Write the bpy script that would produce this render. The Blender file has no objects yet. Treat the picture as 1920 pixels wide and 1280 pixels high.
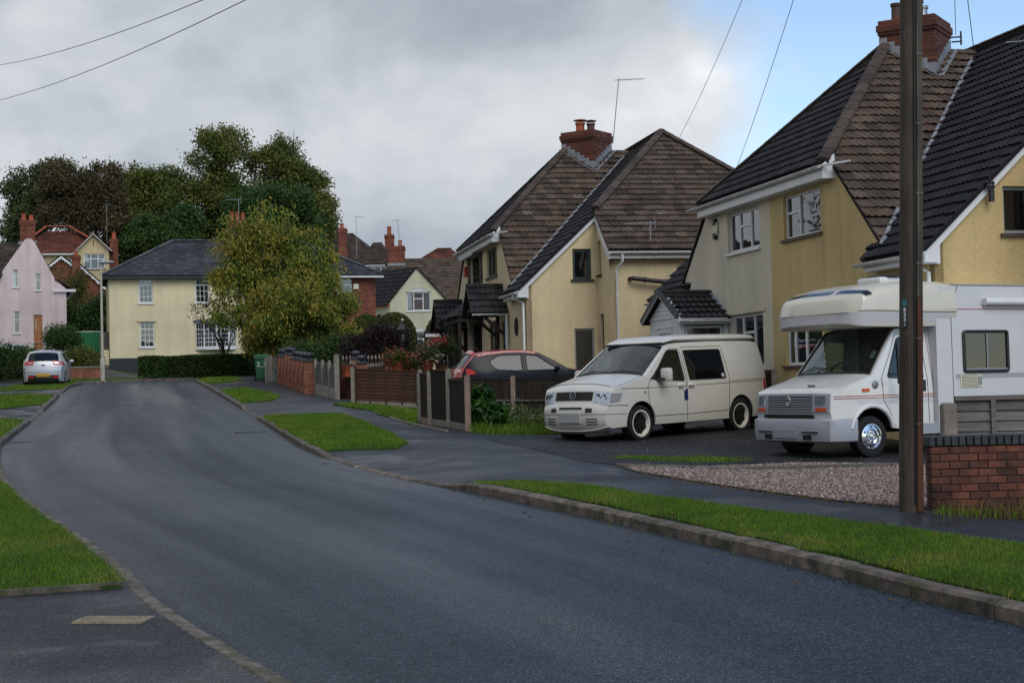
import bpy, bmesh, math, random
from mathutils import Vector, Matrix, noise
from mathutils.geometry import delaunay_2d_cdt
R = math.radians
SC = bpy.context.scene
COL = SC.collection

# ------------------------------------------------------------------ camera
cam_d = bpy.data.cameras.new('camera')
cam = bpy.data.objects.new('camera', cam_d)
COL.objects.link(cam)
SC.camera = cam
cam_d.sensor_width = 36.0
cam_d.lens = 53.63
cam_d.clip_start = 0.1
cam_d.clip_end = 3000
EYE = 1.65
_p, _r = math.atan(85 / 2860), R(1.40)
_fw = Vector((0, math.cos(_p), math.sin(_p)))
_up = Vector((0, -math.sin(_p), math.cos(_p)))
_rt = Vector((1, 0, 0))
_r2 = _rt * math.cos(_r) - _up * math.sin(_r)
_u2 = _up * math.cos(_r) + _rt * math.sin(_r)
cam.matrix_world = Matrix(((_r2.x, _u2.x, -_fw.x, 0), (_r2.y, _u2.y, -_fw.y, 0), (_r2.z, _u2.z, -_fw.z, EYE), (0, 0, 0, 1)))

# ------------------------------------------------------------------ sky, sun, exposure
SUN = Vector((0.30, -0.66, 0.69)).normalized()
w = bpy.data.worlds.new('World')
SC.world = w
w.use_nodes = True
nt = w.node_tree
nt.nodes.clear()
def nd(t, **k):
    n = nt.nodes.new(t)
    for a, b in k.items():
        setattr(n, a, b)
    return n
out = nd('ShaderNodeOutputWorld')
sky = nd('ShaderNodeTexSky', sky_type='NISHITA', sun_disc=False)
sky.sun_elevation = math.asin(SUN.z)
sky.sun_rotation = math.atan2(SUN.x, SUN.y)
sky.air_density = 1.0
sky.dust_density = 0.15
sky.ozone_density = 1.5
bg1 = nd('ShaderNodeBackground')
bg1.inputs[1].default_value = 0.15
nt.links.new(sky.outputs[0], bg1.inputs[0])
tc = nd('ShaderNodeTexCoord')
mp = nd('ShaderNodeMapping')
mp.inputs['Scale'].default_value = (1.0, 1.0, 1.35)
nt.links.new(tc.outputs['Generated'], mp.inputs[0])
def tex(scale, det, rough, loc, dist=0.0):
    m = nd('ShaderNodeMapping')
    m.inputs['Location'].default_value = loc
    nt.links.new(mp.outputs[0], m.inputs[0])
    n = nd('ShaderNodeTexNoise')
    n.inputs['Scale'].default_value = scale
    n.inputs['Detail'].default_value = det
    n.inputs['Roughness'].default_value = rough
    n.inputs['Distortion'].default_value = dist
    nt.links.new(m.outputs[0], n.inputs[0])
    return n.outputs[0]
def ramp(src, pts):
    r = nd('ShaderNodeValToRGB')
    e = r.color_ramp.elements
    while len(e) < len(pts):
        e.new(0.5)
    for i, (p, c) in enumerate(pts):
        e[i].position = p
        e[i].color = (*c, 1) if isinstance(c, tuple) else (c, c, c, 1)
    nt.links.new(src, r.inputs[0])
    return r.outputs[0]
def math_(op, a, b):
    m = nd('ShaderNodeMath', operation=op)
    for i, q in enumerate((a, b)):
        if isinstance(q, (int, float)):
            m.inputs[i].default_value = q
        else:
            nt.links.new(q, m.inputs[i])
    return m.outputs[0]
# broad cloud field; it thins out towards the east (to the right of the street)
sep = nd('ShaderNodeSeparateXYZ')
nt.links.new(tc.outputs['Generated'], sep.inputs[0])
east = math_('MULTIPLY', sep.outputs[0], 1.0)
fld = math_('ADD', tex(2.6, 6, 0.55, (3.1, 1.7, 0.4), 0.4), math_('ADD', math_('MULTIPLY', math_('SUBTRACT', 0.10, east), 2.0), math_('MULTIPLY', math_('SUBTRACT', 0.17, sep.outputs[2]), 1.0)))
cover = ramp(fld, [(0.42, 0.0), (0.56, 1.0)])
shade = math_('ADD', math_('MULTIPLY', tex(2.2, 7, 0.52, (7.7, 2.2, 5.1), 0.25), 0.75), math_('MULTIPLY', tex(7.0, 5, 0.55, (1.2, 9.4, 2.6), 0.3), 0.25))
tone = ramp(shade, [(0.36, (0.23, 0.275, 0.33)), (0.47, (0.38, 0.425, 0.475)), (0.58, (0.64, 0.665, 0.695)), (0.69, (1.08, 1.08, 1.07))])
bg2 = nd('ShaderNodeBackground')
bg2.inputs[1].default_value = 1.0
nt.links.new(tone, bg2.inputs[0])
mx = nd('ShaderNodeMixShader')
nt.links.new(cover, mx.inputs[0])
nt.links.new(bg1.outputs[0], mx.inputs[1])
nt.links.new(bg2.outputs[0], mx.inputs[2])
nt.links.new(mx.outputs[0], out.inputs[0])

sun_d = bpy.data.lights.new('sun', 'SUN')
sun_d.energy = 1.5
sun_d.angle = R(40)
sun_d.color = (1.0, 0.93, 0.82)
sun = bpy.data.objects.new('sun', sun_d)
COL.objects.link(sun)
sun.rotation_euler = (-SUN).to_track_quat('-Z', 'Y').to_euler()
sun.location = (20, -30, 40)
SC.view_settings.view_transform = 'Standard'
SC.view_settings.look = 'None'
SC.view_settings.gamma = 1.0
SC.view_settings.use_curve_mapping = False
SC.view_settings.exposure = 0.2
SC.cycles.max_bounces = 6
SC.cycles.transparent_max_bounces = 12
SC.cycles.use_denoising = True

# ------------------------------------------------------------------ mesh helpers
class MB:
    def __init__(s):
        s.v, s.f = [], []
    def add(s, vs, fs):
        b = len(s.v)
        s.v += [Vector(q) for q in vs]
        s.f += [tuple(b + i for i in f) for f in fs]
        return s
    def hexa(s, c):   # 8 corners: bottom ring 0-3, top ring 4-7
        return s.add(c, [(0, 3, 2, 1), (4, 5, 6, 7), (0, 1, 5, 4), (1, 2, 6, 5), (2, 3, 7, 6), (3, 0, 4, 7)])
    def box(s, x0, x1, y0, y1, z0, z1, rz=0.0, c=None):
        q = [Vector(p) for p in ((x0, y0, z0), (x1, y0, z0), (x1, y1, z0), (x0, y1, z0), (x0, y0, z1), (x1, y0, z1), (x1, y1, z1), (x0, y1, z1))]
        if rz:
            c = Vector(c) if c else Vector(((x0 + x1) / 2, (y0 + y1) / 2, 0))
            m = Matrix.Rotation(rz, 3, 'Z')
            q = [m @ (p - c) + c for p in q]
        return s.hexa(q)
    def bar(s, a, b, wd, hd, up=(0, 0, 1)):   # box from a to b, wd across, hd along up
        a, b, up = Vector(a), Vector(b), Vector(up)
        d = (b - a).normalized()
        sd = d.cross(up)
        if sd.length < 1e-4:
            sd = d.cross(Vector((1, 0, 0)))
        sd = sd.normalized() * wd / 2
        u = sd.cross(d).normalized() * hd / 2
        return s.hexa([a - sd - u, a + sd - u, b + sd - u, b - sd - u, a - sd + u, a + sd + u, b + sd + u, b - sd + u])
    def tube(s, pts, r, n=8, cap=True):
        pts = [Vector(p) for p in pts]
        rs = r if isinstance(r, (list, tuple)) else [r] * len(pts)
        b = len(s.v)
        prev = None
        for i, p in enumerate(pts):
            d = (pts[min(i + 1, len(pts) - 1)] - pts[max(i - 1, 0)]).normalized()
            if prev is None:
                a = d.cross(Vector((0, 0, 1)))
                if a.length < 1e-3:
                    a = d.cross(Vector((1, 0, 0)))
            else:
                a = prev - d * prev.dot(d)
            a.normalize()
            prev = a
            c = d.cross(a)
            for k in range(n):
                t = 2 * math.pi * k / n
                s.v.append(p + (a * math.cos(t) + c * math.sin(t)) * rs[i])
        for i in range(len(pts) - 1):
            for k in range(n):
                k2 = (k + 1) % n
                s.f.append((b + i * n + k, b + i * n + k2, b + (i + 1) * n + k2, b + (i + 1) * n + k))
        if cap:
            s.f.append(tuple(b + k for k in range(n))[::-1])
            s.f.append(tuple(b + (len(pts) - 1) * n + k for k in range(n)))
        return s
    def lathe(s, prof, n=16, c=(0, 0, 0), axis='z', cap=True):
        c = Vector(c)
        b = len(s.v)
        for r, h in prof:
            for k in range(n):
                t = 2 * math.pi * k / n
                p = (r * math.cos(t), r * math.sin(t), h)
                if axis == 'y':
                    p = (r * math.cos(t), h, r * math.sin(t))
                if axis == 'x':
                    p = (h, r * math.cos(t), r * math.sin(t))
                s.v.append(c + Vector(p))
        for i in range(len(prof) - 1):
            for k in range(n):
                k2 = (k + 1) % n
                s.f.append((b + i * n + k, b + i * n + k2, b + (i + 1) * n + k2, b + (i + 1) * n + k))
        if cap:
            s.f.append(tuple(b + k for k in range(n))[::-1])
            s.f.append(tuple(b + (len(prof) - 1) * n + k for k in range(n)))
        return s
    def prism(s, poly, P, d0, d1):   # poly in (s,t), P(s,t,d) -> 3d
        n = len(poly)
        b = len(s.v)
        s.v += [Vector(P(a, t, d0)) for a, t in poly] + [Vector(P(a, t, d1)) for a, t in poly]
        s.f.append(tuple(b + i for i in range(n))[::-1])
        s.f.append(tuple(b + n + i for i in range(n)))
        for i in range(n):
            j = (i + 1) % n
            s.f.append((b + i, b + j, b + n + j, b + n + i))
        return s
    def xf(s, m):
        s.v = [m @ p for p in s.v]
        return s
    sharp = 38
    def mesh(s, name, mat, smooth=False, bevel=0.0, fix=True):
        me = bpy.data.meshes.new(name)
        me.from_pydata([tuple(p) for p in s.v], [], s.f)
        if mat is not None:
            me.materials.append(mat)
        if fix or bevel:
            bm = bmesh.new()
            bm.from_mesh(me)
            if bevel:
                bmesh.ops.remove_doubles(bm, verts=bm.verts, dist=1e-5)
            if fix:
                bmesh.ops.recalc_face_normals(bm, faces=bm.faces)
            if bevel:
                es = [e for e in bm.edges if len(e.link_faces) == 2 and e.calc_face_angle(0) > 0.6]
                bmesh.ops.bevel(bm, geom=es, offset=bevel, segments=2 if smooth else 1, affect='EDGES', profile=0.5)
            bm.to_mesh(me)
            bm.free()
        if smooth:
            me.polygons.foreach_set('use_smooth', [True] * len(me.polygons))
            if smooth != 'all':
                me.set_sharp_from_angle(angle=R(s.sharp))
        me.update()
        return me
    def build(s, name, mat, parent=None, smooth=False, bevel=0.0, fix=True):
        return link(name, s.mesh(name, mat, smooth, bevel, fix), parent)

def link(name, me, parent=None, mtx=None):
    o = bpy.data.objects.new(name, me)
    COL.objects.link(o)
    if parent is not None:
        o.parent = parent
    if mtx is not None:
        o.matrix_basis = mtx
    return o
def tag(o, label=None, cat=None, group=None, kind=None):
    for k, v_ in (('label', label), ('category', cat), ('group', group), ('kind', kind)):
        if v_:
            o[k] = v_
    return o
def thing(name, label, cat, loc=(0, 0, 0), rz=0.0, group=None):
    o = bpy.data.objects.new(name, None)
    COL.objects.link(o)
    o.empty_display_size = 0.3
    o.location = loc
    o.rotation_euler = (0, 0, rz)
    return tag(o, label, cat, group)
def copy_tree(o, parent=None):
    c = o.copy()
    COL.objects.link(c)
    c.parent = parent
    for ch in o.children:
        copy_tree(ch, c)
    return c
def rounded(poly, rad, n=4):
    """poly of (s,t[,r]) -> polyline with rounded corners"""
    res = []
    m = len(poly)
    for i in range(m):
        p = Vector(poly[i][:2])
        r = poly[i][2] if len(poly[i]) > 2 else rad
        a, b = Vector(poly[i - 1][:2]), Vector(poly[(i + 1) % m][:2])
        da, db = (a - p), (b - p)
        la, lb = da.length, db.length
        if r <= 0 or la < 1e-6 or lb < 1e-6:
            res.append(tuple(p))
            continue
        k = min(r, la * 0.49, lb * 0.49)
        p0, p1 = p + da / la * k, p + db / lb * k
        for j in range(n + 1):
            t = j / n
            res.append(tuple(p0 * (1 - t) ** 2 + p * 2 * t * (1 - t) + p1 * t * t))
    return res
def sheet2d(outer, holes=(), grid=None):
    """constrained triangulation with holes; grid = (step_s, step_t) adds inner points"""
    vs = [Vector(p[:2]) for p in outer]
    es = [(i, (i + 1) % len(outer)) for i in range(len(outer))]
    for h in holes:
        b = len(vs)
        vs += [Vector(p[:2]) for p in h]
        es += [(b + i, b + (i + 1) % len(h)) for i in range(len(h))]
    if grid:
        lo = [min(p[i] for p in vs) for i in (0, 1)]
        hi = [max(p[i] for p in vs) for i in (0, 1)]
        ns, ntt = [max(1, int(math.ceil((hi[i] - lo[i]) / grid[i]))) for i in (0, 1)]
        for i in range(1, ns):
            for j in range(1, ntt):
                vs.append(Vector((lo[0] + (hi[0] - lo[0]) * i / ns, lo[1] + (hi[1] - lo[1]) * j / ntt)))
    r = delaunay_2d_cdt(vs, es, [], 1, 1e-5)
    ov, of = r[0], r[2]
    if holes:
        hp = [[tuple(p[:2]) for p in h] for h in holes]
        of = [f for f in of if not any(in_poly((sum(ov[i].x for i in f) / len(f), sum(ov[i].y for i in f) / len(f)), h) for h in hp)]
    used = sorted({i for f in of for i in f})
    mpi = {a: i for i, a in enumerate(used)}
    return [ov[i] for i in used], [tuple(mpi[i] for i in f) for f in of]
def densify(poly, step):
    res = []
    for i in range(len(poly)):
        a, b = Vector(poly[i][:2]), Vector(poly[(i + 1) % len(poly)][:2])
        n = max(1, int((b - a).length / step))
        res += [tuple(a.lerp(b, k / n)) for k in range(n)]
    return res
def slab(mb, outer, holes, P, thick, grid=None):
    """panel with holes: front at P(s,t,0), back at P(s,t,-thick), rims closed"""
    vs, fs = sheet2d(outer, holes, grid)
    n = len(vs)
    ed = {}
    for f in fs:
        for i in range(len(f)):
            a, b = f[i], f[(i + 1) % len(f)]
            k = (min(a, b), max(a, b))
            ed.setdefault(k, []).append((a, b))
    F = [tuple(f) for f in fs] + [tuple(n + i for i in f[::-1]) for f in fs]
    for k, l in ed.items():
        if len(l) == 1:
            a, b = l[0]
            F.append((b, a, n + a, n + b))
    mb.add([P(p.x, p.y, 0) for p in vs] + [P(p.x, p.y, -thick) for p in vs], F)
    return mb
def rect(a, b, c, d):
    return [(a, c), (b, c), (b, d), (a, d)]
def arc(cx, cz, r, a0, a1, n):
    return [(cx + r * math.cos(R(a0 + (a1 - a0) * i / n)), cz + r * math.sin(R(a0 + (a1 - a0) * i / n))) for i in range(n + 1)]
def in_poly(p, poly):
    x, y = p
    c = False
    j = len(poly) - 1
    for i in range(len(poly)):
        xi, yi = poly[i][0], poly[i][1]
        xj, yj = poly[j][0], poly[j][1]
        if (yi > y) != (yj > y) and x < (xj - xi) * (y - yi) / (yj - yi) + xi:
            c = not c
        j = i
    return c
def clip_rect(poly, x0, x1, y0, y1):
    def cl(ps, ax, lim, keep_gt):
        o = []
        for i in range(len(ps)):
            a, b = ps[i - 1], ps[i]
            ia = (a[ax] >= lim) if keep_gt else (a[ax] <= lim)
            ib = (b[ax] >= lim) if keep_gt else (b[ax] <= lim)
            if ia != ib:
                t = (lim - a[ax]) / (b[ax] - a[ax])
                o.append((a[0] + (b[0] - a[0]) * t, a[1] + (b[1] - a[1]) * t))
            if ib:
                o.append(b)
        return o
    ps = [tuple(p) for p in poly]
    for ax, lim, g_ in ((0, x0, True), (0, x1, False), (1, y0, True), (1, y1, False)):
        ps = cl(ps, ax, lim, g_)
        if len(ps) < 3:
            return []
    return ps
def poly_area(p):
    return 0.5 * sum(p[i - 1][0] * p[i][1] - p[i][0] * p[i - 1][1] for i in range(len(p)))

# ------------------------------------------------------------------ material helpers
def lin(h):
    c = [int(h[i:i + 2], 16) / 255 for i in (0, 2, 4)]
    return tuple((q / 12.92 if q <= 0.04045 else ((q + 0.055) / 1.055) ** 2.4) for q in c)
class M_:
    """small node-graph builder around a Principled BSDF"""
    def __init__(s, name, col, rough=0.8, spec=0.5, metal=0.0):
        s.m = bpy.data.materials.new(name)
        s.m.use_nodes = True
        s.t = s.m.node_tree
        s.b = s.t.nodes['Principled BSDF']
        s.o = s.t.nodes['Material Output']
        s.b.inputs['Base Color'].default_value = (*col, 1)
        s.b.inputs['Roughness'].default_value = rough
        s.b.inputs['Specular IOR Level'].default_value = spec
        s.b.inputs['Metallic'].default_value = metal
        s.col = col
        s.c = None
        s.co = None
    def n(s, t, **k):
        q = s.t.nodes.new(t)
        for a, b in k.items():
            setattr(q, a, b)
        return q
    def lk(s, a, b):
        s.t.links.new(a, b)
    def coord(s, kind='Object', scale=(1, 1, 1), loc=(0, 0, 0)):
        tc_ = s.n('ShaderNodeTexCoord')
        mp_ = s.n('ShaderNodeMapping')
        mp_.inputs['Scale'].default_value = scale
        mp_.inputs['Location'].default_value = loc
        s.lk(tc_.outputs[kind], mp_.inputs[0])
        return mp_.outputs[0]
    def geo(s, scale=(1, 1, 1)):
        g_ = s.n('ShaderNodeNewGeometry')
        mp_ = s.n('ShaderNodeMapping')
        mp_.inputs['Scale'].default_value = scale
        s.lk(g_.outputs['Position'], mp_.inputs[0])
        return mp_.outputs[0]
    def noise(s, co, scale, det=4, rough=0.55, dist=0.0):
        q = s.n('ShaderNodeTexNoise')
        q.inputs['Scale'].default_value = scale
        q.inputs['Detail'].default_value = det
        q.inputs['Roughness'].default_value = rough
        q.inputs['Distortion'].default_value = dist
        s.lk(co, q.inputs[0])
        return q.outputs[0]
    def vor(s, co, scale, feature='F1', outp='Distance'):
        q = s.n('ShaderNodeTexVoronoi', feature=feature)
        q.inputs['Scale'].default_value = scale
        s.lk(co, q.inputs['Vector'])
        return q.outputs[outp]
    def ramp(s, src, pts):
        r = s.n('ShaderNodeValToRGB')
        e = r.color_ramp.elements
        while len(e) < len(pts):
            e.new(0.5)
        for i, (p, c) in enumerate(pts):
            e[i].position = p
            e[i].color = (*c, 1) if isinstance(c, tuple) else (c, c, c, 1)
        s.lk(src, r.inputs[0])
        return r.outputs[0]
    def mth(s, op, a, b=0.0):
        m = s.n('ShaderNodeMath', operation=op)
        for i, q in enumerate((a, b)):
            if isinstance(q, (int, float)):
                m.inputs[i].default_value = q
            else:
                s.lk(q, m.inputs[i])
        return m.outputs[0]
    def mix(s, fac, a, b, mode='MIX'):
        m = s.n('ShaderNodeMix', data_type='RGBA', blend_type=mode)
        for i, q in ((0, fac), (6, a), (7, b)):
            if isinstance(q, (int, float)):
                m.inputs[i].default_value = q
            elif isinstance(q, tuple):
                m.inputs[i].default_value = (*q, 1)
            else:
                s.lk(q, m.inputs[i])
        return m.outputs[2]
    def rnd(s):
        """per piece random: object random and island random combined"""
        oi = s.n('ShaderNodeObjectInfo')
        gi = s.n('ShaderNodeNewGeometry')
        return s.mth('FRACT', s.mth('ADD', oi.outputs['Random'], s.mth('MULTIPLY', gi.outputs['Random Per Island'], 7.31)))
    def color(s, c):
        s.c = c
        s.lk(c, s.b.inputs['Base Color'])
        return s
    def rough(s, r):
        s.lk(r, s.b.inputs['Roughness'])
        return s
    def bump(s, h, strength=0.3, dist=0.01):
        q = s.n('ShaderNodeBump')
        q.inputs['Strength'].default_value = strength
        q.inputs['Distance'].default_value = dist
        s.lk(h, q.inputs['Height'])
        s.lk(q.outputs[0], s.b.inputs['Normal'])
        return s
def sc(c, k):
    return tuple(min(1.0, q * k) for q in c)
def simple(name, col, rough=0.6, spec=0.5, metal=0.0, var=0.12, scale=3.0, bump=0.0, bscale=60, world=False, coat=0.0):
    m = M_(name, col, rough, spec, metal)
    co = m.geo() if world else m.coord()
    n1 = m.noise(co, scale, 5, 0.6)
    m.color(m.ramp(n1, [(0.3, sc(col, 1 - var)), (0.7, sc(col, 1 + var))]))
    if bump:
        m.bump(m.noise(co, bscale, 3), bump, 0.01)
    if coat:
        m.b.inputs['Coat Weight'].default_value = coat
        m.b.inputs['Coat Roughness'].default_value = 0.06
    return m.m
# ------------------------------------------------------------------ materials
MAT = {}
def mk_asphalt(name, base, lo, hi, streak=True, puddle=0.0):
    """damp asphalt: stone chippings, wheel tracks along the carriageway (from its own UVs), patches of wet"""
    m = M_(name, base, 0.5, 0.36)
    co = m.geo()
    fine = m.noise(co, 150, 2, 0.6)
    chip = m.n('ShaderNodeTexVoronoi')
    chip.inputs['Scale'].default_value = 75
    m.lk(co, chip.inputs['Vector'])
    csep = m.n('ShaderNodeSeparateColor')
    m.lk(chip.outputs['Color'], csep.inputs[0])
    mid = m.noise(co, 11, 5, 0.65)
    big = m.noise(co, 0.45, 4, 0.55)
    if streak:
        uv = m.n('ShaderNodeTexCoord')
        mp_ = m.n('ShaderNodeMapping')
        mp_.inputs['Scale'].default_value = (2.7, 0.020, 1.0)
        m.lk(uv.outputs['UV'], mp_.inputs[0])
        st = m.noise(mp_.outputs[0], 1.3, 4, 0.5, 0.15)
        wet = m.mth('ADD', m.mth('MULTIPLY', st, 0.86), m.mth('MULTIPLY', big, 0.14))
    else:
        wet = big
    dark = m.ramp(wet, [(0.38, sc(base, 0.80)), (0.62, sc(base, 1.20))])
    spk = m.ramp(csep.outputs[0], [(0.0, 0.35), (0.5, 0.9), (0.85, 1.7), (1.0, 4.0)])
    fn = m.ramp(fine, [(0.35, 0.6), (0.65, 1.4)])
    md = m.ramp(mid, [(0.3, 0.8), (0.7, 1.2)])
    m.color(m.mix(1.0, m.mix(1.0, m.mix(1.0, dark, spk, 'MULTIPLY'), fn, 'MULTIPLY'), md, 'MULTIPLY'))
    rr = m.ramp(wet, [(0.40, hi), (0.62, lo)])
    if puddle:
        pd = m.ramp(m.noise(co, 0.9, 3, 0.5), [(0.56, 0.0), (0.66, 1.0)])
        rr = m.mix(pd, rr, (puddle, puddle, puddle))
    m.rough(rr)
    hgt_ = m.mth('ADD', m.mth('MULTIPLY', m.mth('SUBTRACT', 1.0, chip.outputs['Distance']), 0.8), m.mth('MULTIPLY', mid, 0.5))
    m.bump(hgt_, 0.75, 0.012)
    return m.m
MAT['road'] = mk_asphalt('wet_asphalt', (0.021, 0.0265, 0.0345), 0.25, 0.55)
MAT['path'] = mk_asphalt('footpath_asphalt', (0.022, 0.023, 0.026), 0.32, 0.62, False, 0.24)
MAT['drive'] = mk_asphalt('drive_asphalt', (0.012, 0.0125, 0.014), 0.5, 0.8, False)
def mk_ground():
    m = M_('ground_soil_grass', (0.03, 0.045, 0.015), 0.95, 0.2)
    co = m.geo()
    n = m.noise(co, 0.6, 6, 0.6)
    f = m.noise(co, 9, 5, 0.7)
    c = m.ramp(n, [(0.35, (0.022, 0.042, 0.008)), (0.55, (0.038, 0.062, 0.012)), (0.7, (0.05, 0.045, 0.022))])
    m.color(m.mix(1.0, c, m.ramp(f, [(0.3, 0.6), (0.7, 1.3)]), 'MULTIPLY'))
    m.bump(f, 0.6, 0.05)
    return m.m
MAT['ground'] = mk_ground()
def mk_turf():
    m = M_('turf', (0.05, 0.1, 0.012), 0.9, 0.2)
    co = m.geo()
    n = m.noise(co, 1.3, 5, 0.6)
    f = m.noise(co, 45, 4, 0.7)
    c = m.ramp(n, [(0.3, (0.026, 0.066, 0.006)), (0.52, (0.042, 0.095, 0.008)), (0.72, (0.075, 0.105, 0.014))])
    m.color(m.mix(1.0, c, m.ramp(f, [(0.3, 0.55), (0.7, 1.4)]), 'MULTIPLY'))
    m.bump(f, 0.9, 0.04)
    return m.m
MAT['turf'] = mk_turf()
def mk_blade(name, a, b, c_):
    m = M_(name, a, 0.6, 0.3)
    n = m.noise(m.geo(), 1.1, 4, 0.6)
    r = m.rnd()
    c = m.ramp(n, [(0.3, a), (0.52, b), (0.72, c_)])
    m.color(m.mix(1.0, c, m.ramp(r, [(0.0, 0.6), (0.85, 1.3), (1.0, (2.2, 1.6, 1.1))]), 'MULTIPLY'))
    tr = m.n('ShaderNodeBsdfTranslucent')
    m.lk(m.c, tr.inputs[0])
    mx_ = m.n('ShaderNodeMixShader')
    mx_.inputs[0].default_value = 0.3
    m.lk(m.b.outputs[0], mx_.inputs[1])
    m.lk(tr.outputs[0], mx_.inputs[2])
    m.lk(mx_.outputs[0], m.o.inputs[0])
    return m.m
MAT['blade'] = mk_blade('grass_blade', (0.062, 0.130, 0.009), (0.100, 0.190, 0.013), (0.19, 0.215, 0.035))
MAT['dryblade'] = mk_blade('dry_grass_blade', (0.10, 0.085, 0.03), (0.14, 0.10, 0.035), (0.17, 0.12, 0.05))
def mk_kerb():
    m = M_('kerb_concrete', (0.13, 0.11, 0.09), 0.75, 0.4)
    co = m.geo()
    n = m.noise(co, 6, 5, 0.65)
    r = m.rnd()
    f = m.noise(co, 70, 3, 0.6)
    c = m.ramp(n, [(0.32, (0.040, 0.034, 0.028)), (0.5, (0.125, 0.101, 0.082)), (0.72, (0.215, 0.178, 0.146))])
    c = m.mix(1.0, c, m.ramp(r, [(0.0, 0.72), (1.0, 1.22)]), 'MULTIPLY')
    ms = m.ramp(m.noise(co, 4.2, 5, 0.7), [(0.50, 0.0), (0.64, 0.85)])
    m.color(m.mix(ms, c, (0.045, 0.055, 0.016)))
    m.bump(m.mth('ADD', f, n), 0.5, 0.012)
    return m.m
MAT['kerb'] = mk_kerb()
def mk_gravel():
    m = M_('pink_gravel', (0.3, 0.24, 0.22), 0.7, 0.4)
    co = m.geo()
    v_ = m.n('ShaderNodeTexVoronoi')
    v_.inputs['Scale'].default_value = 42
    m.lk(co, v_.inputs['Vector'])
    sp = m.n('ShaderNodeSeparateColor')
    m.lk(v_.outputs['Color'], sp.inputs[0])
    c = m.ramp(sp.outputs[0], [(0.1, (0.09, 0.07, 0.065)), (0.5, (0.22, 0.165, 0.15)), (0.9, (0.42, 0.35, 0.32))])
    m.color(m.mix(1.0, c, m.ramp(v_.outputs['Distance'], [(0.25, 1.0), (0.62, 0.25)]), 'MULTIPLY'))
    m.bump(m.mth('SUBTRACT', 1.0, v_.outputs['Distance']), 1.0, 0.02)
    return m.m
MAT['gravel'] = mk_gravel()
def mk_stone():
    m = M_('gravel_stone', (0.3, 0.24, 0.22), 0.65, 0.4)
    c = m.ramp(m.rnd(), [(0.0, (0.080, 0.055, 0.046)), (0.45, (0.21, 0.145, 0.120)), (0.8, (0.35, 0.26, 0.220)), (1.0, (0.54, 0.47, 0.42))])
    m.color(c)
    return m.m
MAT['stone'] = mk_stone()
def mk_render(name, base, streak=0.16, bump=0.35, bscale=55, dirt=0.25):
    """painted rough-cast render with faint rain streaks and blotches"""
    m = M_(name, base, 0.88, 0.25)
    co = m.coord()
    bl = m.noise(co, 0.7, 5, 0.55)
    stx = m.noise(m.coord(scale=(2.2, 2.2, 0.12)), 1.6, 4, 0.55)
    f = m.noise(co, bscale, 3, 0.6)
    c = m.mix(1.0, m.ramp(bl, [(0.3, sc(base, 0.85)), (0.7, sc(base, 1.08))]), m.ramp(m.noise(co, 16, 5, 0.75), [(0.35, 0.91), (0.65, 1.07)]), 'MULTIPLY')
    c = m.mix(1.0, c, m.ramp(stx, [(0.30, 1 - streak), (0.52, 1.0), (0.8, 1.04)]), 'MULTIPLY')
    sp = m.ramp(m.noise(co, 2.6, 6, 0.7), [(0.60, 0.0), (0.78, dirt)])
    m.color(m.mix(sp, c, sc((0.30, 0.27, 0.2), 0.5)))
    m.bump(m.mth('ADD', f, m.mth('MULTIPLY', bl, 0.4)), bump, 0.012)
    return m.m
MAT['yellow'] = mk_render('yellow_roughcast', (0.56, 0.425, 0.205), 0.16, 0.9, 38)
MAT['cream1'] = mk_render('pale_stone_render', (0.63, 0.57, 0.455), 0.09, 0.35, 70)
MAT['cream2'] = mk_render('cream_yellow_render', (0.64, 0.53, 0.325), 0.09, 0.4, 70)
MAT['cream2b'] = mk_render('ivory_render', (0.64, 0.565, 0.40), 0.08, 0.4, 70)
MAT['creamc'] = mk_render('pale_yellow_render', (0.66, 0.57, 0.37), 0.07, 0.3, 40, 0.15)
MAT['pink'] = mk_render('pale_pink_render', (0.64, 0.525, 0.52), 0.16, 0.3, 40, 0.2)
MAT['sage'] = mk_render('pale_sage_render', (0.52, 0.51, 0.37), 0.10, 0.3, 40, 0.15)
MAT['creamf'] = mk_render('buff_render', (0.50, 0.41, 0.24), 0.12, 0.3, 40, 0.15)
MAT['plinth'] = mk_render('dark_grey_plinth_paint', (0.035, 0.042, 0.047), 0.2, 0.3, 40)
MAT['whiteband'] = mk_render('white_plinth_paint', (0.55, 0.52, 0.50), 0.2, 0.3, 40)
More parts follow.
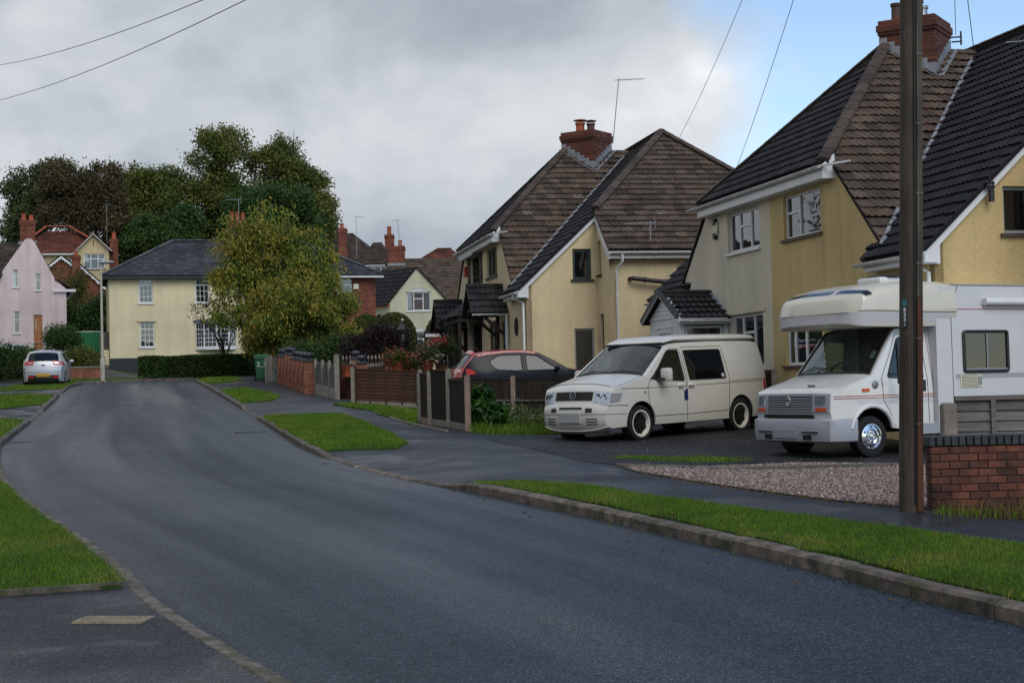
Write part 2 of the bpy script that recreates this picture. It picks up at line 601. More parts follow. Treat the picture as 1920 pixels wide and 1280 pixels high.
def mk_brickwork(name, base, mortar, bw=0.225, bh=0.075, vary=0.35, object_=True):
    """far brickwork: courses only show as a pattern"""
    m = M_(name, base, 0.85, 0.3)
    co = m.coord()
    sep_ = m.n('ShaderNodeSeparateXYZ')
    m.lk(co, sep_.inputs[0])
    cmb = m.n('ShaderNodeCombineXYZ')
    m.lk(m.mth('ADD', sep_.outputs[0], sep_.outputs[1]), cmb.inputs[0])
    m.lk(sep_.outputs[2], cmb.inputs[1])
    b = m.n('ShaderNodeTexBrick')
    b.inputs['Scale'].default_value = 1.0
    b.inputs['Brick Width'].default_value = bw
    b.inputs['Row Height'].default_value = bh
    b.inputs['Mortar Size'].default_value = 0.009
    b.inputs['Mortar Smooth'].default_value = 0.2
    b.inputs['Bias'].default_value = 0.0
    b.inputs['Color1'].default_value = (*sc(base, 1 - vary), 1)
    b.inputs['Color2'].default_value = (*sc(base, 1 + vary), 1)
    b.inputs['Mortar'].default_value = (*mortar, 1)
    m.lk(cmb.outputs[0], b.inputs['Vector'])
    n = m.noise(co, 1.6, 6, 0.65)
    c = m.mix(1.0, b.outputs[0], m.ramp(n, [(0.3, 0.55), (0.55, 1.0), (0.8, 1.15)]), 'MULTIPLY')
    m.color(c)
    m.bump(m.mth('SUBTRACT', m.mth('MULTIPLY', m.noise(co, 30, 3), 0.3), b.outputs['Fac']), 0.6, 0.012)
    return m.m
MAT['brickwork'] = mk_brickwork('red_brickwork', (0.20, 0.055, 0.031), (0.10, 0.072, 0.056))
MAT['chimbrick'] = mk_brickwork('sooty_brickwork', (0.125, 0.040, 0.026), (0.045, 0.037, 0.033), vary=0.5)
MAT['pierbrick'] = mk_brickwork('pier_brickwork', (0.30, 0.095, 0.050), (0.20, 0.15, 0.12), vary=0.4)
def mk_piece(name, stops, rough=0.8, spec=0.35, n2=0.35, scale=9, bump=0.4, moss=0.0, world=False, bs=40):
    """single bricks, tiles, boards: each piece its own tone"""
    m = M_(name, stops[0][1], rough, spec)
    co = m.geo() if world else m.coord()
    c = m.ramp(m.rnd(), stops)
    n = m.noise(co, scale, 5, 0.65)
    c = m.mix(1.0, c, m.ramp(n, [(0.3, 1 - n2), (0.7, 1 + n2 * 0.6)]), 'MULTIPLY')
    if moss:
        ms = m.ramp(m.noise(m.geo(), 2.1, 5, 0.65), [(0.58, 0.0), (0.72, moss)])
        c = m.mix(ms, c, (0.060, 0.058, 0.020))
    m.color(c)
    m.bump(m.noise(co, bs, 4, 0.6), bump, 0.008)
    return m.m
MAT['brick'] = mk_piece('wall_brick', [(0.0, (0.060, 0.020, 0.013)), (0.5, (0.105, 0.032, 0.019)), (1.0, (0.150, 0.048, 0.026))], 0.7, 0.4, 0.75, 3, 0.5, world=True)
MAT['bluebrick'] = mk_piece('blue_brick', [(0.0, (0.016, 0.019, 0.022)), (0.6, (0.030, 0.036, 0.040)), (1.0, (0.040, 0.040, 0.055))], 0.45, 0.5, 0.4, 6, 0.4, world=True)
MAT['mortar'] = simple('dark_mortar', (0.035, 0.030, 0.027), 0.95, 0.2, var=0.3, scale=8)
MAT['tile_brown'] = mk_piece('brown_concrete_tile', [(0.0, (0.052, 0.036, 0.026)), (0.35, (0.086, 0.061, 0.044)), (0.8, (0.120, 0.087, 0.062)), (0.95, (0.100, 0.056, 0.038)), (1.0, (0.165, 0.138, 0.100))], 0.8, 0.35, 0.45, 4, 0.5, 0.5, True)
MAT['tile_dark'] = mk_piece('dark_grey_tile', [(0.0, (0.010, 0.0098, 0.011)), (0.6, (0.016, 0.0155, 0.0168)), (1.0, (0.026, 0.024, 0.0245))], 0.72, 0.3, 0.35, 4, 0.5, 0.0, True)  # much darker grey than the brown tile; covers the semis' street-facing slopes
MAT['tile_black'] = mk_piece('black_porch_tile', [(0.0, (0.012, 0.012, 0.013)), (1.0, (0.026, 0.025, 0.025))], 0.65, 0.35, 0.35, 4, 0.4, 0.3, True)
MAT['ridge'] = mk_piece('ridge_tile', [(0.0, (0.050, 0.036, 0.029)), (1.0, (0.092, 0.066, 0.052))], 0.8, 0.3, 0.4, 5, 0.4, 0.0, True)
MAT['tile_red'] = mk_piece('red_clay_tile', [(0.0, (0.105, 0.034, 0.024)), (0.5, (0.165, 0.056, 0.036)), (1.0, (0.21, 0.078, 0.050))], 0.85, 0.3, 0.65, 0.7, 0.4, 0.0, True)
MAT['tile_oldbrown'] = mk_piece('old_brown_tile', [(0.0, (0.048, 0.034, 0.028)), (0.5, (0.075, 0.055, 0.044)), (1.0, (0.110, 0.082, 0.062))], 0.85, 0.3, 0.4, 1.2, 0.4, 0.0, True)
MAT['slate'] = mk_piece('grey_slate', [(0.0, (0.045, 0.046, 0.054)), (0.5, (0.066, 0.066, 0.076)), (1.0, (0.098, 0.096, 0.106))], 0.5, 0.45, 0.5, 0.9, 0.3, 0.0, True)
MAT['roofbase'] = simple('roofing_felt', (0.012, 0.012, 0.013), 0.9, 0.2)
MAT['lead'] = simple('lead_flashing', (0.20, 0.215, 0.235), 0.5, 0.5, 0.0, 0.3, 6)
MAT['upvc'] = simple('white_plastic', (0.66, 0.665, 0.67), 0.38, 0.5, var=0.07, scale=2)
MAT['upvc_dirty'] = simple('weathered_white_plastic', (0.56, 0.56, 0.56), 0.5, 0.4, var=0.18, scale=3)
MAT['cream_plastic'] = simple('cream_plastic', (0.6, 0.55, 0.42), 0.45)
MAT['grey_frame'] = simple('grey_alloy_frame', (0.25, 0.26, 0.27), 0.4)
MAT['green_frame'] = simple('dark_green_paint', (0.018, 0.030, 0.030), 0.4, 0.5)
MAT['brown_wood'] = simple('dark_stained_wood', (0.030, 0.019, 0.013), 0.6, 0.4, var=0.35, scale=6, bump=0.3)
MAT['sill_brown'] = simple('brown_sill_tile', (0.060, 0.035, 0.028), 0.6)
MAT['black'] = simple('black_plastic', (0.012, 0.012, 0.013), 0.45)
MAT['dark'] = simple('dark_void', (0.006, 0.006, 0.006), 0.9)
MAT['red'] = simple('red_plastic', (0.42, 0.025, 0.02), 0.4)
MAT['terracotta'] = simple('terracotta', (0.30, 0.075, 0.034), 0.75, 0.3, var=0.25, scale=5)
MAT['metal'] = simple('galvanised_metal', (0.30, 0.31, 0.32), 0.4, 0.5, 0.8, 0.15, 4)
MAT['alu'] = simple('weathered_aluminium', (0.42, 0.43, 0.44), 0.45, 0.5, 0.6)
MAT['pot_dark'] = simple('sooty_clay', (0.07, 0.035, 0.028), 0.8)
MAT['orange_door'] = simple('varnished_orange_wood', (0.32, 0.115, 0.025), 0.4, 0.5, var=0.2, scale=4)
MAT['curtain'] = simple('net_curtain', (0.45, 0.46, 0.46), 0.9, 0.2, var=0.2, scale=5)
MAT['curtain_dark'] = simple('teal_curtain', (0.05, 0.09, 0.10), 0.9, 0.2, var=0.3, scale=5)
def mk_glass(name, tint, trans, rough=0.02, refl=0.0):
    """window pane: fresnel reflection over a see-through tinted body"""
    m = bpy.data.materials.new(name)
    m.use_nodes = True
    t = m.node_tree
    t.nodes.clear()
    o = t.nodes.new('ShaderNodeOutputMaterial')
    gl = t.nodes.new('ShaderNodeBsdfGlossy')
    gl.inputs['Roughness'].default_value = rough
    gl.inputs['Color'].default_value = (0.92, 0.95, 1.0, 1)
    tr = t.nodes.new('ShaderNodeBsdfTransparent')
    tr.inputs[0].default_value = (*tint, 1)
    df = t.nodes.new('ShaderNodeBsdfDiffuse')
    df.inputs[0].default_value = (0.010, 0.012, 0.013, 1)
    m1 = t.nodes.new('ShaderNodeMixShader')
    m1.inputs[0].default_value = trans
    t.links.new(df.outputs[0], m1.inputs[1])
    t.links.new(tr.outputs[0], m1.inputs[2])
    fr = t.nodes.new('ShaderNodeFresnel')
    fr.inputs[0].default_value = 1.52
    ad = t.nodes.new('ShaderNodeMath')
    ad.inputs[1].default_value = refl
    t.links.new(fr.outputs[0], ad.inputs[0])
    gb = t.nodes.new('ShaderNodeNewGeometry')
    inv = t.nodes.new('ShaderNodeMath')
    inv.operation = 'SUBTRACT'
    inv.inputs[0].default_value = 1.0
    t.links.new(gb.outputs['Backfacing'], inv.inputs[1])
    mu = t.nodes.new('ShaderNodeMath')
    mu.operation = 'MULTIPLY'
    t.links.new(ad.outputs[0], mu.inputs[0])
    t.links.new(inv.outputs[0], mu.inputs[1])
    tcn = t.nodes.new('ShaderNodeTexCoord')
    no = t.nodes.new('ShaderNodeTexNoise')
    no.inputs['Scale'].default_value = 1.3
    t.links.new(tcn.outputs['Object'], no.inputs[0])
    bp = t.nodes.new('ShaderNodeBump')
    bp.inputs['Strength'].default_value = 0.06
    bp.inputs['Distance'].default_value = 0.05
    t.links.new(no.outputs[0], bp.inputs['Height'])
    t.links.new(bp.outputs[0], gl.inputs['Normal'])
    m2 = t.nodes.new('ShaderNodeMixShader')
    t.links.new(mu.outputs[0], m2.inputs[0])
    t.links.new(m1.outputs[0], m2.inputs[1])
    t.links.new(gl.outputs[0], m2.inputs[2])
    t.links.new(m2.outputs[0], o.inputs[0])
    return m
MAT['glass'] = mk_glass('window_glass', (0.75, 0.8, 0.8), 0.75, 0.02, 0.05)
MAT['glass_car'] = mk_glass('car_glass', (0.70, 0.82, 0.80), 0.93, 0.01, 0.03)
MAT['glass_hatch'] = mk_glass('dark_car_glass', (0.34, 0.52, 0.52), 0.6, 0.01, 0.0)
MAT['glass_privacy'] = mk_glass('tinted_glass', (0.10, 0.12, 0.09), 0.6, 0.01, 0.02)
MAT['glass_amber'] = mk_glass('bronze_acrylic', (0.5, 0.42, 0.36), 0.45, 0.05, 0.03)
MAT['lens'] = mk_glass('clear_lens', (0.95, 0.97, 1.0), 0.95, 0.02, 0.08)
def mk_wood(name, a, b, rough=0.8, axis='z', sc_=1.0):
    m = M_(name, a, rough, 0.3)
    s_ = {'z': (9, 9, 0.5), 'x': (0.5, 9, 9), 'y': (9, 0.5, 9)}[axis]
    co = m.coord(scale=tuple(q * sc_ for q in s_))
    n = m.noise(co, 3.0, 6, 0.65, 0.5)
    c = m.ramp(n, [(0.3, a), (0.7, b)])
    c = m.mix(1.0, c, m.ramp(m.rnd(), [(0.0, 0.7), (1.0, 1.25)]), 'MULTIPLY')
    m.color(m.mix(1.0, c, m.ramp(m.noise(m.geo(), 1.5, 5, 0.6), [(0.35, 0.7), (0.65, 1.1)]), 'MULTIPLY'))
    m.bump(n, 0.5, 0.006)
    return m.m
MAT['pole'] = mk_wood('creosoted_pole', (0.042, 0.034, 0.025), (0.125, 0.104, 0.078), 0.8, 'z')
MAT['polered'] = mk_wood('rust_stained_casing', (0.030, 0.014, 0.009), (0.115, 0.040, 0.017), 0.7, 'z')
MAT['boardgrey'] = mk_wood('silvered_board', (0.085, 0.075, 0.066), (0.20, 0.185, 0.165), 0.85, 'x')
MAT['boarddark'] = mk_wood('dark_brown_board', (0.012, 0.0085, 0.006), (0.030, 0.021, 0.014), 0.75, 'z')
MAT['boardbrown'] = mk_wood('brown_lap_board', (0.034, 0.015, 0.009), (0.085, 0.040, 0.022), 0.75, 'x')
MAT['boardold'] = mk_wood('weathered_grey_board', (0.080, 0.075, 0.068), (0.19, 0.18, 0.165), 0.85, 'z')
MAT['conc'] = simple('concrete_post', (0.21, 0.185, 0.155), 0.85, 0.3, var=0.25, scale=7, bump=0.4, bscale=50)
MAT['concpink'] = simple('pinkish_concrete_post', (0.225, 0.165, 0.130), 0.85, 0.3, var=0.25, scale=7, bump=0.4, bscale=50)
# ------------------------------------------------------------------ ground levels
def g(Y):
    t = min(max(Y - 8, 0), 122)
    return 0.028 * t + 0.00018 * t * t
def sst(x, a, b):
    t = min(1, max(0, (x - a) / (b - a)))
    return t * t * (3 - 2 * t)
RK = [(4.35, 6.6), (3.78, 8.2), (3.22, 9.78), (2.78, 10.95), (2.3, 12.48), (1.63, 14.16), (0.75, 16.35), (-0.05, 18.15), (-0.70, 19.55), (-1.42, 20.9), (-2.17, 22.6), (-3.01, 25.0), (-3.44, 26.3), (-4.05, 28.5), (-5.69, 35.15), (-7.84, 43.72), (-10.22, 52.94), (-12.01, 59.56), (-13.6, 65.3)]
LK = [(-0.2, 6.4), (-1.31, 8.63), (-2.0, 10.0), (-2.62, 11.3), (-3.23, 12.71), (-4.3, 15.06), (-5.59, 17.84), (-6.95, 21.0), (-8.5, 25.2), (-10.15, 30.15), (-12.45, 39.44), (-15.07, 50.0), (-16.71, 56.4), (-17.7, 60.6), (-18.3, 63.2), (-18.4, 65.2), (-17.6, 66.6), (-15.8, 67.2), (-13.9, 66.9), (-13.6, 65.3)]
def rk_x(Y):
    for a, b in zip(RK, RK[1:]):
        if a[1] <= Y <= b[1]:
            return a[0] + (b[0] - a[0]) * (Y - a[1]) / (b[1] - a[1])
    return RK[0][0] if Y < RK[0][1] else RK[-1][0]
def raise_r(X, Y):
    """height of the raised land right of the road above the carriageway"""
    d = X - rk_x(Y)
    dip = max(sst(Y, 18.6, 20.6) * (1 - sst(Y, 25.0, 26.6)), sst(Y, 37.0, 38.6) * (1 - sst(Y, 42.0, 43.6)))
    h = 0.105 - 0.075 * dip * (1 - sst(d, 0.1, 1.8))
    return h - 0.14 * sst(d, 2.2, 5.5)
def lift(X, Y):
    """the bank the pink house stands on"""
    return 1.05 * sst(-X, 19.6, 25.0) * sst(Y, 66, 84)
def Zr(X, Y, o=0.0):
    return g(Y) + raise_r(X, Y) + o
def lk_x(Y):
    for a, b in zip(LK, LK[1:]):
        if a[1] <= Y <= b[1]:
            return a[0] + (b[0] - a[0]) * (Y - a[1]) / (b[1] - a[1])
    return LK[0][0] if Y < LK[0][1] else -18.0
def Zl(X, Y, o=0.0):
    d = lk_x(Y) - X
    dip = max(sst(Y, 38.4, 39.4) * (1 - sst(Y, 44, 45.5)), sst(Y, 54, 55) * (1 - sst(Y, 57.5, 58.5)))
    h = 0.10 - 0.068 * max(1 - sst(Y, 11.4, 12.8), dip * (1 - sst(d, 0.2, 2.0)))
    return g(Y) + h + lift(X, Y) + o
def Z0(X, Y, o=0.0):
    return g(Y) + lift(X, Y) + o
def ground_sheet(name, poly, zf, mat, step=0.6, kind='structure', parent=None, jag=0.0, skirt=0.0):
    poly = densify(poly, step)
    if jag:
        poly = [(x + jag * (noise.noise(Vector((x * 3.1, y * 3.1, 1.3)))), y + jag * 1.5 * noise.noise(Vector((x * 2.7, y * 2.7, 8.1)))) for x, y in poly]
    vs, fs = sheet2d(poly, (), (step, step))
    mb = MB()
    mb.add([(p.x, p.y, zf(p.x, p.y)) for p in vs], fs)
    if skirt:
        n = len(poly)
        b = len(mb.v)
        mb.v += [Vector((x, y, zf(x, y))) for x, y in poly] + [Vector((x, y, zf(x, y) - skirt)) for x, y in poly]
        mb.f += [(b + i, b + (i + 1) % n, b + n + (i + 1) % n, b + n + i) for i in range(n)]
    me = bpy.data.meshes.new(name)
    me.from_pydata([tuple(q) for q in mb.v], [], mb.f)
    me.materials.append(mat)
    bm = bmesh.new()
    bm.from_mesh(me)
    for f in bm.faces:
        f.normal_update()
        if f.normal.z < -0.2:
            f.normal_flip()
    bm.to_mesh(me)
    bm.free()
    me.polygons.foreach_set('use_smooth', [True] * len(me.polygons))
    me.update()
    o = link(name, me, parent)
    if kind:
        o['kind'] = kind
    return o
# base ground reaching the horizon
mb = MB()
ys = [-60, -20, 0] + [8 + 3 * i for i in range(42)] + [140, 170, 220, 320, 500, 900]
xs = [-700, -400, -200, -100, -60, -40] + [-34 + 2 * i for i in range(28)] + [24, 30, 40, 60, 100, 200, 400, 700]
for y in ys:
    for x in xs:
        mb.v.append(Vector((x, y, Z0(x, y, -0.07))))
nx = len(xs)
for j in range(len(ys) - 1):
    for i in range(nx - 1):
        a = j * nx + i
        mb.f.append((a, a + 1, a + nx + 1, a + nx))
tag(mb.build('ground', MAT['ground'], smooth='all', fix=False), kind='structure')
road_poly = RK + LK[::-1][1:]
road = ground_sheet('road', road_poly, lambda x, y: g(y), MAT['road'], 0.8)
uvl = road.data.uv_layers.new(name='carriageway')
for lp_ in road.data.loops:
    q = road.data.vertices[lp_.vertex_index].co
    a_, b_ = lk_x(min(q.y, 64)), rk_x(q.y)
    uvl.data[lp_.index].uv = ((q.x - a_) / (b_ - a_), q.y)
# right-hand raised land: asphalt footpath and crossings
def offs(line, d):
    res = []
    for i, p in enumerate(line):
        a, b = Vector(line[max(i - 1, 0)]), Vector(line[min(i + 1, len(line) - 1)])
        t = (b - a).normalized()
        res.append((p[0] + t.y * d, p[1] - t.x * d))
    return res
RK2 = offs(RK, 0.13)
right_poly = RK2 + [(-13.2, 68.0), (-8.0, 68.0), (-4.0, 56.0), (0.0, 44.0), (6.0, 38.0), (14.0, 36.0), (16.0, 20.0), (12.0, 9.0), (8.0, 6.4)]
footpath = ground_sheet('footpath', right_poly, Zr, MAT['path'], 0.7)
LK2 = offs(LK, -0.13)
left_poly = LK2[:-3] + [(-16.0, 69.0), (-20.0, 69.0), (-30.0, 66.0), (-28.0, 50.0), (-22.0, 30.0), (-16.0, 16.0), (-8.0, 7.0)]
pave_l = ground_sheet('pavement_left', left_poly, Zl, MAT['path'], 0.9)
# kerbstones, each one a stone of the road edge
def kerb_line(line, side, parent, mat, drop, s0=0.0):
    pts = [Vector(p) for p in line]
    L = [0]
    for a, b in zip(pts, pts[1:]):
        L.append(L[-1] + (b - a).length)
    def at_(s):
        for i in range(len(L) - 1):
            if s <= L[i + 1]:
                return pts[i].lerp(pts[i + 1], (s - L[i]) / (L[i + 1] - L[i]))
        return pts[-1]
    s = s0
    rr = random.Random(5 + side)
    while s + 0.9 < L[-1]:
        a, b = at_(s + 0.006), at_(s + 0.909)
        t = (b - a).normalized()
        nrm = Vector((t.y, -t.x)) * side
        h = [0.118 - 0.085 * drop(p.y) + rr.uniform(-0.006, 0.006) for p in (a, b)]
        w0, w1 = -0.006 + rr.uniform(-0.006, 0.006), 0.135
        q = []
        for p, hh in ((a, h[0]), (b, h[1])):
            z = g(p.y)
            prof = [(w0, z - 0.1), (w0, z + hh - 0.028), (w0 + 0.026, z + hh - 0.002), (w1 - 0.01, z + hh + 0.003), (w1, z + hh - 0.01), (w1, z - 0.1)]
            q.append([Vector((p.x + nrm.x * d, p.y + nrm.y * d, zz)) for d, zz in prof])
        m = MB()
        n = len(q[0])
        m.add(q[0] + q[1], [(i, (i + 1) % n, n + (i + 1) % n, n + i) for i in range(n)] + [tuple(range(n))[::-1], tuple(range(n, 2 * n))])
        m.build('kerbstone', mat, parent)
        s += 0.915
kr = tag(bpy.data.objects.new('kerb', None), kind='structure')
COL.objects.link(kr)
kerb_line(RK, 1, kr, MAT['kerb'], lambda y: max(sst(y, 19.0, 20.4) * (1 - sst(y, 25.2, 26.4)), sst(y, 37.2, 38.6) * (1 - sst(y, 42, 43.4))))
kl = tag(bpy.data.objects.new('kerb', None), kind='structure')
COL.objects.link(kl)
kerb_line(LK, -1, kl, MAT['kerb'], lambda y: max(1 - sst(y, 11.6, 12.8), sst(y, 38.4, 39.4) * (1 - sst(y, 44, 45.5)), sst(y, 54, 55) * (1 - sst(y, 57.5, 58.5))), 0.4)

# ------------------------------------------------------------------ grass verges
def blades(name, poly, zf, per_m2, h, wd, mat, parent, seed=1, edge=0.05):
    rr = random.Random(seed)
    xs_, ys_ = [p[0] for p in poly], [p[1] for p in poly]
    A = abs(poly_area(poly))
    n = int(A * per_m2)
    V, F = [], []
    k = 0
    while k < n:
        x, y = rr.uniform(min(xs_) - edge, max(xs_) + edge), rr.uniform(min(ys_) - edge, max(ys_) + edge)
        if not in_poly((x + rr.uniform(-edge, edge), y + rr.uniform(-edge, edge)), poly):
            k += 0.2
            continue
        k += 1
        z = zf(x, y)
        t = rr.uniform(0, 6.283)
        hh = h * rr.uniform(0.45, 1.15) * (0.75 + 0.6 * (noise.noise(Vector((x * 1.7, y * 1.7, 3.3))) + 0.4))
        hh = max(hh, h * 0.3)
        ww = wd * rr.uniform(0.6, 1.3)
        lean = hh * rr.uniform(0.1, 0.8)
        t2 = rr.uniform(0, 6.283)
        dx, dy = math.cos(t) * ww, math.sin(t) * ww
        lx, ly = math.cos(t2) * lean, math.sin(t2) * lean
        b = len(V)
        V += [(x - dx, y - dy, z - 0.004), (x + dx, y + dy, z - 0.004), (x + dx * 0.7 + lx * 0.4, y + dy * 0.7 + ly * 0.4, z + hh * 0.6), (x - dx * 0.7 + lx * 0.4, y - dy * 0.7 + ly * 0.4, z + hh * 0.6), (x + lx, y + ly, z + hh)]
        F += [(b, b + 1, b + 2, b + 3), (b + 3, b + 2, b + 4)]
    me = bpy.data.meshes.new(name)
    me.from_pydata(V, [], F)
    me.materials.append(mat)
    me.update()
    o = link(name, me, parent)
    o['kind'] = 'stuff'
    return o
def verge(poly, zf, per, h, wd, seed):
    p2 = densify(poly, 0.35)
    p2 = [(x + 0.09 * noise.noise(Vector((x * 2.1, y * 2.1, 1.3))), y + 0.2 * noise.noise(Vector((x * 1.7, y * 1.7, 8.1)))) for x, y in p2]
    o = ground_sheet('grass_verge', p2, lambda x, y: zf(x, y, 0.024), MAT['turf'], 0.5, skirt=0.05)
    blades('grass', p2, lambda x, y: zf(x, y, 0.022), per, h, wd, MAT['blade'], o, seed)
    return o
V1 = [(4.2, 7.6), (3.35, 9.85), (2.92, 11.0), (2.44, 12.55), (1.77, 14.25), (0.89, 16.45), (0.1, 18.2), (-0.5, 19.3), (-0.45, 19.75), (0.1, 19.5), (0.9, 18.45), (1.41, 17.35), (1.91, 16.44), (2.57, 15.29), (3.51, 13.78), (4.14, 12.52), (5.2, 10.4), (6.2, 8.4)]
verge(V1, Zr, 7000, 0.038, 0.0026, 1)
V2 = [(-3.2, 25.95), (-3.75, 27.6), (-4.7, 31.4), (-6.1, 37.1), (-5.3, 37.6), (-4.25, 37.4), (-3.37, 34.0), (-2.6, 30.47), (-1.86, 26.9), (-2.0, 25.8)]
verge(V2, Zr, 2600, 0.042, 0.005, 2)
V3 = [(-7.85, 44.3), (-8.6, 47.2), (-10.25, 53.6), (-9.7, 55.0), (-8.67, 52.3), (-7.3, 48.0), (-7.2, 45.2)]
verge(V3, Zr, 800, 0.065, 0.010, 3)
V4 = [(-12.1, 60.3), (-13.4, 65.0), (-13.2, 66.6), (-12.2, 66.6), (-11.3, 63.9), (-11.5, 60.8)]
verge(V4, Zr, 600, 0.065, 0.012, 4)
VL1 = [(-3.05, 11.98), (-3.5, 12.95), (-4.45, 15.1), (-5.75, 17.95), (-7.1, 21.1), (-8.65, 25.3), (-10.3, 30.2), (-12.3, 38.4), (-13.4, 39.0), (-13.0, 33.0), (-12.0, 24.0), (-10.0, 17.0), (-7.0, 12.3), (-3.95, 11.72)]
VL1b = [(-3.05, 11.98), (-3.5, 12.95), (-4.45, 15.1), (-5.75, 17.95), (-7.1, 21.1), (-7.9, 21.0), (-7.0, 17.0), (-5.5, 13.6), (-4.6, 11.9), (-3.95, 11.72)]
o_ = ground_sheet('grass_verge', VL1, lambda x, y: Zl(x, y, 0.024), MAT['turf'], 0.6, jag=0.08, skirt=0.05)
blades('grass', VL1b, lambda x, y: Zl(x, y, 0.022), 6000, 0.036, 0.0028, MAT['blade'], o_, 6)
blades('grass', [(-8.6, 25.2), (-10.25, 30.2), (-12.25, 38.3), (-13.4, 39.0), (-13.0, 33.0), (-11, 26)], lambda x, y: Zl(x, y, 0.022), 500, 0.06, 0.008, MAT['blade'], o_, 7)
VL2 = [(-14.35, 46.5), (-16.0, 53.2), (-17.5, 54.6), (-20.5, 55.2), (-17.5, 45.0), (-15.4, 43.6)]
verge(VL2, Zl, 450, 0.06, 0.010, 8)
VL3 = [(-17.3, 58.6), (-18.2, 62.6), (-19.0, 66.6), (-17.9, 67.0), (-16.6, 67.6), (-16.6, 68.3), (-19.5, 68.2), (-20.6, 64.0), (-20.2, 58.4)]
verge(VL3, Zl, 420, 0.06, 0.011, 9)
# lawn and bare strip in front of the lap fence
VG = [(-5.0, 42.0), (-4.3, 42.4), (-2.2, 39.4), (-1.9, 36.5), (-2.05, 34.0), (-2.25, 32.7), (-2.55, 34.6), (-3.3, 37.0), (-3.6, 39.0)]
verge(VG, Zr, 900, 0.09, 0.008, 10)

ramp_ = ground_sheet('driveway', [(-18.0, 67.5), (-16.1, 67.6), (-16.9, 70.5), (-18.6, 74.0), (-20.9, 79.0), (-21.6, 83.0), (-22.9, 83.0), (-21.9, 78.0), (-20.0, 73.0), (-18.6, 69.5)], lambda x, y: Zl(x, y, 0.012), MAT['path'], 0.8)
# ------------------------------------------------------------------ gravel forecourt and drive
GP = [(3.95, 15.75), (3.45, 16.35), (2.89, 17.35), (2.18, 18.95), (1.6, 20.6), (1.45, 21.5), (3.0, 22.5), (4.2, 22.8), (6.5, 21.9), (8.5, 21.6), (9.5, 17.6), (8.0, 14.6), (5.5, 14.8)]
gv = ground_sheet('gravel_forecourt', GP, lambda x, y: Zr(x, y, 0.012), MAT['gravel'], 0.5, jag=0.06)
def stones(name, poly, zf, n, s0, s1, mat, parent, seed):
    rr = random.Random(seed)
    xs_, ys_ = [p[0] for p in poly], [p[1] for p in poly]
    mbs = MB()
    V, F = [], []
    base = [(1, 0, 0), (-0.5, 0.87, 0), (-0.5, -0.87, 0), (0.3, 0.5, 0.75), (0.3, -0.5, 0.75), (-0.6, 0, 0.75)]
    fc = [(0, 1, 3), (1, 2, 5), (2, 0, 4), (3, 4, 0), (3, 1, 5), (5, 2, 4), (3, 5, 4)]
    k = 0
    while k < n:
        x, y = rr.uniform(min(xs_), max(xs_)), rr.uniform(min(ys_), max(ys_))
        if not in_poly((x, y), poly):
            continue
        k += 1
        s_ = rr.uniform(s0, s1)
        t = rr.uniform(0, 6.28)
        ct, st_ = math.cos(t), math.sin(t)
        b = len(V)
        e = rr.uniform(0.6, 1.3)
        z = zf(x, y)
        V += [(x + s_ * (q[0] * ct * e - q[1] * st_), y + s_ * (q[0] * st_ * e + q[1] * ct), z + s_ * q[2] * rr.uniform(0.7, 1.1)) for q in base]
        F += [tuple(b + i for i in f) for f in fc]
    me = bpy.data.meshes.new(name)
    me.from_pydata(V, [], F)
    me.materials.append(mat)
    me.update()
    o = link(name, me, parent)
    o['kind'] = 'stuff'
    return o
stones('gravel', [(3.9, 15.8), (3.4, 16.4), (2.89, 17.4), (2.18, 19.0), (1.6, 20.7), (1.6, 21.5), (3.0, 22.4), (4.2, 22.7), (5.8, 21.9), (6.0, 16.5), (5.4, 15.2)], lambda x, y: Zr(x, y, 0.010), 20000, 0.008, 0.021, MAT['stone'], gv, 11)
stones('spilt_gravel', [(0.2, 27.3), (1.2, 24.2), (2.4, 21.4), (6, 21.6), (6, 26), (3, 28)], lambda x, y: Zr(x, y, 0.003), 420, 0.006, 0.016, MAT['stone'], gv, 12)
DP = [(0.35, 25.3), (-0.55, 28.2), (-0.2, 29.3), (1.6, 30.2), (4.0, 31.0), (8.5, 33.0), (12.0, 30.0), (11.0, 22.0), (6.0, 22.3), (4.4, 23.0), (3.0, 22.8), (1.55, 21.9), (1.0, 22.6)]
drive = ground_sheet('driveway', DP, lambda x, y: Zr(x, y, 0.006), MAT['drive'], 0.7)
# strip of paving kerb between gravel and drive
mb = MB()
for i, (a, b) in enumerate((((1.45, 21.65), (2.35, 21.72)), ((2.36, 21.72), (3.25, 21.78)), ((3.26, 21.78), (4.2, 21.82)), ((4.21, 21.82), (5.4, 21.86)))):
    za = [Zr(*p) for p in (a, b)]
    mb.bar((a[0], a[1], za[0] - 0.01), (b[0], b[1], za[1] - 0.01), 0.34, 0.10)
tag(mb.build('paving_strip', MAT['kerb'], gv, bevel=0.01), kind='stuff')
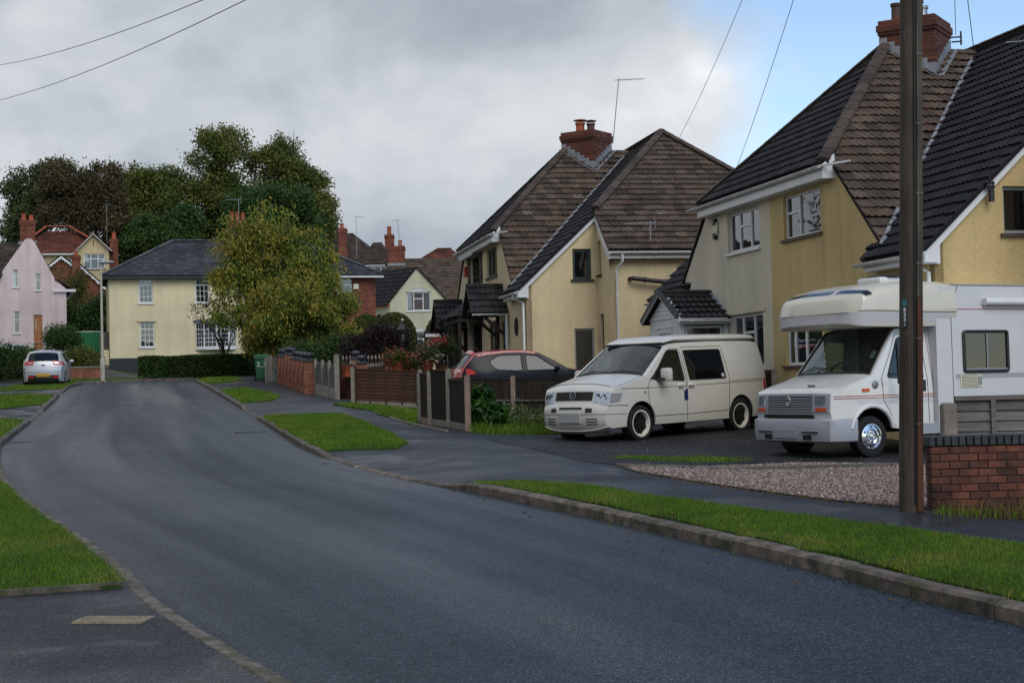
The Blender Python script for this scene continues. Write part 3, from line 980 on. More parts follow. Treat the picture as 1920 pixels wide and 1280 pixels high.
# ------------------------------------------------------------------ building kit
def hbox(mb, P, s0, s1, t0, t1, d0, d1):
    return mb.hexa([P(s0, t0, d0), P(s1, t0, d0), P(s1, t0, d1), P(s0, t0, d1), P(s0, t1, d0), P(s1, t1, d0), P(s1, t1, d1), P(s0, t1, d1)])
def window(parent, P, s0, s1, z0, z1, cols=(0, 1), trans=None, fw=0.055, frame='upvc', glass='glass', rec=0.07, sill='upvc', bars=None, cur=None, name='window', sill_out=0.06):
    """framed window in an opening of a wall; P(s,z,d) with d outwards"""
    trans = trans or {}
    fr_ = MB()
    e = 0.004
    s0, s1, z0, z1 = s0 + e, s1 - e, z0 + e, z1 - e
    d0, d1 = -rec - 0.055, -rec
    hbox(fr_, P, s0, s1, z0, z0 + fw, d0, d1)
    hbox(fr_, P, s0, s1, z1 - fw, z1, d0, d1)
    hbox(fr_, P, s0, s0 + fw, z0 + fw, z1 - fw, d0, d1)
    hbox(fr_, P, s1 - fw, s1, z0 + fw, z1 - fw, d0, d1)
    cells = []
    W_, H_ = s1 - s0, z1 - z0
    for i in range(len(cols) - 1):
        a, b = s0 + W_ * cols[i], s0 + W_ * cols[i + 1]
        if i > 0:
            hbox(fr_, P, a - fw / 2, a + fw / 2, z0 + fw, z1 - fw, d0, d1 + 0.006)
        a2, b2 = a + (fw if i == 0 else fw / 2), b - (fw if i == len(cols) - 2 else fw / 2)
        lv = [z0 + fw] + [z0 + H_ * q for q in trans.get(i, ())] + [z1 - fw]
        for j in range(len(lv) - 1):
            if j > 0:
                hbox(fr_, P, a2, b2, lv[j] - fw / 2, lv[j] + fw / 2, d0, d1 + 0.004)
            cells.append((a2, b2, lv[j] + (fw / 2 if j else 0), lv[j + 1] - (fw / 2 if j < len(lv) - 2 else 0)))
    if bars:
        for a2, b2, c2, e2 in cells:
            nx_, nz_ = bars
            nz2 = max(1, int(round((e2 - c2) / (H_ / nz_))))
            nx2 = nx_
            for q in range(1, nx2):
                x = a2 + (b2 - a2) * q / nx2
                hbox(fr_, P, x - 0.012, x + 0.012, c2, e2, d0 + 0.02, d1 - 0.008)
            for q in range(1, nz2):
                z = c2 + (e2 - c2) * q / nz2
                hbox(fr_, P, a2, b2, z - 0.012, z + 0.012, d0 + 0.02, d1 - 0.010)
    wobj = fr_.build(name, MAT[frame], parent)
    for a2, b2, c2, e2 in cells:
        hbox(MB(), P, a2 - 0.005, b2 + 0.005, c2 - 0.005, e2 + 0.005, d0 + 0.022, d0 + 0.030).build('pane', MAT[glass], wobj)
    if sill:
        sb = MB()
        hbox(sb, P, s0 - 0.07, s1 + 0.07, z0 - 0.065, z0 - 0.006, -rec - 0.02, sill_out)
        sb.build('sill', MAT[sill], wobj)
    if cur:
        cm, left, right, top = cur
        for a, b in ((s0 + 0.04, s0 + W_ * left), (s1 - W_ * right, s1 - 0.04)):
            if b - a > 0.06:
                cb = MB()
                n = max(3, int((b - a) / 0.05))
                pts = [(a + (b - a) * i / n, -rec - 0.13 - 0.03 * (i % 2)) for i in range(n + 1)]
                cb.add([P(s_, z0 + 0.02, d_) for s_, d_ in pts] + [P(s_, z1 - H_ * top - 0.02, d_) for s_, d_ in pts], [(i, i + 1, n + 2 + i, n + 1 + i) for i in range(n)])
                cb.build('curtain', MAT[cm], wobj, fix=False)
    return wobj
# one interlocking concrete tile with two rolls, 0.30 wide, gauge 0.29 (shared mesh)
def tile_mesh(name, mat, wdt, gauge, roll=0.032, seg=8, lap=0.05):
    mb_ = MB()
    n = seg
    def hgt(q):
        return roll * max(0.0, math.sin(2 * math.pi * (2 * q - 0.08))) ** 0.8 if roll else 0
    for yy, up in ((0.0, 0.052), (gauge + lap, 0.006)):
        for i in range(n + 1):
            q = i / n
            mb_.v.append(Vector((q * wdt * 0.992, yy, up + hgt(q))))
    for i in range(n + 1):
        q = i / n
        mb_.v.append(Vector((q * wdt * 0.992, 0.035, 0.004 + hgt(q) * 0.3)))
    for i in range(n):
        mb_.f.append((i, i + 1, n + 2 + i, n + 1 + i))
        mb_.f.append((2 * n + 2 + i, 2 * n + 3 + i, i + 1, i))
    me = mb_.mesh(name, mat, False, 0, False)
    return me
_tm = {}
def ridge_run(parent, a, b, mat='ridge', r=0.12, seg=0.42, flat=1.0, objs=True, lift_=0.02, name='ridge_tile'):
    """half-round ridge or hip tiles, one after another"""
    a, b = Vector(a), Vector(b)
    d = (b - a)
    L_ = d.length
    d.normalize()
    sd = d.cross(Vector((0, 0, 1))).normalized()
    up = sd.cross(d).normalized()
    MB().bar(a - up * 0.01, b - up * 0.01, r * 1.5, 0.07, up).build('ridge_bedding', MAT['mortar'], parent)
    n = max(1, int(round(L_ / seg)))
    sg = L_ / n
    mb_ = MB()
    k = 6
    for yy, rr_ in ((0.0, r * 1.06), (sg * 0.985, r)):
        for i in range(k + 1):
            t = math.pi * (0.06 + 0.88 * i / k)
            mb_.v.append(Vector((math.cos(t) * rr_, yy, math.sin(t) * rr_ * 0.62 * flat)))
    for i in range(k):
        mb_.f.append((i, i + 1, k + 2 + i, k + 1 + i))
    mb_.f.append(tuple(range(k + 1)))
    me = mb_.mesh('ridge_tile', MAT[mat], False, 0, True)
    B = Matrix((sd, d, up)).transposed().to_4x4()
    jb = MB()
    for i in range(n):
        m4 = Matrix.Translation(a + d * sg * i + up * lift_) @ B
        if objs:
            link(name, me, parent, m4)
        else:
            b0 = len(jb.v)
            jb.v += [m4 @ v_.co for v_ in me.vertices]
            jb.f += [tuple(b0 + q for q in p.vertices) for p in me.polygons]
    if not objs:
        jb.build('ridge', MAT[mat], parent, fix=False)
def strip(mb, a, b, w, up, th=0.012):
    return mb.bar(a, b, w, th, up)
def gutter(parent, a, b, mat='upvc', r=0.06, brackets=True, name='gutter'):
    """half-round gutter with brackets, from a to b (horizontal)"""
    a, b = Vector(a), Vector(b)
    d = (b - a).normalized()
    sd = d.cross(Vector((0, 0, 1)))
    mb_ = MB()
    k = 8
    prof = [(math.cos(math.pi * (1 + i / k)) * r, math.sin(math.pi * (1 + i / k)) * r) for i in range(k + 1)] + [(r - 0.008, 0.0)] + [(math.cos(math.pi * (2 - i / k)) * (r - 0.008), math.sin(math.pi * (2 - i / k)) * (r - 0.008)) for i in range(1, k)] + [(-r + 0.008, 0.0)]
    n = len(prof)
    mb_.add([p + sd * x + Vector((0, 0, z)) for p in (a, b) for x, z in prof], [(i, (i + 1) % n, n + (i + 1) % n, n + i) for i in range(n)] + [tuple(range(n))[::-1], tuple(range(n, 2 * n))])
    if brackets:
        L_ = (b - a).length
        for i in range(max(2, int(L_ / 0.9))):
            p = a + d * (L_ * (i + 0.4) / max(2, int(L_ / 0.9)))
            pr = [p + sd * (math.cos(math.pi * (1 + q / k)) * (r + 0.008)) + Vector((0, 0, math.sin(math.pi * (1 + q / k)) * (r + 0.008) - 0.001)) for q in range(k + 1)]
            for q in range(k):
                mb_.bar(pr[q] - d * 0, pr[q + 1], 0.04, 0.012, d.cross(pr[q + 1] - pr[q]))
    return mb_.build(name, MAT[mat], parent, smooth=True)
def downpipe(parent, pts, mat='upvc', r=0.036, name='downpipe'):
    mb_ = MB()
    mb_.tube(pts, r, 10)
    p = [Vector(q) for q in pts]
    for i in range(len(p) - 1):
        L_ = (p[i + 1] - p[i]).length
        if L_ > 1.2:
            for q in range(int(L_ / 1.0)):
                c = p[i].lerp(p[i + 1], (q + 0.6) / int(L_ / 1.0 + 0.001))
                mb_.lathe([(r + 0.008, -0.03), (r + 0.008, 0.03)], 10, c)
    return mb_.build(name, MAT[mat], parent, smooth=True)
def chimney(parent, cx, cy, z0, z1, sx, sy, rz, pots, mat='chimbrick', pot='terracotta', cap=True, name='chimney', corb=0.05):
    mb_ = MB()
    mb_.box(-sx / 2, sx / 2, -sy / 2, sy / 2, z0, z1 - 0.32)
    if cap:
        mb_.box(-sx / 2 - corb * 0.5, sx / 2 + corb * 0.5, -sy / 2 - corb * 0.5, sy / 2 + corb * 0.5, z1 - 0.318, z1 - 0.24)
        mb_.box(-sx / 2 - corb, sx / 2 + corb, -sy / 2 - corb, sy / 2 + corb, z1 - 0.238, z1 - 0.10)
        mb_.box(-sx / 2 - corb * 0.3, sx / 2 + corb * 0.3, -sy / 2 - corb * 0.3, sy / 2 + corb * 0.3, z1 - 0.098, z1)
    else:
        mb_.box(-sx / 2 - 0.002, sx / 2 + 0.002, -sy / 2 - 0.002, sy / 2 + 0.002, z1 - 0.318, z1)
    m = Matrix.Translation((cx, cy, 0)) @ Matrix.Rotation(rz, 4, 'Z')
    mb_.xf(m)
    ch = mb_.build(name, MAT[mat], parent)
    for px, py, h, r, pm, cowl in pots:
        pb = MB()
        pb.lathe([(r * 1.1, z1 - 0.01), (r * 1.1, z1 + 0.05), (r, z1 + 0.07), (r * 0.92, z1 + h - 0.07), (r * 1.12, z1 + h - 0.06), (r * 1.12, z1 + h), (r * 0.8, z1 + h), (r * 0.8, z1 + h - 0.05)], 12, (px, py, 0))
        if cowl:
            pb.lathe([(r * 1.5, z1 + h + 0.07), (r * 1.45, z1 + h + 0.09), (0.01, z1 + h + 0.13)], 12, (px, py, 0))
            for a in range(4):
                q = (px + r * math.cos(a * 1.57), py + r * math.sin(a * 1.57))
                pb.tube([(*q, z1 + h - 0.02), (*q, z1 + h + 0.08)], 0.012, 5)
        pb.xf(m)
        pb.build('chimney_pot', MAT[pm], ch, smooth=True)
    return ch
def yagi(name, label, base, mast, boom_dir, n=9, el=0.32, lean=(0, 0), refl=True, mat='alu'):
    """television aerial on a mast"""
    t = thing(name, label, 'aerial', base)
    mb_ = MB()
    top = Vector((lean[0], lean[1], mast))
    mb_.tube([(0, 0, 0), top], 0.017, 7)
    mb_.build('mast', MAT['metal'], t)
    bm_ = MB()
    d = Vector((*boom_dir, 0)).normalized()
    sd = Vector((-d.y, d.x, 0))
    c0 = top - Vector((0, 0, 0.06))
    bm_.tube([c0 - d * 0.15, c0 + d * (n * 0.075 + 0.1)], 0.011, 5)
    for i in range(n):
        p = c0 + d * (0.04 + i * 0.075)
        q = el * (1 - 0.035 * i) / 2
        bm_.tube([p - sd * q, p + sd * q], 0.007, 4)
    if refl:
        for zz in (-0.16, -0.08, 0.08, 0.16):
            p = c0 - d * 0.13 + Vector((0, 0, zz))
            bm_.tube([p - sd * 0.22, p + sd * 0.22], 0.007, 4)
        bm_.tube([c0 - d * 0.13 - Vector((0, 0, 0.18)), c0 - d * 0.13 + Vector((0, 0, 0.18))], 0.009, 4)
    bm_.build('antenna', MAT[mat], t)
    return t

# ------------------------------------------------------------------ the two semi-detached houses of the same design
HD = dict(b=3.35, He=4.72, c=5.03, hg=2.74, L1=7.04, Hr=7.75, vp=2.05, L2=8.42, va=2.9)
def semi(label, loc, az, cfg):
    h = thing('semi_detached_house', label, 'house', loc, -az)
    b, He, c, hg, L1, Hr, vp, L2, va = [HD[k] for k in ('b', 'He', 'c', 'hg', 'L1', 'Hr', 'vp', 'L2', 'va')]
    kN = (Hr - He) / b
    kD = 0.93
    zD = lambda x: hg + kD * (x + 0.25)
    vr = (Hr - hg) / kD - 0.25
    zp = zD(vp)
    ur = 3.45
    kE = (Hr - zp) / (L1 + 0.1 - ur)
    zE = lambda u: Hr - kE * (u - ur)
    zN = lambda u: Hr - kN * u
    xb = 9.2
    B0 = -1.0
    # --- front wall with slanted shoulders
    PF = lambda s_, t_, d_: Vector((-d_, s_, t_))
    sh = c
    zsh = zN(sh) - 0.05
    zcat = hg + 0.18
    holes = [rect(*q) for q in cfg['front_open']]
    near, far = cfg['paint_near'], cfg['paint_far']
    pu = cfg['paint_u']
    outN = [(-L1, B0), (pu, B0), (pu, He - 0.12), (-b, He - 0.12), (-sh, zsh), (-sh, zcat), (-L1, zcat)]
    outF = [(pu, B0), (L1, B0), (L1, zcat), (sh, zcat), (sh, zsh), (b, He - 0.12), (pu, He - 0.12)]
    for out_, side, mt in ((outN, 'n', near), (outF, 'f', far)):
        hs = [q for q in holes if in_poly(((q[0][0] + q[1][0]) / 2, (q[0][1] + q[2][1]) / 2), out_)]
        slab(MB(), out_, hs, PF, 0.16).build('front_wall', MAT[mt], h)
    # --- near gable wall, stepped return, end wall, and the plain back and far walls
    PG = lambda s_, t_, d_: Vector((s_, -L1 - d_, t_))
    g_open = [rect(*q) for q in cfg['gable_open']]
    ztop = lambda x: zD(x) - 0.07
    slab(MB(), [(0.0, B0), (vp, B0), (vp, ztop(vp)), (0.0, ztop(0.0))], g_open, PG, 0.16).build('gable_wall', MAT[near], h)
    PR = lambda s_, t_, d_: Vector((vp - d_, -s_, t_))
    r_open = [rect(*q) for q in cfg['return_open']]
    slab(MB(), [(L1 + 0.002, B0), (L2, B0), (L2, zE(L2) - 0.07), (L1 + 0.002, zE(L1) - 0.07)], r_open, PR, 0.16).build('return_wall', MAT[near], h)
    PE = lambda s_, t_, d_: Vector((s_, -L2 - d_, t_))
    ze = zE(L2 + 0.28)
    slab(MB(), rect(vp + 0.001, xb, B0, ze + 0.08), [], PE, 0.16).build('end_wall', MAT[near], h)
    wb = MB()
    wb.box(xb - 0.2, xb, -L2 + 0.17, L2, B0, ze + 0.05)
    wb.box(0.1, xb - 0.21, L1 - 0.16, L1, B0, hg + 0.1)
    wb.build('rear_wall', MAT[far], h)
    # --- roof slopes
    nT = cfg['tiles']
    front = [(-0.27, -b - 0.02, He), (-0.27, b + 0.02, He), (va, 0, Hr)]
    kF = (Hr - He) / (va + 0.27)
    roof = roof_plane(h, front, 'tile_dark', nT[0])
    # brown slope towards the camera and its mirror image beyond the ridge
    def nslope(sg):
        um = (Hr - zD(-0.04)) / kN
        return [(-0.04, sg * um, zN(um)), (-0.04, sg * (b - 0.03), zN(b - 0.03)), (va, 0, Hr), (vr, 0, Hr)]
    q = nslope(-1)
    def course_plane(pts, hdir, tile, n, **k):
        """slope whose first two points need not be level: courses follow hdir"""
        return roof_plane_h(h, pts, hdir, tile, n, **k)
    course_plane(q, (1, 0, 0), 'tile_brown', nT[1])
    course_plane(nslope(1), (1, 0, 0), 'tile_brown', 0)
    # wing slopes facing the street (near and far)
    um = (Hr - hg) / kN
    D1 = [(-0.27, -(c - 0.12), hg - 0.0186), (-0.27, -(L1 + 0.12), hg - 0.0186), (vp - 0.02, -(L1 + 0.12), zD(vp - 0.02)), (vr, -ur, Hr), (vr, 0, Hr)]
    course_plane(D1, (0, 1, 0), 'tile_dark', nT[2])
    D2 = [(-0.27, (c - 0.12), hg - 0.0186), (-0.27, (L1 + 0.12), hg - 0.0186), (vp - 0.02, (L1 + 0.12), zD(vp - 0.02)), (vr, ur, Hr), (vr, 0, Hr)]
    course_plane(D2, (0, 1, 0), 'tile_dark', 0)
    # hipped ends
    xe = vr + (Hr - ze) / kD
    for sg in (-1, 1):
        E1 = [(vp - 0.06, sg * (L2 + 0.28), ze), (xe, sg * (L2 + 0.28), ze), (vr, sg * ur, Hr), (vp - 0.06, sg * (L1 + 0.1), zE(L1 + 0.1))]
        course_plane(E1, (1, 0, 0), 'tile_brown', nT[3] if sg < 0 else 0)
    Bk = [(xe, L2 + 0.28, ze), (xe, -L2 - 0.28, ze), (vr, -ur, Hr), (vr, ur, Hr)]
    rb = MB()
    rb.add(Bk, [(0, 1, 2, 3)])
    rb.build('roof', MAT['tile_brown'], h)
    # --- hips, ridges, valleys
    hz = 0.04
    ridge_run(roof, (-0.22, -b + 0.0, He + 0.02), (va, 0, Hr + hz), cfg.get('hipmat', 'ridge'), 0.14)
    ridge_run(roof, (-0.22, b - 0.0, He + 0.02), (va, 0, Hr + hz), 'ridge', 0.14)
    ridge_run(roof, (vp, -L1 - 0.02, zE(L1 + 0.02) + hz), (vr, -ur, Hr + hz), 'ridge', 0.14)
    ridge_run(roof, (vr, -ur, Hr + hz), (vr, ur, Hr + hz), 'ridge', 0.14)
    ridge_run(roof, (xe, -L2 - 0.28, ze + hz), (vr, -ur, Hr + hz), 'ridge', 0.14)
    ridge_run(roof, (vp, L1 + 0.02, zE(L1 + 0.02) + hz), (vr, ur, Hr + hz), 'ridge', 0.14)
    for sg in (-1, 1):
        vb = MB()
        a_ = Vector((-0.05, sg * (Hr - zD(-0.05)) / kN, zD(-0.05) + 0.05))
        b_ = Vector((vr - 0.3, sg * (Hr - zD(vr - 0.3)) / kN, zD(vr - 0.3) + 0.05))
        n = 9
        for i in range(n):
            p, q2 = a_.lerp(b_, i / n), a_.lerp(b_, (i + 0.97) / n)
            vb.bar(p, q2 , 0.15, 0.016, (0.4, 0.4 * sg, 1))
        vb.build('valley_flashing', MAT['lead'], roof)
    # --- white boards
    fb = MB()
    fb.box(-0.25, -0.23, -b - 0.02, b + 0.02, He - 0.26, He - 0.02)
    fb.box(-0.25, -0.002, -b - 0.02, b + 0.02, He - 0.28, He - 0.262)
    for sg in (-1, 1):
        fb.prism([(-0.262, He - 0.29), (-0.001, He - 0.29), (-0.001, He + 0.18), (-0.262, He - 0.03)], lambda s_, t_, d_: Vector((s_, sg * (b + 0.022 + d_), t_)), 0.0, 0.02)
    fb.build('fascia', MAT['upvc'], h)
    gutter(h, (-0.315, -b - 0.04, He - 0.05), (-0.315, b + 0.5, He - 0.05), cfg.get('gut', 'upvc_dirty'))
    ov = MB()
    ov.bar((-0.315, -b - 0.04, He - 0.06), (0.12, -b - 0.45, He - 0.02), 0.07, 0.035)
    ov.build('gutter_outlet', MAT['upvc_dirty'], h)
    for sg in (-1, 1):
        wf = MB()
        wf.box(-0.25, -0.23, min(sg * (c - 0.1), sg * (L1 + 0.13)), max(sg * (c - 0.1), sg * (L1 + 0.13)), hg - 0.22, hg - 0.045)
        wf.box(-0.249, -0.001, min(sg * (c - 0.08), sg * (L1 + 0.12)), max(sg * (c - 0.08), sg * (L1 + 0.12)), hg - 0.225, hg - 0.21)
        wf.build('fascia', MAT['upvc'], h)
    gutter(h, (-0.315, -L1 - 0.12, hg - 0.075), (-0.315, -c + 0.28, hg - 0.075), cfg.get('gut', 'upvc_dirty'))
    gutter(h, (-0.315, c - 0.28, hg - 0.075), (-0.315, L1 + 0.12, hg - 0.075), cfg.get('gut', 'upvc_dirty'))
    bb = MB()
    dz = 0.20
    bb.prism([(-0.27, hg - 0.25), (0.06, hg - 0.25), (0.06, zD(0.06) - dz - 0.02), (vp, zD(vp) - dz), (vp, zD(vp) - 0.03), (-0.1, zD(-0.1) - 0.03), (-0.27, hg - 0.03)], lambda s_, t_, d_: Vector((s_, -L1 - 0.02 - d_, t_)), 0.0, 0.06)
    bb.prism([(L1 + 0.081, zE(L1 + 0.081) - 0.02), (L2 + 0.25, ze + 0.0), (L2 + 0.25, ze - 0.24), (L2 + 0.05, ze - 0.24), (L1 + 0.081, zE(L1 + 0.081) - 0.20)], lambda s_, t_, d_: Vector((vp - 0.03 - d_, -s_, t_)), 0.0, 0.03)
    bb.build('bargeboard', MAT['upvc'], h)
    eb = MB()
    eb.box(vp - 0.03, xe - 0.2, -L2 - 0.26, -L2 - 0.24, ze - 0.22, ze - 0.02)
    eb.box(vp - 0.028, xe - 0.2, -L2 - 0.24, -L2 - 0.001, ze - 0.225, ze - 0.21)
    eb.build('fascia', MAT['upvc_dirty'], h)
    gutter(h, (vp - 0.05, -L2 - 0.325, ze - 0.05), (xe - 0.2, -L2 - 0.325, ze - 0.05), 'upvc')
    downpipe(h, [(vp + 0.3, -L2 - 0.325, ze - 0.08), (vp + 0.3, -L2 - 0.32, ze - 0.3), (vp + 0.2, -L2 - 0.06, ze - 0.5), (vp + 0.2, -L2 - 0.05, B0 + 0.6)], 'upvc')
    downpipe(h, [(-0.315, -L1 + 0.18, hg - 0.12), (-0.315, -L1 + 0.18, hg - 0.24), (-0.06, -L1 + 0.10, hg - 0.38), (-0.055, -L1 + 0.10, B0 + 0.6)], 'upvc')
    # --- chimney set diagonally astride the apex
    ch = chimney(h, 3.6, 0, 5.8, 8.32, 1.2, 1.2, R(45), cfg['pots'], 'chimbrick')
    fl = MB()
    corners = {'l': (2.75, 0.0), 'n': (3.6, -0.85), 'r': (4.45, 0.0)}
    for p, q2 in (('l', 'n'), ('n', 'r')):
        a_, b_ = Vector(corners[p]), Vector(corners[q2])
        nrm = Vector((b_.y - a_.y, -(b_.x - a_.x))).normalized()
        if nrm.y > 0:
            nrm = -nrm
        for i in range(7):
            s_, e_ = a_.lerp(b_, i / 7), a_.lerp(b_, (i + 1) / 7)
            z_ = min(zN(abs(s_.y)), zN(abs(e_.y)))
            zt_ = max(zN(abs(s_.y)), zN(abs(e_.y))) + 0.20
            o_ = nrm * 0.012
            fl.hexa([Vector((*(s_), z_ - 0.1)), Vector((*(e_), z_ - 0.1)), Vector((*(e_ + o_), z_ - 0.1)), Vector((*(s_ + o_), z_ - 0.1)), Vector((*s_, zt_)), Vector((*e_, zt_)), Vector((*(e_ + o_), zt_)), Vector((*(s_ + o_), zt_))])
        m1, m2 = a_ + nrm * 0.09, b_ + nrm * 0.09
        fl.bar((m1.x, m1.y, zN(abs(m1.y)) + 0.055), (m2.x, m2.y, zN(abs(m2.y)) + 0.055), 0.17, 0.012, (0, 0, 1))
    fl.build('flashing', MAT['lead'], ch)
    return h, PF, PG, PR, PE
def roof_plane_h(parent, pts, hdir, tile, n, **k):
    """roof_plane with explicit course direction (courses start at the lowest point)"""
    pts = [Vector(p) for p in pts]
    hd = Vector(hdir).normalized()
    lo = min(range(len(pts)), key=lambda i: pts[i].z)
    rot = pts[lo:] + pts[:lo]
    # insert a point a little along hdir so that the first edge is level
    nr = None
    for i in range(1, len(rot) - 1):
        q = (rot[i] - rot[0]).cross(rot[i + 1] - rot[0])
        if q.length > 1e-3:
            nr = q.normalized()
            break
    if nr.z < 0:
        nr = -nr
    return roof_plane_dir(parent, rot, hd, nr, tile, n, **k)
def roof_plane_dir(parent, pts, hd, nrm, tile, nobj=0, gauge=0.29, wdt=0.30, roll=0.032, name='roof', thick=0.05):
    e1 = (hd - nrm * hd.dot(nrm)).normalized()
    e2 = nrm.cross(e1)
    if e2.z < 0:
        e2, e1 = -e2, -e1
    o0 = pts[0]
    return _roof(parent, pts, o0, e1, e2, nrm, tile, nobj, gauge, wdt, roll, name, thick)
def _roof(parent, pts, o0, e1, e2, nrm, tile, nobj, gauge, wdt, roll, name, thick):
    loc = [((p - o0).dot(e1), (p - o0).dot(e2)) for p in pts]
    if poly_area(loc) < 0:
        loc = loc[::-1]
    t0, t1 = min(p[1] for p in loc), max(p[1] for p in loc)
    sA, sB = min(p[0] for p in loc), max(p[0] for p in loc)
    P = lambda s_, t_, d_: o0 + e1 * s_ + e2 * t_ + nrm * d_
    rb = MB()
    slab(rb, loc, (), P, thick)
    ro = rb.build(name, MAT['roofbase'], parent)
    key = (tile, wdt, gauge, roll)
    if key not in _tm:
        _tm[key] = tile_mesh('tile', MAT[tile], wdt, gauge, roll)
    me = _tm[key]
    rr = random.Random(int(abs(t1) * 100) + len(pts))
    full, part = [], []
    for j in range(int(math.ceil((t1 - t0) / gauge)) + 1):
        ta = t0 + j * gauge
        s_ = sA - rr.uniform(0, 0.02)
        while s_ < sB:
            c = clip_rect(loc, s_, s_ + wdt, ta, ta + gauge)
            if c:
                ar = abs(poly_area(c))
                if ar > wdt * gauge * 0.96:
                    full.append((s_, ta))
                elif ar > 0.004:
                    part.append((c, ta))
            s_ += wdt
    if nobj:
        hm = Matrix.Translation(parent.location) @ parent.rotation_euler.to_matrix().to_4x4()
        full.sort(key=lambda q: (hm @ P(q[0], q[1], 0) - Vector((0, 0, EYE))).length)
    B = Matrix((e1, e2, nrm)).transposed()
    for q in full[:nobj]:
        m4 = Matrix.Translation(P(q[0], q[1], rr.uniform(0, 0.004))) @ (B @ Matrix.Rotation(rr.uniform(-0.012, 0.012), 3, 'Z')).to_4x4()
        link('tile', me, ro, m4)
    jb = MB()
    tv = [v_.co.copy() for v_ in me.vertices]
    tf = [tuple(p.vertices) for p in me.polygons]
    for q in full[nobj:]:
        w_ = rr.uniform(0, 0.004)
        b = len(jb.v)
        jb.v += [P(q[0] + v_.x, q[1] + v_.y, v_.z + w_) for v_ in tv]
        jb.f += [tuple(b + i for i in f) for f in tf]
    for c, ta in part:
        n = len(c)
        b = len(jb.v)
        jb.v += [P(x, y, 0.052 - 0.046 * (y - ta) / gauge + 0.008) for x, y in c] + [P(x, y, 0.002) for x, y in c]
        jb.f += [tuple(b + i for i in range(n))] + [(b + i, b + n + i, b + n + (i + 1) % n, b + (i + 1) % n) for i in range(n)]
    if jb.v:
        tag(jb.build('tiles', MAT[tile], ro, fix=False), kind='stuff')
    return ro
def roof_plane(parent, pts, tile, nobj=0, **k):
    pts = [Vector(p) for p in pts]
    nr = (pts[1] - pts[0]).cross(pts[2] - pts[0]).normalized()
    if nr.z < 0:
        nr = -nr
    return roof_plane_dir(parent, pts, (pts[1] - pts[0]).normalized(), nr, tile, nobj, **k)
# ------------------------------------------------------------------ house 1 (yellow and stone halves) and house 2
UW_F, UW_N = (0.35, 2.18, 3.49, 4.38), (-2.70, -0.93, 3.49, 4.38)
GW_F, GW_N = (0.30, 2.11, 0.92, 2.09), (-2.62, -0.83, 0.92, 2.18)
H1, PF, PG, PR, PE = semi('semi-detached house, stone-grey left half and yellow right half, behind the white camper van and motorhome', (5.42, 32.148, 1.024), -0.234, dict(
    front_open=[UW_F, UW_N, GW_F, GW_N], gable_open=[(1.30, 1.96, 3.0, 3.8)], return_open=[(7.4, 7.75, 3.1, 4.05)],
    paint_near='yellow', paint_far='cream1', paint_u=-0.22, tiles=(70, 100, 130, 0),
    pots=[(-0.2, -0.15, 0.42, 0.11, 'pot_dark', False), (0.28, -0.1, 0.40, 0.12, 'metal', False), (-0.3, 0.3, 0.4, 0.11, 'pot_dark', False), (0.3, 0.3, 0.35, 0.11, 'pot_dark', False)]))
window(H1, PF, *UW_F, cols=(0, 0.33, 0.68, 1), trans={1: (0.62,)}, cur=('curtain', 0.0, 0.0, 0.0))
window(H1, PF, *UW_N, cols=(0, 0.62, 1), trans={1: (0.60,)}, fw=0.045, sill='sill_brown', cur=('curtain_dark', 0.0, 0.12, 0.0))
window(H1, PF, *GW_F, cols=(0, 0.34, 0.70, 1), trans={1: (0.66,)}, cur=('curtain', 0.16, 0.16, 0.0))
window(H1, PF, *GW_N, cols=(0, 0.5, 0.8, 1), trans={}, sill='sill_brown', cur=('curtain', 0.0, 0.1, 0.0))
window(H1, PG, 1.30, 1.96, 3.0, 3.8, cols=(0, 1), frame='grey_frame', sill='sill_brown', cur=('curtain_dark', 0.2, 0.2, 0.0))
window(H1, PR, 7.4, 7.75, 3.1, 4.05, frame='grey_frame', sill='sill_brown')
# band of render over the ground floor window
bd = MB()
hbox(bd, PF, 0.12, 2.35, 2.11, 2.2, 0.002, 0.03)
bd.build('lintel_band', MAT['cream1'], H1)
# alarm box: a bowed cream box with dark ends
ab = MB()
ab.lathe([(0.001, -0.05), (0.13, -0.045), (0.15, -0.01), (0.15, 0.0)], 16, (0, 0, 0), 'x')
ab.xf(Matrix.Translation((-0.02, 2.84, 4.12)) @ Matrix.Diagonal((1, 0.9, 1.35, 1)))
al = ab.build('alarm_box', MAT['cream_plastic'], H1, smooth=True)
ae = MB()
for zz in (4.28, 3.96):
    ae.lathe([(0.001, -0.075), (0.075, -0.07), (0.085, 0.0)], 12, (0, 0, 0), 'x').xf(Matrix.Identity(4))
    for v_ in ae.v[-36:]:
        v_ += Vector((-0.02, 2.84, zz))
ae.build('alarm_end', MAT['black'], al, smooth=True)
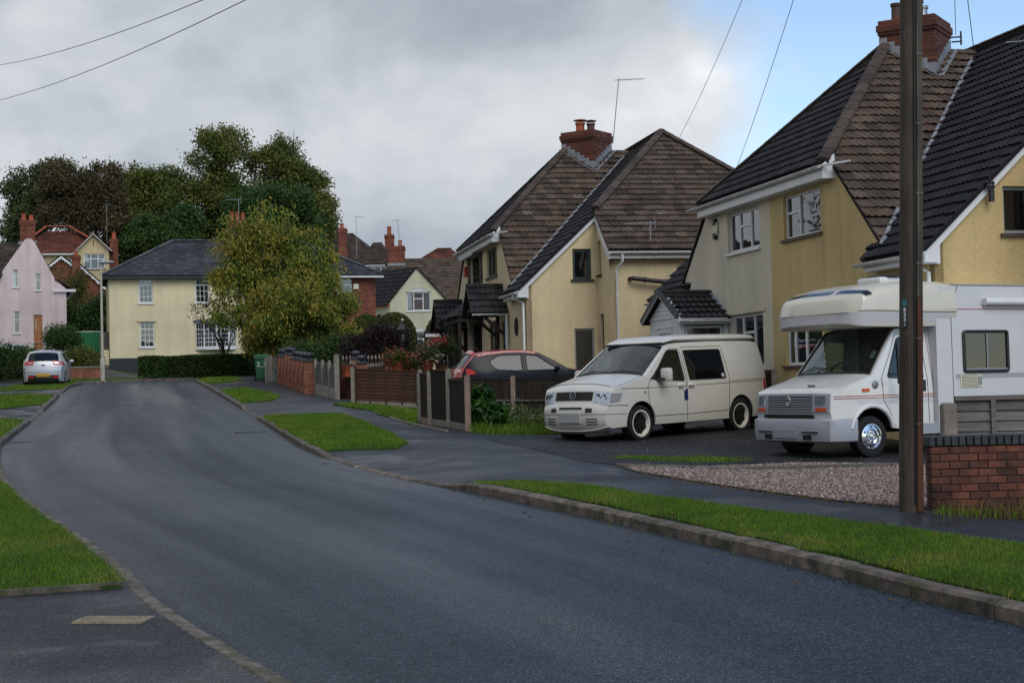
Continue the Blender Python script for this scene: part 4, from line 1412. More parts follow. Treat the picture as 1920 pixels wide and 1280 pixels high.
# porch of house 1
def gable_porch(h, u, half, depth, ze, zr, tile, name='porch', white=True, hip_back=True):
    po = bpy.data.objects.new(name, None)
    COL.objects.link(po)
    po.parent = h
    x0, x1 = -depth, -0.004
    k = (zr - ze) / half
    for sg in (-1, 1):
        pts = [(x0 - 0.12, u + sg * (half + 0.12), ze - 0.12 * k), (x1, u + sg * (half + 0.12), ze - 0.12 * k), (x1, u, zr), (x0 - 0.12, u, zr)]
        rp = roof_plane_h(po, pts, (1, 0, 0), tile, 0, thick=0.04)
        if sg < 0:
            ridge_run(rp, (x0 - 0.12, u, zr + 0.03), (x1, u, zr + 0.03), tile, 0.09, objs=False)
    return po, x0, k
po, x0, k = gable_porch(H1, 3.35, 1.12, 1.15, 2.10, 2.66, 'tile_black')
pw = MB()
for sg in (-1, 1):
    for xx in (x0 + 0.05, -0.06):
        pw.box(xx - 0.05, xx + 0.05, 3.35 + sg * 1.0 - 0.05, 3.35 + sg * 1.0 + 0.05, -0.4, 2.1)
    pw.box(x0 + 0.02, -0.02, 3.35 + sg * 1.0 - 0.04, 3.35 + sg * 1.0 + 0.04, -0.4, 0.75)
    pw.box(x0 + 0.02, -0.02, 3.35 + sg * 1.0 - 0.04, 3.35 + sg * 1.0 + 0.04, 1.92, 2.1)
pw.box(x0, x0 + 0.06, 2.35, 4.35, 1.88, 2.08)
pw.box(x0 + 0.01, x0 + 0.06, 2.35, 2.85, -0.4, 1.88)
pw.box(x0 + 0.01, x0 + 0.06, 3.85, 4.35, -0.4, 1.88)
pw.build('frame', MAT['upvc'], po)
for i in range(5):
    pb = MB()
    z_ = 2.085 + i * 0.1
    hw = 1.12 * (1 - (z_ - 2.06) / 0.6)
    pb.box(x0 - 0.02, x0 + 0.02, 3.35 - hw, 3.35 + hw, z_, z_ + 0.092)
    pb.build('cladding_board', MAT['upvc'], po)
vb = MB()
for sg in (-1, 1):
    vb.bar((x0 - 0.09, 3.35 + sg * 1.26, 2.02), (x0 - 0.09, 3.35, 2.65), 0.03, 0.13, (-1, 0, 0))
    vb.bar((x0 - 0.115, 3.35 + sg * 1.26, 2.07), (x0 - 0.115, 3.35, 2.70), 0.06, 0.10, (-1, 0, 0))
vb.build('bargeboard', MAT['upvc'], po)
db = MB()
for sg in (-1, 1):
    for i in range(6):
        a_ = Vector((x0 - 0.135, 3.35 + sg * 1.27, 2.09)).lerp(Vector((x0 - 0.135, 3.35, 2.72)), i / 6)
        b_ = Vector((x0 - 0.135, 3.35 + sg * 1.27, 2.09)).lerp(Vector((x0 - 0.135, 3.35, 2.72)), (i + 0.95) / 6)
        db.bar(a_, b_, 0.10, 0.07, (-1, 0, 0))
db.build('dry_verge', MAT['bluebrick'], po)
gutter(po, (x0 - 0.1, 2.06, 2.02), (-0.02, 2.06, 2.02), 'upvc', 0.055)
fb = MB()
fb.box(x0 - 0.1, -0.01, 2.115, 2.14, 1.93, 2.06)
fb.build('fascia', MAT['upvc'], po)
window(po, lambda s_, t_, d_: Vector((s_, 2.35 - 0.04 - d_ - 0.04 + 0.06, t_)), x0 + 0.12, -0.12, 0.78, 1.90, sill=None, rec=0.02)
wd = window(po, lambda s_, t_, d_: Vector((x0 - d_, -s_, t_)), -3.84, -2.86, -0.3, 1.86, fw=0.09, sill=None, rec=0.0, name='door')
fl = MB()
for i in range(8):
    a_, b_ = Vector((-0.02, 3.35, 2.72)), Vector((-0.02, 2.13, 2.08))
    fl.bar(a_.lerp(b_, i / 8), a_.lerp(b_, (i + 0.96) / 8) , 0.16, 0.02, (-0.6, 0, 1))
fl.build('flashing', MAT['lead'], po)
# bracket and insulator with the telephone wire on the bargeboard
ib = MB()
ib.box(0.98, 1.06, -7.19, -7.13, 3.52, 3.72)
ib.tube([(0.92, -7.2, 3.74), (1.04, -7.2, 3.74)], 0.018, 6)
ib.tube([(0.98, -7.2, 3.70), (0.98, -7.2, 3.95)], 0.014, 6)
for xx in (0.93, 1.03):
    ib.lathe([(0.02, 3.74), (0.035, 3.77), (0.02, 3.80), (0.035, 3.83), (0.015, 3.86)], 8, (xx, -7.2, 0))
ib.build('wire_bracket', MAT['black'], H1)

H2, PF2, PG2, PR2, PE2 = semi('cream semi-detached house with brown hipped roof, middle of the right-hand row', (-0.918, 49.395, 1.615), -0.191, dict(
    front_open=[UW_F, UW_N, (0.3, 2.2, 0.7, 2.15), (-2.5, -0.95, -0.1, 2.1), (-4.05, -3.1, -0.1, 2.0)], gable_open=[(1.36, 1.90, 3.0, 3.86), (1.36, 1.93, -0.3, 1.62)],
    return_open=[(7.22, 7.55, 3.1, 4.05), (7.3, 7.7, 0.9, 2.0)],
    paint_near='cream2', paint_far='cream2b', paint_u=-0.2, tiles=(60, 90, 75, 75), gut='upvc',
    pots=[(0.3, 0.0, 0.36, 0.13, 'pot_dark', True), (0.25, 0.38, 0.42, 0.15, 'terracotta', True)]))
window(H2, PF2, *UW_F, cols=(0, 0.33, 0.67, 1), frame='brown_wood', sill='brown_wood', bars=(2, 4), cur=('curtain', 0.1, 0.0, 0.0))
window(H2, PF2, *UW_N, cols=(0, 0.62, 1), frame='green_frame', sill='green_frame', cur=('curtain_dark', 0.0, 0.1, 0.0))
window(H2, PF2, 0.3, 2.2, 0.7, 2.15, cols=(0, 0.33, 0.67, 1), frame='brown_wood', sill='brown_wood', bars=(2, 4), cur=('curtain', 0.15, 0.15, 0.0))
window(H2, PF2, -2.5, -0.95, -0.1, 2.1, cols=(0, 0.5, 1), frame='green_frame', sill=None, cur=('curtain_dark', 0.1, 0.1, 0.0))
dd = window(H2, PF2, -4.05, -3.1, -0.1, 2.0, fw=0.09, frame='brown_wood', sill=None, name='door')
window(H2, PG2, 1.36, 1.90, 3.0, 3.86, frame='green_frame', sill='green_frame', fw=0.075, cur=('curtain', 0.0, 0.25, 0.3))
sd_ = MB()
hbox(sd_, PG2, 1.365, 1.925, -0.3, 1.615, -0.12, -0.05)
sdo = sd_.build('door', MAT['grey_frame'], H2)
sd_ = MB()
hbox(sd_, PG2, 1.41, 1.88, -0.28, 1.57, -0.11, -0.042)
sd_.build('door_panel', simple('dark_olive_door', (0.035, 0.030, 0.022), 0.4), sdo)
window(H2, PR2, 7.22, 7.55, 3.1, 4.05, frame='brown_wood', sill='brown_wood')
window(H2, PR2, 7.3, 7.7, 0.9, 2.0, frame='brown_wood', sill=None)
ov = MB()
ov.lathe([(0.20, -0.02), (0.20, 0.03), (0.15, 0.03), (0.15, -0.02)], 20, (0, 0, 0), 'x').xf(Matrix.Translation((-0.01, -5.62, 1.76)) @ Matrix.Diagonal((1, 1.25, 1.35, 1)))
oo = ov.build('oval_window', MAT['brown_wood'], H2, smooth=True)
ov = MB()
ov.lathe([(0.15, -0.014), (0.15, -0.004)], 20, (0, 0, 0), 'x').xf(Matrix.Translation((-0.01, -5.62, 1.76)) @ Matrix.Diagonal((1, 1.25, 1.35, 1)))
ov.build('pane', MAT['glass'], oo, smooth=True)
for a, b in ((2.25, 2.65), (-0.12, 0.28)):
    sb = MB()
    for i in range(3):
        q = (b - a) / 3
        hbox(sb, PF2, a + i * q, a + (i + 0.94) * q, 3.45, 4.42, 0.002, 0.035)
    for zz in (3.6, 4.2):
        hbox(sb, PF2, a + 0.02, b - 0.02, zz, zz + 0.07, 0.036, 0.055)
    sb.build('shutter', MAT['brown_wood'], H2)
rbx = MB()
hbox(rbx, PF2, 2.85, 3.15, 3.85, 4.2, 0.002, 0.10)
rbx.build('alarm_box', MAT['red'], H2, bevel=0.02)
vs = MB()
pts = [(-0.26 - 0.0, 0.3 + i * 0.27) for i in range(9)]
for i in range(9):
    u = 0.15 + i * 0.3
    vs.prism([(u, 4.47), (u + 0.3, 4.47), (u + 0.3, 4.40), (u + 0.15, 4.33), (u, 4.40)], PF2, 0.27, 0.285)
vs.build('valance', MAT['upvc_dirty'], H2)
# porches and bay roof of house 2
po2, x02, k2 = gable_porch(H2, -3.55, 0.78, 1.0, 2.32, 3.05, 'tile_black')
tb = MB()
for sg in (-1, 1):
    tb.bar((x02, -3.55 + sg * 0.82, 2.22), (x02, -3.55, 3.0), 0.05, 0.16, (-1, 0, 0))
    tb.bar((-0.05, -3.55 + sg * 0.7, 1.55), (-0.85, -3.55 + sg * 0.7, 2.25), 0.08, 0.09)
    tb.box(-0.1, -0.005, -3.55 + sg * 0.7 - 0.05, -3.55 + sg * 0.7 + 0.05, 1.3, 2.3)
    tb.box(x02 + 0.02, -0.005, -3.55 + sg * 0.7 - 0.05, -3.55 + sg * 0.7 + 0.05, 2.2, 2.32)
tb.box(x02, x02 + 0.03, -4.3, -2.8, 2.3, 2.4)
tb.build('timber', MAT['brown_wood'], po2)
gutter(po2, (x02 - 0.1, -4.5, 2.2), (-0.02, -4.5, 2.2), 'upvc', 0.05)
downpipe(po2, [(-0.08, -4.5, 2.16), (-0.08, -4.5, -0.4)], 'upvc', 0.05)
po3, x03, k3 = gable_porch(H2, 4.2, 0.95, 0.9, 2.15, 3.05, 'tile_black')
tb = MB()
for sg in (-1, 1):
    tb.bar((x03, 4.2 + sg * 1.05, 2.05), (x03, 4.2, 3.0), 0.05, 0.16, (-1, 0, 0))
    tb.bar((-0.05, 4.2 + sg * 0.9, 1.3), (-0.75, 4.2 + sg * 0.9, 2.1), 0.09, 0.1)
    tb.box(x03 + 0.02, -0.005, 4.2 + sg * 0.9 - 0.06, 4.2 + sg * 0.9 + 0.06, 2.03, 2.15)
    tb.box(-0.12, -0.005, 4.2 + sg * 0.9 - 0.06, 4.2 + sg * 0.9 + 0.06, -0.4, 2.15)
for u in (-0.55, 0.0, 0.55):
    tb.box(x03 - 0.01, x03 + 0.03, 4.2 + u - 0.05, 4.2 + u + 0.05, 2.15, 3.0 - abs(u) * 0.9)
tb.build('timber', MAT['brown_wood'], po3)
gp = MB()
gp.prism([(3.35, 2.16), (5.05, 2.16), (4.2, 2.95)], lambda s_, t_, d_: Vector((x03 + 0.05 + d_, s_, t_)), 0.0, 0.03)
gp.build('gable_panel', MAT['cream2b'], po3)
by = bpy.data.objects.new('bay_roof', None)
COL.objects.link(by)
by.parent = H2
roof_plane_h(by, [(-0.95, 0.0, 2.32), (-0.95, 3.3, 2.32), (-0.004, 3.3, 3.0), (-0.004, 0.5, 3.0)], (0, 1, 0), 'tile_black', 0, thick=0.04)
roof_plane_h(by, [(-0.95, 0.0, 2.32), (-0.004, -0.25, 2.32), (-0.004, 0.5, 3.0)], (0.95, -0.25, 0), 'tile_black', 0, thick=0.04)
tb = MB()
for u in (0.05, 1.2, 2.4, 3.2):
    tb.box(-0.82, -0.72, u - 0.05, u + 0.05, -0.4, 2.28)
tb.box(-0.84, -0.70, -0.02, 3.28, 2.16, 2.30)
tb.box(-0.80, -0.02, -0.03, 0.03, 2.16, 2.30)
tb.build('timber', MAT['brown_wood'], by)
wn = window(by, lambda s_, t_, d_: Vector((-0.74 - d_, s_, t_)), 1.26, 2.34, 0.7, 2.12, cols=(0, 0.5, 1), frame='brown_wood', sill=None, bars=(2, 4), rec=0.0)
# lantern bracket, horseshoe and door trim
hs = MB()
hs.tube([(-0.03, -2.8 + 0.09 * math.sin(a), 1.25 + 0.14 * math.cos(a)) for a in [R(-150 + 30 * i) for i in range(11)]], 0.018, 6)
hs.build('horseshoe', MAT['black'], H2)
# waste pipe with elbow on the end wall
pp = MB()
pp.tube([(2.62, -8.44, 2.90), (2.66, -8.60, 2.90), (4.4, -8.62, 2.70)], 0.062, 10)
for xx in (3.0, 3.6, 4.2):
    pp.lathe([(0.075, -0.03), (0.075, 0.03)], 10, (xx, -8.615, 2.90 - (xx - 2.66) * 0.115), 'x')
pp.build('waste_pipe', MAT['black'], H2, smooth=True)
# aerials of the two houses
yagi('television_aerial', 'thin aerial on a tall tilted mast by the chimney of the middle house', (3.46, 49.73, 1.615 + 7.9), 2.15, (1, -0.12), 10, 0.42, (0.25, 0), False)
def hw(h, v_):
    return (Matrix.Translation(h.location) @ h.rotation_euler.to_matrix().to_4x4()) @ Vector(v_)
yagi('television_aerial', 'small aerial low on the brown roof slope above the white gutter', hw(H2, (3.15, -8.75, 3.9)), 0.55, (-1, 0.05), 8, 0.4, (0, 0), True)
yagi('television_aerial', 'aerial sticking into the picture over the dark roof at the right edge', hw(H1, (2.9, -5.9, 5.75)), 0.9, (-1, 0.3), 7, 0.4, (0, 0), True)
# ------------------------------------------------------------------ houses further up the hill
def PX(s_, t_, d_):
    return Vector((s_, -d_, t_))
def wallbox(h, mat, x0, x1, y0, y1, z0, z1, name='wall'):
    return MB().box(x0, x1, y0, y1, z0, z1).build(name, MAT[mat], h)
# --- slate-roofed pair: left half pale yellow, right half brick
C = thing('semi_detached_house', 'pale yellow and brick house with grey slate roof behind the clipped hedge', 'house', (-21.1, 80.0, 3.1), R(16))
L_ = 14.2
Wd = 7.4
o1 = [(1.52, 2.25, 3.44, 4.75), (1.54, 2.29, 1.11, 2.44), (4.45, 5.18, 3.44, 4.75), (4.45, 6.55, 1.01, 2.38)]
slab(MB(), [(0, 0.55), (7.1, 0.55), (7.1, 4.86), (0, 4.86)], [rect(*q) for q in o1], PX, 0.2).build('front_wall', MAT['creamc'], C)
wallbox(C, 'plinth', -0.03, 7.1, -0.03, 0.2, -0.8, 0.548, 'plinth')
slab(MB(), rect(7.101, L_, -0.6, 4.86), [rect(12.0, 12.9, 3.44, 4.75), rect(8.9, 9.6, 3.44, 4.75)], PX, 0.2).build('front_wall', MAT['brickwork'], C)
wallbox(C, 'creamc', 0.0, 0.2, 0.201, Wd, -0.8, 4.86, 'side_wall')
wallbox(C, 'brickwork', L_ - 0.2, L_, 0.201, Wd, -0.8, 4.86, 'side_wall')
wallbox(C, 'creamc', 0.201, L_ - 0.201, Wd - 0.2, Wd, -0.8, 4.86, 'rear_wall')
window(C, PX, *o1[0], trans={0: (0.72,)}, bars=(3, 5), cur=('curtain', 0.2, 0.2, 0.0))
window(C, PX, *o1[1], trans={0: (0.72,)}, bars=(3, 5), cur=('curtain', 0.2, 0.2, 0.0))
window(C, PX, *o1[2], trans={0: (0.72,)}, bars=(3, 5), cur=('curtain', 0.4, 0.4, 0.0))
window(C, PX, 12.0, 12.9, 3.44, 4.75, trans={0: (0.7,)})
window(C, PX, 8.9, 9.6, 3.44, 4.75, trans={0: (0.7,)})
hl_ = MB()
hbox(hl_, PX, 1.42, 2.42, 2.46, 2.54, 0.002, 0.06)
hl_.build('lintel_band', MAT['creamc'], C)
# shallow bow window
bw = bpy.data.objects.new('bow_window', None)
COL.objects.link(bw)
bw.parent = C
bf = MB()
seg = [(4.45, 0.0), (4.85, 0.28), (5.5, 0.40), (6.15, 0.28), (6.55, 0.0)]
for (xa, da), (xb_, db_) in zip(seg, seg[1:]):
    a_, b_ = Vector((xa, -da - 0.02, 0)), Vector((xb_, -db_ - 0.02, 0))
    Pw = lambda s_, t_, d_, a_=a_, b_=b_: a_.lerp(b_, s_) + Vector((b_.y - a_.y, -(b_.x - a_.x), 0)).normalized() * d_ + Vector((0, 0, t_))
    for t0_, t1_ in ((1.02, 1.10), (2.30, 2.38), (1.98, 2.03)):
        hbox(bf, Pw, 0.0, 1.0, t0_, t1_, -0.03, 0.03)
    for q in (0.0, 0.94):
        hbox(bf, Pw, q, q + 0.06, 1.10, 2.30, -0.028, 0.028)
    for q in (0.35, 0.65):
        hbox(bf, Pw, q - 0.015, q + 0.015, 1.10, 2.30, -0.015, 0.015)
    for q in (1.32, 1.54, 1.76):
        hbox(bf, Pw, 0.05, 0.95, q - 0.012, q + 0.012, -0.014, 0.014)
    hbox(MB(), Pw, 0.04, 0.96, 1.09, 2.31, -0.004, 0.004).build('pane', MAT['glass'], bw)
    cb = MB()
    hbox(cb, Pw, 0.02, 0.98, 1.08, 1.85, -0.12, -0.11)
    cb.build('curtain', MAT['curtain'], bw)
bf.build('frame', MAT['upvc'], bw)
MB().prism([(4.3, 0.0), (4.8, -0.42), (5.5, -0.55), (6.2, -0.42), (6.7, 0.0)], lambda s_, t_, d_: Vector((s_, t_ - 0.005, d_)), 2.39, 2.52).build('bow_roof', MAT['lead'], bw)
MB().prism([(4.35, 0.0), (4.82, -0.34), (5.5, -0.47), (6.18, -0.34), (6.65, 0.0)], lambda s_, t_, d_: Vector((s_, t_ - 0.005, d_)), 0.92, 1.015).build('sill', MAT['upvc'], bw)
ez, rzv, oh = 4.86, 7.05, 0.35
pl_f = [(-oh, -oh, ez), (L_ + oh, -oh, ez), (L_ - 3.55, Wd / 2, rzv), (3.55, Wd / 2, rzv)]
sk = dict(gauge=0.24, wdt=0.30, roll=0.0)
rf = roof_plane(C, pl_f, 'slate', 0, **sk)
roof_plane(C, [(L_ + oh, -oh, ez), (L_ + oh, Wd + oh, ez), (L_ - 3.55, Wd / 2, rzv)], 'slate', 0, **sk)
roof_plane(C, [(-oh, Wd + oh, ez), (-oh, -oh, ez), (3.55, Wd / 2, rzv)], 'slate', 0, **sk)
MB().add([(-oh, Wd + oh, ez), (L_ + oh, Wd + oh, ez), (L_ - 3.55, Wd / 2, rzv), (3.55, Wd / 2, rzv)], [(0, 1, 2, 3)]).build('roof', MAT['slate'], C)
for a_, b_ in (((-oh, -oh, ez + 0.05), (3.55, Wd / 2, rzv + 0.05)), ((3.55, Wd / 2, rzv + 0.05), (L_ - 3.55, Wd / 2, rzv + 0.05)), ((L_ + oh, -oh, ez + 0.05), (L_ - 3.55, Wd / 2, rzv + 0.05))):
    ridge_run(rf, a_, b_, 'slate', 0.11, objs=False)
eb = MB()
eb.box(-oh, L_ + oh, -oh - 0.02, -oh, ez - 0.16, ez - 0.02)
eb.box(-oh, L_ + oh, -oh + 0.001, -0.001, ez - 0.155, ez - 0.135)
eb.build('eaves_board', MAT['black'], C)
eb = MB()
eb.box(7.1, L_ + oh + 0.03, -oh - 0.10, -oh - 0.022, ez - 0.14, ez - 0.04)
eb.build('gutter', MAT['upvc_dirty'], C)
chimney(C, 7.1, 3.4, 5.6, 8.25, 1.0, 0.6, 0, [(-0.3, 0, 0.45, 0.11, 'terracotta', False), (0.0, 0, 0.45, 0.11, 'terracotta', False), (0.3, 0, 0.42, 0.11, 'terracotta', False)], 'brickwork')
chimney(C, 13.3, 5.2, 4.6, 8.0, 0.48, 0.48, 0, [(0, 0, 0.3, 0.11, 'terracotta', False)], 'brickwork')
MB().box(12.95, 13.25, -0.12, -0.001, 4.1, 4.4).build('alarm_box', MAT['cream_plastic'], C, bevel=0.02)
MB().box(-0.45, -0.02, 0.3, 0.9, 0.15, 1.0).build('meter_box', MAT['creamc'], C, bevel=0.02)

# --- pink gabled house on the left
D = thing('gabled_house', 'pale pink gabled house with an orange wooden door at the left edge', 'house', (-28.55, 85.0, 4.35), R(19))
dx = lambda X: X + 28.6
o2 = [(0.74, 1.02, 3.55, 4.53), (1.95, 2.23, 3.38, 4.33), (0.77, 1.08, 0.98, 2.2), (1.82, 2.28, 0.06, 2.0)]
wl = [(-3.2, -0.8), (3.6, -0.8), (3.6, 3.45), (3.0, 4.0), (1.95, 6.05), (1.80, 6.24), (1.62, 6.30), (1.45, 6.26), (1.30, 6.08), (0.22, 4.5), (0.02, 4.05), (-3.2, 4.05)]
slab(MB(), [(-3.2, 0.42), (3.6, 0.42)] + wl[2:], [rect(*q) for q in o2[:3]] + [rect(1.82, 2.28, 0.43, 2.0)], PX, 0.2).build('front_wall', MAT['pink'], D)
slab(MB(), rect(-3.2, 3.6, -1.5, 0.418), [rect(1.82, 2.28, 0.06, 0.417)], PX, 0.2).build('plinth', MAT['whiteband'], D)
wallbox(D, 'pink', 3.4, 3.6, 0.201, 8.0, -1.5, 3.45, 'side_wall')
wallbox(D, 'pink', -3.2, 3.6, 8.0, 8.2, -1.5, 4.0, 'rear_wall')
for q in o2[:3]:
    window(D, PX, *q, trans={0: (0.62,)}, fw=0.04, cur=('curtain', 0.0, 0.3, 0.0))
dr = MB()
hbox(dr, PX, 1.825, 2.275, 0.07, 1.995, -0.14, -0.08)
dro = dr.build('door', MAT['orange_door'], D)
dr = MB()
hbox(dr, PX, 1.90, 1.98, 1.15, 1.75, -0.13, -0.07)
dr.build('pane', MAT['glass'], dro)
tilek = dict(gauge=0.30, wdt=0.33, roll=0.02)
rd = roof_plane_h(D, [(-6.0, -0.3, 4.1), (0.1, -0.3, 4.1), (1.35, 3.3, 6.30), (-6.0, 3.3, 6.30)], (1, 0, 0), 'tile_oldbrown', 0, **tilek)
roof_plane_h(D, [(1.95, 0.05, 6.02), (3.0, 0.05, 3.98), (3.0, 8, 3.98), (1.95, 8, 6.02)], (0, 1, 0), 'tile_oldbrown', 0, **tilek)
roof_plane_h(D, [(3.0, -0.08, 4.03), (4.0, -0.12, 3.45), (4.0, 8, 3.45), (3.0, 8, 4.03)], (0, 1, 0), 'tile_oldbrown', 0, **tilek)
MB().box(1.32, 1.94, 0.25, 8, 5.9, 6.24).build('ridge_cap', MAT['tile_oldbrown'], D)
wb = MB()
wb.box(2.9, 4.02, -0.16, -0.13, 3.28, 3.42)
wb.box(4.0, 4.12, -0.16, 8, 3.28, 3.42)
wb.build('gutter', MAT['upvc'], D)
wb = MB()
wb.box(-6, -0.1, -0.42, -0.31, 3.96, 4.09)
wb.build('gutter', MAT['upvc'], D)
downpipe(D, [(-0.25, -0.36, 3.95), (-0.25, -0.08, 3.7), (-0.12, -0.07, 0.3)], 'upvc', 0.045)
chimney(D, 1.62, 2.3, 4.8, 7.55, 0.82, 0.6, 0, [(-0.2, 0, 0.4, 0.13, 'terracotta', False), (0.2, 0, 0.33, 0.13, 'terracotta', False)], 'brickwork')
MB().bar((1.1, 1.9, 6.2), (2.1, 1.9, 6.28), 0.2, 0.16).build('flashing', MAT['lead'], D)

# --- sage gabled house with brown roof beyond the middle house
E3 = thing('gabled_house', 'pale sage green gabled house with arched windows beyond the clipped bushes', 'house', (-7.8, 98.0, 3.95), R(2))
o3 = [(1.08, 2.60, 2.73, 3.92), (1.50, 2.36, -0.1, 1.36)]
wl = [(0, -1.0), (3.55, -1.0), (3.55, 3.45), (3.42, 3.64), (1.78, 5.5), (0.0, 3.42)]
slab(MB(), wl, [rect(*q) for q in o3], PX, 0.2).build('front_wall', MAT['sage'], E3)
wallbox(E3, 'sage', 3.56, 9.0, 1.0, 1.2, -1.0, 3.3, 'wing_wall')
wallbox(E3, 'sage', 3.35, 3.55, 0.201, 1.0, -1.0, 3.3, 'side_wall')
wallbox(E3, 'sage', -1.1, 9.0, 7.8, 8.0, -1.0, 3.3, 'rear_wall')
window(E3, PX, *o3[0], cols=(0, 0.3, 0.7, 1), trans={1: (0.66,)}, cur=('curtain', 0.0, 0.3, 0.0))
window(E3, PX, *o3[1], cols=(0, 0.72, 1), trans={0: (0.7,)}, name='door', sill=None, cur=('curtain', 0.3, 0.3, 0.0))
for z_, a_, b_ in ((3.94, 1.0, 2.68), (1.38, 1.36, 2.5)):
    am = MB()
    n = 10
    pts = [(a_ + (b_ - a_) * i / n, z_ + 0.28 * math.sin(math.pi * i / n)) for i in range(n + 1)]
    am.prism(pts, PX, 0.002, 0.02)
    am.build('arch_panel', MAT['upvc_dirty'], E3)
    am = MB()
    am.tube([PX(p[0], p[1], 0.02) for p in pts], 0.03, 5)
    am.build('arch_moulding', MAT['sage'], E3)
tk = dict(gauge=0.30, wdt=0.30, roll=0.03)
roof_plane_h(E3, [(3.3, 0.55, 3.28), (9.0, 0.55, 3.28), (9.0, 4.3, 6.45), (-0.3, 4.3, 6.45), (-0.3, 2.6, 5.013), (1.5, 1.2, 3.829)], (1, 0, 0), 'tile_brown', 0, **tk)
roof_plane_h(E3, [(1.78, -0.12, 5.56), (3.72, -0.12, 3.36), (3.72, 0.6, 3.36), (1.78, 3.2, 5.56)], (0, 1, 0), 'tile_brown', 0, **tk)
roof_plane_h(E3, [(1.78, -0.12, 5.56), (-0.22, -0.12, 3.12), (-3.12, 3.08, 3.12), (-1.12, 3.08, 5.56)], (-2.9, 3.2, 0), 'tile_dark', 0, **tk)
MB().add([(1.78, -0.12, 5.56), (1.78, 1.2, 4.0), (-0.3, 3.6, 5.0), (-1.12, 3.08, 5.56)], [(0, 1, 2, 3)]).build('roof', MAT['tile_dark'], E3)
MB().bar((0.0, 0.12, 1.0), (-2.55, 2.95, 1.0), 0.2, 4.0).build('wing_wall', MAT['sage'], E3)
chimney(E3, 0.35, 4.1, 4.9, 7.3, 1.1, 0.7, 0, [(0.25, 0, 0.4, 0.13, 'terracotta', False)], 'brickwork')
MB().box(-0.25, 0.95, 3.70, 3.745, 5.95, 6.15).build('flashing', MAT['lead'], E3)
dish = MB()
dish.lathe([(0.01, 0.0), (0.15, -0.02), (0.25, -0.07), (0.26, -0.06), (0.15, 0.0), (0.01, 0.02)], 14, (0, 0, 0), 'y').xf(Matrix.Translation((-0.75, 0.62, 2.35)) @ Matrix.Rotation(R(35), 4, 'Z'))
ds = dish.build('satellite_dish', MAT['black'], E3, smooth=True)
MB().tube([(-0.72, 0.6, 2.25), (-0.4, 0.4, 2.05)], 0.02, 5).build('feed_arm', MAT['metal'], ds)

# --- red-tiled house with a buff gable, high on the left
F1 = thing('hipped_house', 'red tiled house with a buff gable standing under the dark trees', 'house', (-33.45, 117.6, 9.0), R(13))
slab(MB(), [(0.0, -4), (2.4, -4), (2.4, 4.1), (1.25, 5.2), (0.0, 4.0)], [rect(0.5, 2.1, 2.55, 3.72)], PX, 0.2).build('gable_wall', MAT['creamf'], F1)
wallbox(F1, 'creamf', -4.6, -0.001, 0.9, 1.1, -4, 3.8, 'front_wall')
wallbox(F1, 'creamf', -4.6, 2.4, 7.8, 8.0, -4, 3.8, 'rear_wall')
wallbox(F1, 'creamf', -4.6, -4.4, 1.11, 7.79, -4, 3.8, 'side_wall')
wallbox(F1, 'creamf', 2.2, 2.4, 0.201, 7.79, -4, 3.8, 'side_wall')
window(F1, PX, 0.5, 2.1, 2.55, 3.72, cols=(0, 0.33, 0.67, 1), trans={0: (0.68,), 1: (0.68,), 2: (0.68,)}, sill='sill_brown')
rk = dict(gauge=0.22, wdt=0.24, roll=0.0)
rf = roof_plane_h(F1, [(-4.9, 0.6, 3.85), (0.6, 0.6, 3.85), (0.8, 3.2, 5.2), (-0.75, 4.4, 6.25), (-2.55, 4.4, 6.25)], (1, 0, 0), 'tile_red', 0, **rk)
MB().add([(2.7, 0.6, 3.85), (2.7, 8.2, 3.85), (-0.75, 4.4, 6.25)], [(0, 1, 2)]).build('roof', MAT['tile_red'], F1)
MB().add([(-4.9, 8.2, 3.85), (-4.9, 0.6, 3.85), (-2.55, 4.4, 6.25)], [(0, 1, 2)]).build('roof', MAT['tile_red'], F1)
ridge_run(rf, (-4.9, 0.6, 3.9), (-2.55, 4.4, 6.3), 'terracotta', 0.12, objs=False)
ridge_run(rf, (-2.55, 4.4, 6.3), (-0.75, 4.4, 6.3), 'terracotta', 0.12, objs=False)
ridge_run(rf, (-0.75, 4.4, 6.3), (1.1, 2.0, 5.0), 'terracotta', 0.12, objs=False)
roof_plane_h(F1, [(1.25, -0.2, 5.32), (-0.25, -0.2, 3.85), (-0.25, 3, 3.85), (1.25, 3, 5.32)], (0, 1, 0), 'tile_red', 0, **rk)
roof_plane_h(F1, [(1.25, -0.2, 5.32), (2.6, -0.2, 3.95), (2.6, 3, 3.95), (1.25, 3, 5.32)], (0, 1, 0), 'tile_red', 0, **rk)
bg = MB()
bg.bar((1.25, -0.23, 5.25), (-0.28, -0.23, 3.75), 0.04, 0.22, (0, -1, 0))
bg.bar((1.25, -0.232, 5.25), (2.63, -0.232, 3.9), 0.04, 0.22, (0, -1, 0))
bg.build('bargeboard', MAT['upvc'], F1)
MB().box(-4.9, -0.1, 0.5, 0.6, 3.7, 3.82).build('gutter', MAT['upvc_dirty'], F1)
MB().box(1.22, 1.28, -0.02, 0.0, 4.35, 4.75).build('wall_tie', MAT['black'], F1)
chimney(F1, 2.75, 1.4, -4, 5.0, 0.62, 0.62, 0, [(0, 0, 0.55, 0.17, 'terracotta', False)], 'brickwork')

